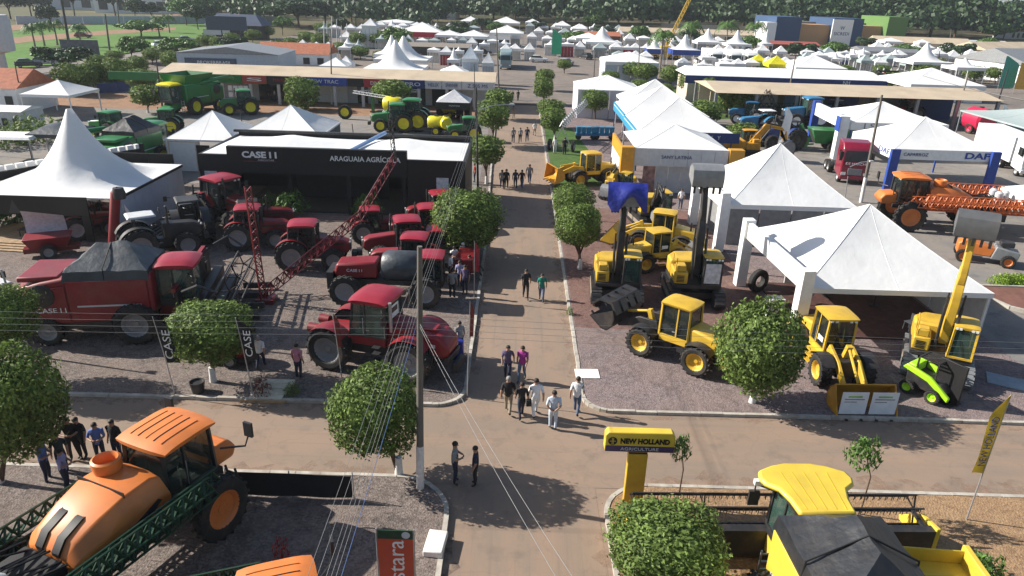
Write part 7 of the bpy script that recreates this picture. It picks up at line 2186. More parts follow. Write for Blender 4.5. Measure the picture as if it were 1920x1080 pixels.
MB().tube([(0, 0, 0), (-0.1, 0, 2.6)], 0.03, 6).build('pole', STEEL, t)
MB().add([(0.02, 0, 0.6), (0.9, 0.05, 0.7), (0.0, 0, 2.6), (0.02, 0.03, 0.6), (0.9, 0.08, 0.7), (0.0, 0.03, 2.6)], [(0, 1, 2), (5, 4, 3), (0, 3, 4, 1), (1, 4, 5, 2), (2, 5, 3, 0)]).build('cloth', CANVAS, t)
t = thing('implement', 'red and black sub soiler under the avenue tree', 'implement', (-2.75, 40.4), 85, None, LZ)
MB().box(-1.2, 1.2, -0.6, 0.6, 0.6, 1.5).build('hopper', DKRED, t, bevel=0.1)
for x in (-0.8, 0.0, 0.8):
    MB().bar((x, -0.5, 0.7), (x + 0.1, -0.9, 0.0), 0.09).build('tine', DARK, t)
t = thing('implement', 'grey engine on a pallet beside the red tractors near the stand', 'implement', (-8.68, 46.36), 10, None, LZ)
MB().box(-0.9, 0.9, -0.5, 0.5, 0, 0.16).build('pallet', WOOD, t)
MB().box(-0.6, 0.6, -0.3, 0.3, 0.17, 0.7).build('engine_block', GREY, t, bevel=0.06)
MB().lathe([(0.28, -0.05), (0.32, 0), (0.28, 0.05), (0.2, 0.05), (0.2, -0.05)], 16, 'x', (0.65, 0, 0.5), closed=True).build('flywheel', STEEL, t)
t = thing('implement', 'red covered planter beside the tractors under the avenue tree', 'implement', (-4.1, 44.0), 90, None, LZ)
MB().box(-1.3, 1.3, -0.55, 0.55, 0.5, 1.4).build('hopper', RED, t, bevel=0.15)
MB().box(-1.3, 1.3, -0.6, -0.45, 0.2, 0.5).build('frame', DARK, t)
t = thing('implement', 'red round bodied implement behind the boxy clipped tree', 'implement', (-12.64, 28.87), 5, None, LZ)
MB().lathe([(0, -0.9), (0.42, -0.85), (0.55, -0.5), (0.55, 0.5), (0.42, 0.85), (0, 0.9)], 18, 'x', (0, 0, 0.75)).build('drum', RED, t)
MB().box(-0.9, 0.9, -0.4, 0.4, 0.1, 0.3).build('frame', DARK, t)
for sy in (-1, 1):
    wheel(t, 0, sy * 0.62, 0.32, 0.2, RIM)
t = thing('row_crop_header', 'dark sloping ramp of machine parts between spire tent and tractors', 'implement', (-22.56, 45.07), 35, None, LZ)
for i in range(7):
    MB().prof([(-1.8, 0.2), (1.6, 0.25), (1.6, 0.7), (-0.2, 1.0)], -0.16, 0.16).build('row_unit', DARK, t, (0, -1.8 + i * 0.6, 0), bevel=0.03)
MB().bar((1.2, -2.2, 0.9), (1.2, 2.2, 0.9), 0.2).build('beam', GREY, t)


# ------------------------------------------------------------------ poles, cables, signs
def pole(label, q, r=0.13, material=CONC, white=0.0, arm=None, group='utility poles', z=LZ, lamp=None, cat='pole', name='utility_pole'):
    x, y, dx, h = q
    t = thing(name, label, cat, (x, y), 0, group, z)
    MB().tube([(0, 0, -0.05), (dx * 0.5, 0, h * 0.5), (dx, 0, h - z)], [r, r * 0.8, r * 0.6], 10).build('shaft', material, t)
    if white:
        MB().tube([(0, 0, 0), (dx * white / h, 0, white)], [r * 1.04, r * 1.0], 10).build('whitewash_band', LIMEW, t)
    if arm:
        a = MB()
        for zz in arm:
            a.box(dx - 0.9, dx + 0.9, -0.06, 0.06, zz - 0.06, zz + 0.06)
        a.build('crossarm', DARK, t)
        ins = MB()
        for zz in arm:
            for xx in (-0.8, -0.3, 0.3, 0.8):
                ins.lathe([(0.05, 0), (0.07, 0.06), (0.04, 0.16), (0, 0.17)], 8, 'z', (dx + xx, 0, zz + 0.06))
        ins.build('insulators', LGREY, t)
    if lamp:
        lx, ly, lz = lamp
        MB().tube([(dx, 0, lz - 0.5), (dx + lx * 0.5, ly * 0.5, lz - 0.1), (dx + lx, ly, lz)], 0.035, 6).build('lamp_arm', STEEL, t)
        MB().frus((dx + lx - 0.12, dx + lx + 0.3, ly - 0.12, ly + 0.12), (dx + lx - 0.08, dx + lx + 0.2, ly - 0.08, ly + 0.08), lz - 0.04, lz + 0.08).build('lamp_head', LGREY, t)
    return t

pole('tall concrete pole with a whitewashed foot at the street corner', (-2.99, 20.28, 0.18, 9.02), 0.135, white=1.75)
pole('leaning grey lamp post at the left edge by the red harvester', (-21.96, 28.80, -0.32, 4.36), 0.07, STEEL, lamp=(-0.9, 0.3, 4.6), group='lamp posts', cat='lamp post', name='lamp_post')
pole('slim pole with a lamp arm over the avenue by the dark stand', (-2.83, 54.30, -0.25, 9.47), 0.1, DARK, lamp=(2.6, 0.4, 8.2), group='lamp posts', cat='lamp post', name='lamp_post')
pole('pole with a crossarm and white foot left of the big orange sprayer', (29.90, 60.19, -0.21, 9.16), 0.15, CONC, white=2.2, arm=(10.9,))
pole('curved steel lamp post beside the pole with the crossarm', (27.78, 58.64, -0.19, 2.75), 0.05, STEEL, lamp=(1.6, 0.0, 3.9), group='lamp posts', cat='lamp post', name='lamp_post')
pole('grey pole between the hedge row and the green harvester', (-46.33, 94.65, 0.19, 7.24), 0.12, DARK)
pole('tall dark pole on the far lawn', (-108.73, 180.72, 0.43, 13.46), 0.35, DARK)
pole('second tall pole on the far lawn', (-96.35, 175.66, 0.49, 8.57), 0.25, CONC)
pole('far pale pole at the top left', (-141.78, 267.58, 0.95, 11.31), 0.25, CONC)
pole('slim dark pole at the left edge by the orange roofed house', (-62.53, 91.58, 0.23, 6.39), 0.1, DARK)
pole('pole before the red shop sign', (-27.07, 106.16, 0.54, 10.09), 0.12, CONC, white=3)
pole('pole at the right end of the shop row', (-2.96, 117.46, -0.64, 10.94), 0.14, CONC)
pole('thin pole before the grey shop signs', (-5.16, 90.60, -0.26, 7.80), 0.07, DARK)
pole('pole beside the white walled pavilion', (12.50, 122.70, -0.06, 7.07), 0.12, CONC)
pole('pole between the palm and the broad low tent', (22.63, 139.55, -0.40, 7.36), 0.12, CONC)
pole('pole at the bend of the blue walled row', (28.01, 142.51, -0.65, 7.88), 0.1, CONC)
pole('pole with lamps left of the long open shed', (41.52, 113.39, 0.18, 8.24), 0.14, CONC, arm=(8.2,))
pole('pole before the right end of the long open shed', (63.35, 105.66, 0.29, 6.97), 0.14, CONC)
pole('dark pole at the right edge beyond the shed', (86.92, 133.31, 0.10, 5.67), 0.14, DARK)
pole('far pole above the wide white tent at the right', (108.50, 193.82, -0.67, 4.82), 0.14, DARK)
pole('pole with lamps beside the dark trees at the right', (158.20, 278.81, -0.77, 7.49), 0.2, CONC)
pole('pole between the red bordered tent and the avenue', (-21.33, 237.66, -0.30, 7.50), 0.2, CONC)
pole('pole left of the big skyline hall', (-67.68, 313.83, -0.18, 12.36), 0.2, CONC)
pole('second pole left of the big skyline hall', (-64.62, 325.26, 0.38, 12.39), 0.2, CONC)
pole('pole behind the twin spire tents', (-46.67, 292.62, -0.27, 4.35), 0.2, CONC)
pole('pole in the middle of the shop street behind the dark stand', (-32.07, 83.94, 0.05, 2.61), 0.07, DARK)
pole('flag mast leaning on the dark stand roof', (-16.16, 71.70, -0.23, 3.51), 0.06, DARK)
pole('pole left of the third white spire tent', (59.87, 230.33, -0.80, 5.93), 0.15, DARK)
for i, (a, b, c) in enumerate([((-49.44, 189.91, 0.42, 7.73), 'left front', 0), ((-46.25, 184.59, 0.64, 9.24), 'middle front', 0), ((-45.45, 191.38, 0.43, 6.78), 'right front', 0), ((-51.96, 203.24, 0.36, 7.16), 'left rear', 0), ((-50.43, 207.76, 0.35, 7.58), 'middle rear', 0), ((-49.70, 216.33, 0.37, 6.17), 'right rear', 0)]):
    pole('pale slim post, %s one of the post frame behind the kiosk' % b, a, 0.16, LGREY, group='post frame behind the kiosk', cat='post', name='frame_post')

def cable(label, pts, sag, r=0.013, group='overhead cables', material=None):
    path = []
    for a, b in zip(pts[:-1], pts[1:]):
        a, b = Vector(a), Vector(b)
        for i in range(16):
            f = i / 16
            path.append(a.lerp(b, f) - Vector((0, 0, sag * 4 * f * (1 - f))))
    path.append(Vector(pts[-1]))
    o = MB().tube(path, r, 5).build('overhead_cable', material or CABM, None)
    return tag(o, label, 'cable', group)
CABM = mat('aluminium_cable', (0.20, 0.20, 0.20), 0.5, metal=0.2)
for i, (dx, dz, nm) in enumerate([(-0.32, 0.25, 'outermost left'), (-0.2, 0.12, 'second from left'), (-0.08, 0.0, 'middle'), (0.04, 0.1, 'second from right'), (0.16, 0.22, 'outermost right')]):
    cable('%s cable of the bundle running along the avenue over the pole' % nm, [(-3.05 + dx, -6, 7.0 + dz), (-3.05 + dx, 20.4, 6.8 + dz), (-2.9 + dx, 61, 7.6 + dz)], 0.35, 0.0048)
cable('blue cable hanging below the bundle along the avenue', [(-3.0, -4, 6.6), (-3.0, 20.4, 6.3)], 0.35, 0.007, material=mat('blue_cable', (0.05, 0.1, 0.25), 0.5))
for i in range(4):
    nm = ['lowest', 'second lowest', 'third lowest', 'topmost'][i]
    cable('%s cable crossing the cross street lengthwise on both sides of the pole' % nm, [(-40, 20.6, 6.0 + 0.22 * i), (-2.95, 20.4, 6.0 + 0.22 * i), (42, 20.6, 6.0 + 0.22 * i)], 0.35, 0.0048)
cable('left cable of the pair slanting from the pole over the junction', [(-2.9, 20.3, 6.4), (2.2, 8.0, 5.6)], 0.3, 0.006)
cable('right cable of the pair slanting from the pole over the junction', [(-2.9, 20.3, 6.5), (2.5, 8.0, 5.8)], 0.3, 0.006)
for i in range(5):
    nm = ['first', 'second', 'third', 'fourth', 'fifth'][i]
    cable('%s cable running from the crossarm pole to the right edge' % nm, [(30.9 + i * 0.4, 60.6, 11.2 - 0.1 * i), (41.5 + i * 0.8, 41.0, 10.2 - 0.1 * i)], 0.7, 0.02)

# --- sign totem
t = thing('sign_totem', 'yellow sign totem with black lettering at the street corner', 'sign', (4.35, 19.9), 0, None, LZ)
MB().box(-0.33, 0.33, -0.11, 0.11, 0, 2.0).build('pillar', YEL, t, bevel=0.03)
MB().box(-0.3, 0.3, -0.09, 0.09, 2.0, 2.12).build('neck', DARK, t)
hd = MB().prof([(-1.15, 2.18), (-1.08, 2.12), (1.08, 2.12), (1.15, 2.18), (1.15, 2.75), (1.05, 2.88), (-1.05, 2.88), (-1.15, 2.75)], -0.17, 0.17).build('head', YELL, t, bevel=0.03)
MB().box(-1.13, 1.13, -0.19, -0.172, 2.16, 2.37).build('lower_band', mat('purple_band', (0.06, 0.035, 0.11), 0.5), hd)
lettering('NEW HOLLAND', 0.26, BLACK, hd, (0.16, -0.178, 2.55), width=1.62, bold=0.012)
lettering('AGRICULTURE', 0.16, LGREY, hd, (0.0, -0.196, 2.265), width=1.25)
lg = MB().lathe([(0.0, 0), (0.15, 0), (0.15, -0.012), (0, -0.012)], 20, 'y', (-0.9, -0.172, 2.55)).build('emblem', BLACK, hd)
MB().box(-0.93, -0.91, -0.19, -0.186, 2.43, 2.67).box(-0.89, -0.87, -0.19, -0.186, 2.43, 2.67).box(-1.0, -0.8, -0.19, -0.186, 2.54, 2.56).build('emblem_mark', YELL, lg)

# --- black banner on the near left lot
t = thing('banner_fence', 'long black banner stretched low across the near left lot', 'banner', (-9.38, 19.56), 0, None, LZ)
L = 4.2
def bn(u, v):
    return (L * u, 0.02 * math.sin(u * 14) * (1 - v), 0.05 + (0.92 + 0.02 * math.sin(u * 5)) * v)
MB().grid(bn, 24, 4).build('cloth', BANNER, t)
for x in (-0.03, L / 2, L + 0.03):
    MB().tube([(x, 0.04, -0.02), (x, 0.04, 1.08)], 0.025, 6).build('post', STEEL, t)
# --- orange upright banner at the bottom
t = thing('upright_banner', 'orange upright banner with white letters and a green top at the bottom edge', 'banner', (-3.07, 15.81), 0, None, LZ)
MB().box(-0.5, 0.5, -0.015, 0.015, 0.1, 1.75).build('cloth', mat('banner_orange', (0.50, 0.07, 0.03), 0.6, var=0.08), t)
MB().box(-0.5, 0.5, -0.015, 0.015, 1.751, 2.05).build('top_field', DKGREEN, t)
MB().lathe([(0, 0), (0.12, 0), (0.12, -0.006), (0, -0.006)], 18, 'y', (0.3, -0.016, 1.9)).build('top_disc', LGREY, t)
lettering('stara', 0.7, WHITE, t, (0.02, -0.02, 1.0), (PI / 2, -PI / 2, 0), width=1.4, depth=0.004)
for x in (-0.53, 0.53):
    MB().tube([(x, 0, -0.02), (x, 0, 2.1)], 0.022, 6).build('post', STEEL, t)
# --- feather flags
def feather(label, xy, h, cloth, text=None, tcol=WHITE, w=0.5, lean=0.0, z=LZ, group='feather flags', rz=0, z0=0.9):
    t = thing('feather_flag', label, 'flag', xy, rz, group, z)
    path = [(lean * (i / 8) ** 1.3 + 0.0, 0, h * i / 8) for i in range(9)]
    MB().tube(path, [0.028 - 0.002 * i for i in range(9)], 6).build('pole', STEEL, t)
    def fl(u, v):
        zz = z0 + (h - z0 - 0.02) * v
        k = zz / h
        return (lean * k ** 1.3 + 0.03 + w * u * (1 - max(0, v - 0.75) * 3.6), 0.05 * math.sin(v * 7 + u * 3) * u, zz)
    c = MB().grid(fl, 4, 14).build('cloth', cloth, t)
    if text:
        lettering(text, abs(w) * 0.85, tcol, c, (lean * 0.45 + w * 0.5, -0.06, (z0 + h * 0.9) / 2), (PI / 2, -PI / 2, 0), width=(h - z0) * 0.62, depth=0.004)
    return t
feather('black feather flag with white letters left of the boxy clipped tree', (-14.05, 25.88), 3.6, BANNER, 'CASE', w=0.55, lean=-0.35, z0=1.5)
feather('black feather flag with white letters right of the boxy clipped tree', (-10.80, 25.98), 3.6, BANNER, 'CASE', w=0.5, lean=-0.3, z0=1.7)
feather('slim red and black flag pole before the articulated tractor', (-7.40, 27.53), 3.2, DKRED, None, w=0.2, lean=-0.2, z0=1.6)
feather('red and white feather flag on the avenue kerb', (-1.78, 26.50), 4.4, DKRED, None, w=0.16, lean=0.1, z0=2.8)
feather('slim banner pole on the avenue kerb under the clipped tree', (-2.12, 36.93), 3.4, SIGNRED, None, w=0.25, lean=0.0, z0=1.6)
feather('yellow feather flag with dark letters bending right on the sandy lot', (15.59, 19.47), 4.90, mat('flag_yellow', (0.62, 0.42, 0.03), 0.6, trans=0.15), 'NEW HOLLAND', DKBLUE, w=-0.4, lean=0.06, z0=1.9)
feather('white and blue feather flag before the blue tractors', (29.47, 81.11), 5.0, WHITE, None, w=0.9, lean=0.4, z0=1.2)
feather('white and blue feather flag beside the grey green canopy', (60.54, 92.11), 4.6, WHITE, None, w=1.1, lean=0.4, z0=0.8)
feather('green feather flag beyond the avenue end', (6.75, 156.52), 9.0, mat('flag_green', (0.03, 0.35, 0.18), 0.6), None, w=2.0, lean=0.0, z0=4.0, z=0.1)
feather('green upright banner right of the wide white tent', (94.83, 146.77), 7.0, mat('flag_teal', (0.05, 0.32, 0.25), 0.6), None, w=3.0, lean=0.0, z0=1.0, z=0.1)
feather('yellow upright banner at the far right edge', (96.78, 144.85), 6.0, mat('flag_ochre', (0.6, 0.35, 0.06), 0.6), None, w=2.5, lean=0.0, z0=1.0, z=0.1)

# --- steps, pots, slabs and small things
t = thing('steps', 'pale concrete steps up from the street to the red machinery lot', 'steps', (-10.2, 25.75), 0, None, 0.0)
for i in range(4):
    MB().box(-0.7 + i * 0.06, 0.7 + i * 0.06, -0.02 + i * 0.34, 0.33 + i * 0.34, 0.0, 0.16 + 0.045 * i).build('step', mat('pale_concrete', (0.62, 0.56, 0.42), 0.9, dirt=0.3), t, bevel=0.01)
MB().box(-1.0, 0.9, -0.16, -0.03, -0.01, 0.12).build('kerb_board', WOOD, t)
REDLEAF = mat('red_shrub_leaves', (0.16, 0.05, 0.04), 0.6, island=0.4, trans=0.15)
SHRUBR = shrub_mesh(8, 260, 0.22, REDLEAF)
pot_plant('reddish shrub left of the concrete steps', (-10.41, 26.09), 0.9, 0.8, False, SHRUBR, name='shrub', cat='shrub')
pot_plant('red flowering plant on the near left lot', (-6.70, 16.76), 0.8, 0.6, False, shrub_mesh(9, 160, 0.25, mat('red_flowers', (0.35, 0.02, 0.02), 0.6, island=0.4)), name='shrub', cat='shrub')
pot_plant('low dark shrub right of the concrete steps', (-9.21, 26.25), 0.5, 0.7, False, SHRUBD, name='shrub', cat='shrub')
t = tag(MB().lathe([(0.0, 0), (0.24, 0), (0.32, 0.5), (0.28, 0.5), (0.24, 0.42), (0.0, 0.42)], 16).build('plant_pot', DARK, None, (-13.17, 26.15) + (LZ,)), 'empty black pot beside the boxy clipped tree', 'pot')
t = tag(MB().box(-0.55, 0.55, -0.42, 0.42, 0, 0.03).build('white_board', LIMEW, None, (3.55, 28.67) + (LZ + 0.003,), (0, 0, 0.03), bevel=0.01), 'white square board lying on the gravel by the avenue kerb', 'board')
t = tag(MB().box(-0.3, 0.3, -0.5, 0.5, 0, 0.22).build('concrete_block', LIMEW, None, (-2.14, 17.47) + (LZ,), (0, 0, -0.1), bevel=0.03), 'whitewashed block on the near left lot edge', 'block')
t = tag(MB().box(-0.9, 0.9, -0.6, 0.6, 0, 0.03).build('steel_cover', mat('blue_grey_plate', (0.2, 0.25, 0.3), 0.5), None, (23.08, 29.05) + (LZ + 0.012,), (0, 0, -0.5)), 'blue grey plate lying on the ground at the right', 'plate')
pot_plant('yellow green palm shrub left of the stand entrance', (-16.77, 51.42), 1.5, 2.6, True, SHRUB, group='shrubs before the black stand')
pot_plant('yellow green shrub right of the stand entrance', (-11.00, 51.60), 1.5, 2.2, True, SHRUB, group='shrubs before the black stand')
pot_plant('green shrub in the left corner of the black stand', (-18.51, 52.22), 1.2, 1.8, True, SHRUBD, group='shrubs before the black stand')
pot_plant('potted palm on the wooden deck at the left edge', (-34.73, 47.03), 1.5, 1.6, True, SHRUB)
pot_plant('potted palm at the back of the wooden deck', (-34.99, 50.49), 1.5, 1.6, True, SHRUB)
pot_plant('dark bush behind the white spire tent', (-51.04, 75.80), 2.6, 6.0, False, SHRUBD, name='shrub', cat='shrub')
pot_plant('dark bush at the left edge below the flat booth', (-52.17, 71.97), 2.6, 5.0, False, SHRUBD, name='shrub', cat='shrub')
pot_plant('spiky green plant in the bottom right corner', (14.42, 16.70), 1.0, 1.2, False, SHRUB, name='shrub', cat='shrub')
pot_plant('small weed at the avenue kerb beside the excavator', (3.16, 35.16), 0.45, 0.4, False, SHRUBD, name='shrub', cat='shrub')
hedge('lime yellow hedge in a kerbed bed at the right edge', [(30.03, 41.44), (33.52, 41.98)], 1.1, 0.75, 8)
t = thing('flower_bed', 'kerbed bed of reddish earth under the lime hedge', 'flower bed', (28.83, 39.26), 0, None, LZ)
bedp = [(-0.9, 0.2), (-0.3, -1.6), (1.4, -3.0), (5.5, -4.0), (5.5, 1.6), (-0.6, 1.6)]
MB().plan(bedp, 0.0, 0.16).build('earth', BROWN, t, smooth=0)
m = MB()
for a, b in zip(bedp, bedp[1:] + bedp[:1]):
    m.bar((*a, 0.1), (*b, 0.1), 0.18, 0.24)
m.build('edging', KERB, t)
for lab, a in [('left sapling on a thin stem beside the yellow sign', (5.89, 19.84, 5.76, 2.36, 0.31, 0.51)), ('right sapling on a thin stem behind the yellow harvester', (12.03, 19.58, 11.68, 2.55, 0.52, 0.59))]:
    fx, fy, cx, cz, rx, rz = a
    t = thing('sapling', lab, 'sapling', (fx, fy), 0, 'street saplings', LZ)
    MB().tube([(0, 0, 0), (0.03, 0, cz * 0.6), (cx - fx, 0, cz)], [0.03, 0.022, 0.012], 6).build('stem', BARK, t)
    put(SHRUB, 'foliage', t, (cx - fx, 0, cz - LZ - rz * 0.6), (0, 0, 1), (rx, rx, rz * 1.7))
# wooden deck under the spire tent, each board its own piece
t = thing('wooden_deck', 'pale wooden deck with steps under the spire tent', 'deck', (-35.2, 43.2), -4, None, LZ)
bme = MB().box(0, 6.2, 0, 0.28, 0.22, 0.27).mesh('board', WOOD, 0)
for i in range(14):
    put(bme, 'board', t, (random.Random(i).uniform(-0.03, 0.03), i * 0.3, 0))
for i in range(3):
    MB().box(0.2, 6.0, -0.3 - i * 0.3, -0.02 - i * 0.3, 0.0, 0.2 - i * 0.06).build('step', WOOD, t)
t = thing('lounge_table', 'dark low table on the wooden deck', 'table', (-31.9, 44.6), 0, None, LZ + 0.27)
MB().box(-0.6, 0.6, -0.35, 0.35, 0.38, 0.44).build('top', DARK, t)
for x in (-0.5, 0.5):
    for y in (-0.28, 0.28):
        MB().box(x - 0.03, x + 0.03, y - 0.03, y + 0.03, 0, 0.38).build('leg', DARK, t)
t = thing('bottle_crate', 'crate of dark bottles on the deck steps', 'crate', (-34.15, 47.70), -4, None, LZ + 0.27)
MB().box(-0.5, 0.5, -0.3, 0.3, 0, 0.22).build('crate', WHITE, t)
for i in range(8):
    MB().lathe([(0.0, 0), (0.09, 0), (0.09, 0.3), (0.03, 0.4), (0, 0.4)], 8, 'z', (-0.36 + (i % 4) * 0.24, -0.14 + (i // 4) * 0.28, 0.225)).build('bottle', DARK, t)
# plastic chairs before the big tent
def chair(label, xy, rz, group='white chairs under the largest tent'):
    t = thing('plastic_chair', label, 'chair', xy, rz, group, LZ + 0.11)
    MB().box(-0.22, 0.22, -0.22, 0.22, 0.42, 0.46).build('seat', WHITE, t, bevel=0.01)
    MB().box(-0.24, -0.20, -0.2, 0.2, 0.47, 0.85).build('backrest', WHITE, t, bevel=0.01)
    for x in (-0.2, 0.2):
        for y in (-0.2, 0.2):
            MB().bar((x, y, 0), (x * 0.9, y * 0.9, 0.42), 0.035).build('leg', WHITE, t)
    return t
chair('white plastic chair nearer the tent inside, right of the loader', (21.01, 34.28), 200)
chair('white plastic chair nearer the excavator, right of the loader', (20.93, 33.03), 215)
for i, (x, y) in enumerate([(16.5, 37.2), (18.4, 38.6), (20.6, 37.4)]):
    t = thing('round_table', 'dark table inside the largest tent, %s from the left' % ['first', 'second', 'third'][i], 'table', (x, y), 0, 'tables in the largest tent', LZ + 0.11)
    MB().lathe([(0.0, 0.72), (0.5, 0.72), (0.5, 0.75), (0, 0.75)], 20).build('top', DARK, t)
    MB().tube([(0, 0, 0.02), (0, 0, 0.72)], 0.04, 8).lathe([(0, 0.0), (0.28, 0), (0.28, 0.03), (0, 0.03)], 16).build('pedestal', DARK, t)
# crane boom with a hanging frame
t = thing('mobile_crane', 'yellow crane boom leaning over the white spire tents', 'crane', (39.40, 202.71), 0, None, 0.1)
MB().box(-4, 4, -1.3, 1.3, 0.6, 1.8).build('carrier', YEL, t, bevel=0.1)
for x in (-2.8, -1.4, 1.4, 2.8):
    for sy in (-1, 1):
        wheel(t, x, sy * 1.2, 0.6, 0.4, DARK)
MB().box(-1.5, 1.2, -1.1, 1.1, 1.85, 3.4).build('turret', YEL, t, bevel=0.1)
MB().truss((0, 0, 3.2), (11.5, 8, 27), 1.1, 1.0, 22, 0.13).build('boom', YEL, t)
t = thing('hanging_frame', 'dark flat lattice frame hanging under the crane over the tents', 'lattice frame', (79.86, 365.45), 0, None, 0.1)
g = MB()
for i in range(13):
    g.bar((-13 + i * 2.2, -6, 10.6), (-13 + i * 2.2, 6, 10.6), 0.26)
for j in range(6):
    g.bar((-13, -6 + j * 2.4, 10.9), (13.4, -6 + j * 2.4, 10.9), 0.26)
g.build('grid', DARK, t)
for x in (-12, 12):
    MB().tube([(x, 0, 0), (x, 0, 10.6)], 0.12, 6).build('mast', STEEL, t)
MB().box(-1.4, 1.4, -6.4, -6.2, 6.1, 8.6).build('white_sign', WHITE, t)
MB().box(-0.7, 0.7, -6.45, -6.41, 7.0, 7.7).build('sign_print', GREY, t)

# ------------------------------------------------------------------ people
def person_mesh(name, pose):
    """One continuous body grown from a posed skeleton; faces carry skin, shirt, trousers and shoe slots."""
    J = dict(pelvis=(0, 0, 0.95, .135, .105), spine=(0, 0, 1.13, .13, .10), chest=(0.01, 0, 1.33, .165, .115), neck=(0.0, 0, 1.475, .056, .056), head=(0.015, 0, 1.585, .082, .092), crown=(0.01, 0, 1.68, .07, .078))
    for s, n in ((1, 'l'), (-1, 'r')):
        J['sh' + n] = (0, s * 0.185, 1.40, .062, .062)
        J['el' + n] = (-0.03, s * 0.235, 1.12, .045, .045)
        J['wr' + n] = (0.06, s * 0.24, 0.88, .030, .032)
        J['hd' + n] = (0.08, s * 0.24, 0.80, .022, .038)
        J['hp' + n] = (0, s * 0.09, 0.88, .098, .098)
        J['kn' + n] = (0.02, s * 0.10, 0.50, .062, .062)
        J['an' + n] = (-0.02, s * 0.10, 0.10, .044, .044)
        J['to' + n] = (0.14, s * 0.12, 0.045, .042, .036)
    for k, v in pose.items():
        J[k] = tuple(v) + J[k][3:]
    B = [('pelvis', 'spine', 1), ('spine', 'chest', 1), ('chest', 'neck', 0), ('neck', 'head', 0), ('head', 'crown', 0)]
    for n in 'lr':
        B += [('chest', 'sh' + n, 1), ('sh' + n, 'el' + n, 1), ('el' + n, 'wr' + n, 0), ('wr' + n, 'hd' + n, 0), ('pelvis', 'hp' + n, 2), ('hp' + n, 'kn' + n, 2), ('kn' + n, 'an' + n, 2), ('an' + n, 'to' + n, 3)]
    names = list(J)
    me = bpy.data.meshes.new(name)
    me.from_pydata([J[k][:3] for k in names], [(names.index(a), names.index(b)) for a, b, _ in B], [])
    ob = bpy.data.objects.new(name + '_skeleton', me)
    C.objects.link(ob)
    md = ob.modifiers.new('skin', 'SKIN')
    md.use_smooth_shade = True
    if not me.skin_vertices:
        bpy.context.view_layer.objects.active = ob
    sv = me.skin_vertices[0].data
    for i, k in enumerate(names):
        sv[i].radius = (J[k][3] * 1.12, J[k][4] * 1.12)
        sv[i].use_root = (k == 'pelvis')
    sb = ob.modifiers.new('sub', 'SUBSURF')
    sb.levels = sb.render_levels = 1
    dg = bpy.context.evaluated_depsgraph_get()
    out = bpy.data.meshes.new_from_object(ob.evaluated_get(dg))
    bpy.data.objects.remove(ob)
    out.materials.clear()
    for m in (SKIN, WHITE, DARK, SHOE):
        out.materials.append(m)
    # fingers and face features added to the same mesh
    ex = MB()
    for n, s in (('l', 1), ('r', -1)):
        w, h = Vector(J['wr' + n][:3]), Vector(J['hd' + n][:3])
        d = (h - w).normalized()
        side = d.cross(Vector((0, s, 0)))
        side = side.normalized() if side.length > 0.1 else Vector((1, 0, 0))
        for k, L in enumerate((0.062, 0.072, 0.066, 0.05)):
            b = h + side * (0.024 - 0.016 * k)
            m1 = b + d * L * 0.55
            ex.tube([b, m1, m1 + (d * 0.8 - Vector((0, s * 0.5, 0))) * L * 0.5], [0.0095, 0.009, 0.007], 5)
        tb = w + d * 0.03 + side * 0.03
        ex.tube([tb, tb + (d + side * 0.7) * 0.03, tb + (d * 1.0 + side * 0.5) * 0.055], [0.011, 0.010, 0.008], 5)
    hx, hy, hz = J['head'][:3]
    ex.tube([(hx + 0.075, 0, hz + 0.03), (hx + 0.108, 0, hz - 0.005), (hx + 0.08, 0, hz - 0.012)], [0.008, 0.014, 0.012], 6)
    for s in (-1, 1):
        ex.tube([(hx - 0.01, s * 0.085, hz + 0.03), (hx - 0.02, s * 0.1, hz + 0.01), (hx - 0.01, s * 0.088, hz - 0.02)], [0.012, 0.015, 0.01], 5)
    bm = bmesh.new()
    bm.from_mesh(out)
    nbody = len(bm.faces)
    vv = [bm.verts.new(p) for p in ex.v]
    for f in ex.f:
        try:
            bm.faces.new([vv[i] for i in f])
        except ValueError:
            pass
    bm.faces.ensure_lookup_table()
    segs = [(Vector(J[a][:3]), Vector(J[b][:3]), m, a, b) for a, b, m in B]
    for i, f in enumerate(bm.faces):
        f.smooth = True
        if i >= nbody:
            f.material_index = 0
            continue
        c = f.calc_center_median()
        best, bi = 1e9, 0
        for a, b, m, na, nb in segs:
            ab = b - a
            u = max(0, min(1, (c - a).dot(ab) / ab.length_squared))
            q = (c - a - ab * u).length - (J[na][3] * (1 - u) + J[nb][3] * u)
            if q < best:
                best, bi = q, m
                if na == 'chest' and nb == 'neck':
                    bi = 1 if c.z < 1.455 else 0
                if nb.startswith('an') and u > 0.93:
                    bi = 3
                if na.startswith('sh') and u > 0.85:
                    bi = 0
        f.material_index = bi
    bm.normal_update()
    bm.to_mesh(out)
    bm.free()
    return out, J

def hair_mesh(J):
    m = MB()
    hx, hy, hz = J['head'][:3]
    cz = hz + 0.06
    vs, fs = [], []
    N, K = 12, 6
    for j in range(K + 1):
        e = rad(90 - 118 * j / K)
        for i in range(N):
            a = 2 * PI * i / N
            fr = max(0, math.cos(a))
            ee = e if e > 0 else e * (1 - 0.95 * fr)
            r = 0.105 * math.cos(ee)
            vs.append((hx - 0.006 + r * math.cos(a), r * 0.92 * math.sin(a), cz + 0.095 * math.sin(ee)))
    for j in range(K):
        for i in range(N):
            fs.append((j * N + i, j * N + (i + 1) % N, (j + 1) * N + (i + 1) % N, (j + 1) * N + i))
    return m.add(vs, fs).mesh('hair', HAIR)

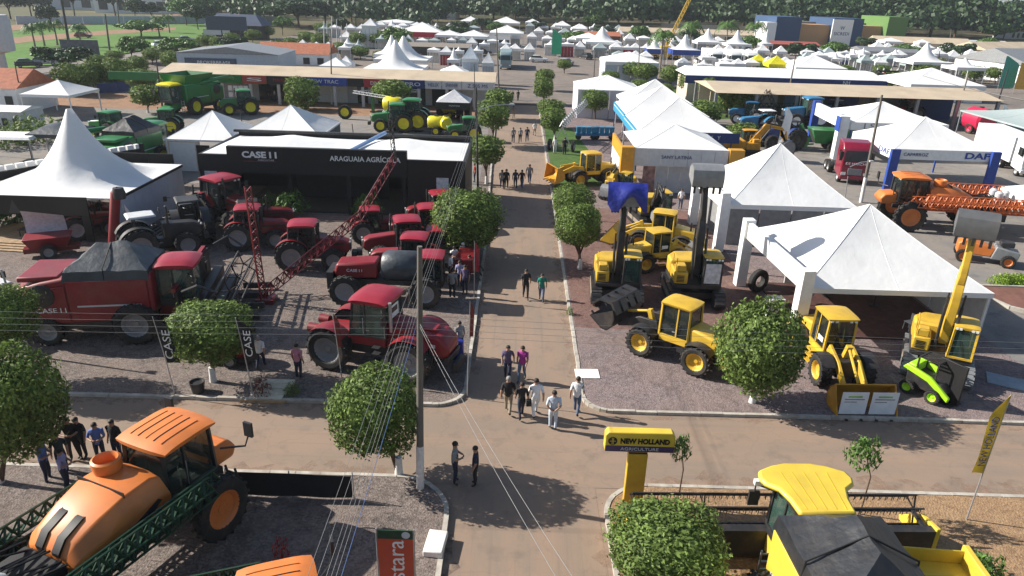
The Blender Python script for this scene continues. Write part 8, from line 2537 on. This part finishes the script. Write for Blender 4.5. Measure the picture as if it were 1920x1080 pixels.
POSES = [
    {},  # standing
    dict(knl=(0.16, 0.09, 0.53), anl=(0.22, 0.09, 0.10), tol=(0.38, 0.1, 0.06), knr=(-0.02, -0.09, 0.50), anr=(-0.24, -0.09, 0.16), tor=(-0.10, -0.1, 0.045),
         ell=(-0.14, 0.24, 1.13), wrl=(-0.12, 0.25, 0.89), hdl=(-0.11, 0.25, 0.81), elr=(0.05, -0.24, 1.12), wrr=(0.20, -0.22, 0.94), hdr=(0.25, -0.21, 0.87)),
    dict(ell=(-0.10, 0.26, 1.13), wrl=(-0.17, 0.08, 0.98), hdl=(-0.17, 0.02, 0.95), elr=(-0.10, -0.26, 1.13), wrr=(-0.19, -0.08, 0.99), hdr=(-0.19, -0.03, 0.96),
         knl=(0.05, 0.10, 0.5), anl=(0.05, 0.10, 0.10), tol=(0.21, 0.11, 0.045), anr=(-0.06, -0.10, 0.10), tor=(0.10, -0.13, 0.045)),
    dict(ell=(0.05, 0.27, 1.15), wrl=(0.22, 0.12, 1.14), hdl=(0.27, 0.05, 1.16), elr=(0.02, -0.26, 1.14), wrr=(0.22, -0.12, 1.12), hdr=(0.27, -0.06, 1.14), knr=(0.04, -0.12, 0.5), anr=(-0.02, -0.16, 0.10), tor=(0.13, -0.2, 0.045)),
]
BODY = []
for k, p in enumerate(POSES):
    me, J = person_mesh('person_body_%d' % k, p)
    BODY.append((me, hair_mesh(J)))
CLOTH = {}
def cloth(name, col):
    if name not in CLOTH:
        CLOTH[name] = mat('cloth_' + name, col, 0.85, var=0.1, scale=6, bump=0.3, bscale=8)
    return CLOTH[name]
WHT, LBL, BLU, BLK2, GRN, MAG, PNK, NVY, GRY, DEN, KHA, LIL, PUR, REDC = [cloth(n, c) for n, c in (('white', (.72, .72, .72)), ('lightblue', (.50, .58, .68)), ('blue', (.10, .17, .42)), ('black', (.015, .015, .017)), ('green', (.015, .20, .14)), ('magenta', (.32, .03, .22)), ('pink', (.45, .18, .24)), ('navy', (.02, .025, .05)), ('grey', (.25, .25, .25)), ('denim', (.09, .13, .21)), ('khaki', (.30, .25, .18)), ('lilac', (.30, .30, .50)), ('purple', (.10, .07, .14)), ('red', (.35, .03, .03)))]
def person(label, xy, rz, pose, shirt, pants, s=1.0, z=0.004, group='visitors walking in the fairground', cap=None, bag=None, shorts=False):
    me, hm = BODY[pose]
    rp = random.Random(label)
    s = s * rp.uniform(0.95, 1.05)
    rz += rp.uniform(-14, 14)
    o = put(me, 'person', None, (xy[0], xy[1], z), (0, 0, rad(rz)), (s * rp.uniform(0.98, 1.12), s * rp.choice((-1, 1)) * rp.uniform(0.98, 1.15), s))
    for i, m in ((1, shirt), (2, pants)):
        o.material_slots[i].link = 'OBJECT'
        o.material_slots[i].material = m
    h = put(hm, 'hair', o)
    if cap:
        h.material_slots[0].link = 'OBJECT'
        h.material_slots[0].material = cap
        h.name = 'cap'
    if bag:
        MB().prof([(-0.28, 0.75), (-0.14, 0.75), (-0.14, 1.05), (-0.28, 1.05)], 0.14, 0.36).build('bag', bag, o, bevel=0.02)
    return tag(o, label, 'person', group)
person('person in a grey shirt and dark trousers standing left of two at the near corner', (-1.82, 20.76), 0, 3, GRY, NVY)
person('person in dark clothes standing right of two at the near corner', (-1.09, 20.65), 185, 0, NVY, BLK2)
person('person in a black shirt and pale shorts walking at the junction', (-0.02, 25.33), 95, 1, BLK2, KHA, cap=GRY)
person('person in black with a bag and one leg forward at the junction', (0.53, 24.96), 95, 1, BLK2, NVY, bag=BLK2)
person('person all in white walking between two others at the junction', (1.10, 25.15), 92, 1, WHT, WHT)
person('person in pale blue shirt and white trousers with hands behind the back', (1.79, 24.26), 88, 2, LBL, LBL)
person('person in a white shirt and blue jeans walking by the gravel corner', (2.81, 25.40), 85, 1, WHT, DEN)
person('person in a dark purple shirt walking towards the junction', (-0.09, 28.14), -92, 1, PUR, NVY)
person('person in a magenta shirt walking towards the junction', (0.56, 28.08), -90, 1, MAG, DEN)
person('person in a black shirt walking on the avenue beside the green shirt', (0.78, 37.38), -88, 1, BLK2, BLK2)
person('person in a green shirt walking on the avenue', (1.68, 37.15), -90, 1, GRN, DEN)
person('person in a white shirt walking beside the boxy clipped tree', (-11.21, 28.26), 90, 1, WHT, NVY, z=LZ, cap=GRY)
person('person in a pink shirt standing near the concrete steps', (-9.28, 27.51), 80, 0, PNK, NVY, z=LZ)
person('person in a blue shirt at the left end of the group by the orange sprayer', (-15.84, 20.10), 20, 3, BLU, NVY)
person('person in dark green standing behind the blue shirt near the orange sprayer', (-15.59, 20.61), -60, 0, mat('cloth_darkgreen', (.03, .05, .05), .85), NVY)
person('taller person in black standing in the group by the orange sprayer', (-15.68, 21.42), -70, 3, BLK2, BLK2, 1.05)
person('person in black half hidden behind the tall one by the orange sprayer', (-15.45, 21.56), -80, 0, BLK2, BLK2)
person('person in a lilac shirt bending forward beside the orange sprayer', (-14.98, 19.77), 30, 3, LIL, NVY)
person('person in a light blue shirt behind the orange cab, left one', (-14.63, 21.28), -80, 3, BLU, NVY)
person('person in dark clothes behind the orange cab, right one', (-14.13, 21.50), -100, 0, BLK2, NVY)
grp = 'people gathered under the avenue tree'
person('person in a white shirt leftmost under the avenue tree', (-3.56, 40.77), -60, 3, WHT, NVY, z=LZ, group=grp)
person('person in a white shirt and cap under the avenue tree', (-3.08, 41.35), -120, 0, WHT, NVY, z=LZ, group=grp, cap=WHT)
person('person in a lilac shirt seen from behind under the avenue tree', (-3.05, 38.43), 100, 0, LIL, NVY, z=LZ, group=grp)
person('person in a navy shirt rightmost under the avenue tree', (-2.55, 39.46), 180, 3, NVY, NVY, z=LZ, group=grp)
person('person in grey standing at the left kerb behind the articulated tractor', (-3.34, 36.84), 90, 0, GRY, BLK2, z=LZ, group=grp)
for px, sh, pa, lab, rz in [((-4.13, 42.01), WHT, DEN, 'person in white between the red tractors and the avenue tree', 30), ((-3.66, 39.37), WHT, NVY, 'person in white beside the dark red implement', 200), ((-2.67, 37.50), PUR, NVY, 'person in purple on the left kerb of the avenue', -90), ((-3.64, 44.22), LBL, NVY, 'person in pale blue behind the group under the avenue tree', 60), ((-2.74, 44.93), KHA, NVY, 'person in khaki at the trunk of the avenue tree', 170)]:
    person(lab, px, rz, 0, sh, pa, z=LZ, group=grp)
person('person in grey at the nose of the articulated tractor', (-2.40, 30.26), 120, 0, GRY, NVY, z=LZ)
far = 'walkers far down the avenue'
for px, sh, pa, lab in [((-1.16, 61.61), GRY, NVY, 'leftmost of the five walkers before the dark stand corner'), ((-0.78, 61.47), BLK2, BLK2, 'second of the five walkers before the dark stand corner, in black'),
                        ((0.02, 61.93), NVY, NVY, 'third of the five walkers before the dark stand corner, in navy'), ((0.59, 62.00), BLK2, DEN, 'fourth of the five walkers before the dark stand corner'),
                        ((1.27, 63.59), GRY, DEN, 'rightmost of the five walkers, in a grey shirt'), ((-0.38, 82.30), GRY, NVY, 'left walker of the trio in the tree shade on the avenue'),
                        ((0.42, 82.42), GRY, BLK2, 'middle walker of the trio in the tree shade on the avenue'), ((1.22, 83.17), NVY, NVY, 'right walker of the trio in the tree shade on the avenue'),
                        ((2.16, 86.95), WHT, KHA, 'walker in white on the right side of the avenue'), ((-0.48, 99.36), KHA, KHA, 'lone walker in khaki far down the avenue'),
                        ((-0.80, 115.64), BLK2, NVY, 'left of the two farthest walkers on the avenue'), ((0.04, 115.82), BLK2, BLK2, 'right of the two farthest walkers on the avenue')]:
    person(lab, px, random.Random(lab).choice((88, -92)), 1, sh, pa, group=far)
for px, sh, pa, lab, rz in [((-4.09, 62.56), KHA, NVY, 'person at the right corner of the dark stand', 0), ((-3.66, 63.19), REDC, NVY, 'person in red at the right corner of the dark stand', 200), ((-16.83, 60.11), WHT, NVY, 'person in white inside the dark stand', -90),
                            ((-12.71, 60.23), GRY, NVY, 'person in grey inside the dark stand', -90), ((-36.51, 107.44), BLK2, NVY, 'person in black before the blue shop', 0), ((-35.77, 107.60), WHT, NVY, 'person in pale shirt before the blue shop', 180),
                            ((-35.18, 107.72), WHT, NVY, 'person in white right one before the blue shop', 190), ((-31.21, 46.54), BLK2, NVY, 'person in black on the wooden deck', -90), ((-30.52, 47.45), KHA, BLK2, 'person in khaki beside the deck', -90),
                            ((4.16, 76.65), WHT, WHT, 'person in white on the grass verge', -80), ((5.17, 76.25), BLK2, NVY, 'person in black on the grass verge', 100), ((13.51, 56.49), WHT, DEN, 'person in white beside the ochre stand', -90),
                            ((-29.34, 101.16), KHA, WHT, 'person in khaki on the shop street', 0), ((48.89, 90.32), WHT, NVY, 'person in white by the truck stand', 0)]:
    person(lab, px, rz, 0, sh, pa, z=LZ, group='people at the stands')

# ------------------------------------------------------------------ the air: thin pale haze over the whole place
hz = MB().box(-5300, 5300, -70, 5300, -6, 60).build('haze', None, None, smooth=0)
hz['kind'] = 'stuff'
hm = bpy.data.materials.new('haze_air')
hm.use_nodes = True
hm.node_tree.nodes.clear()
pv = hm.node_tree.nodes.new('ShaderNodeVolumePrincipled')
pv.inputs['Color'].default_value = (0.80, 0.87, 0.95, 1)
pv.inputs['Density'].default_value = 0.00018
pv.inputs['Anisotropy'].default_value = 0.2
ho = hm.node_tree.nodes.new('ShaderNodeOutputMaterial')
hm.node_tree.links.new(pv.outputs[0], ho.inputs['Volume'])
hz.data.materials.append(hm)
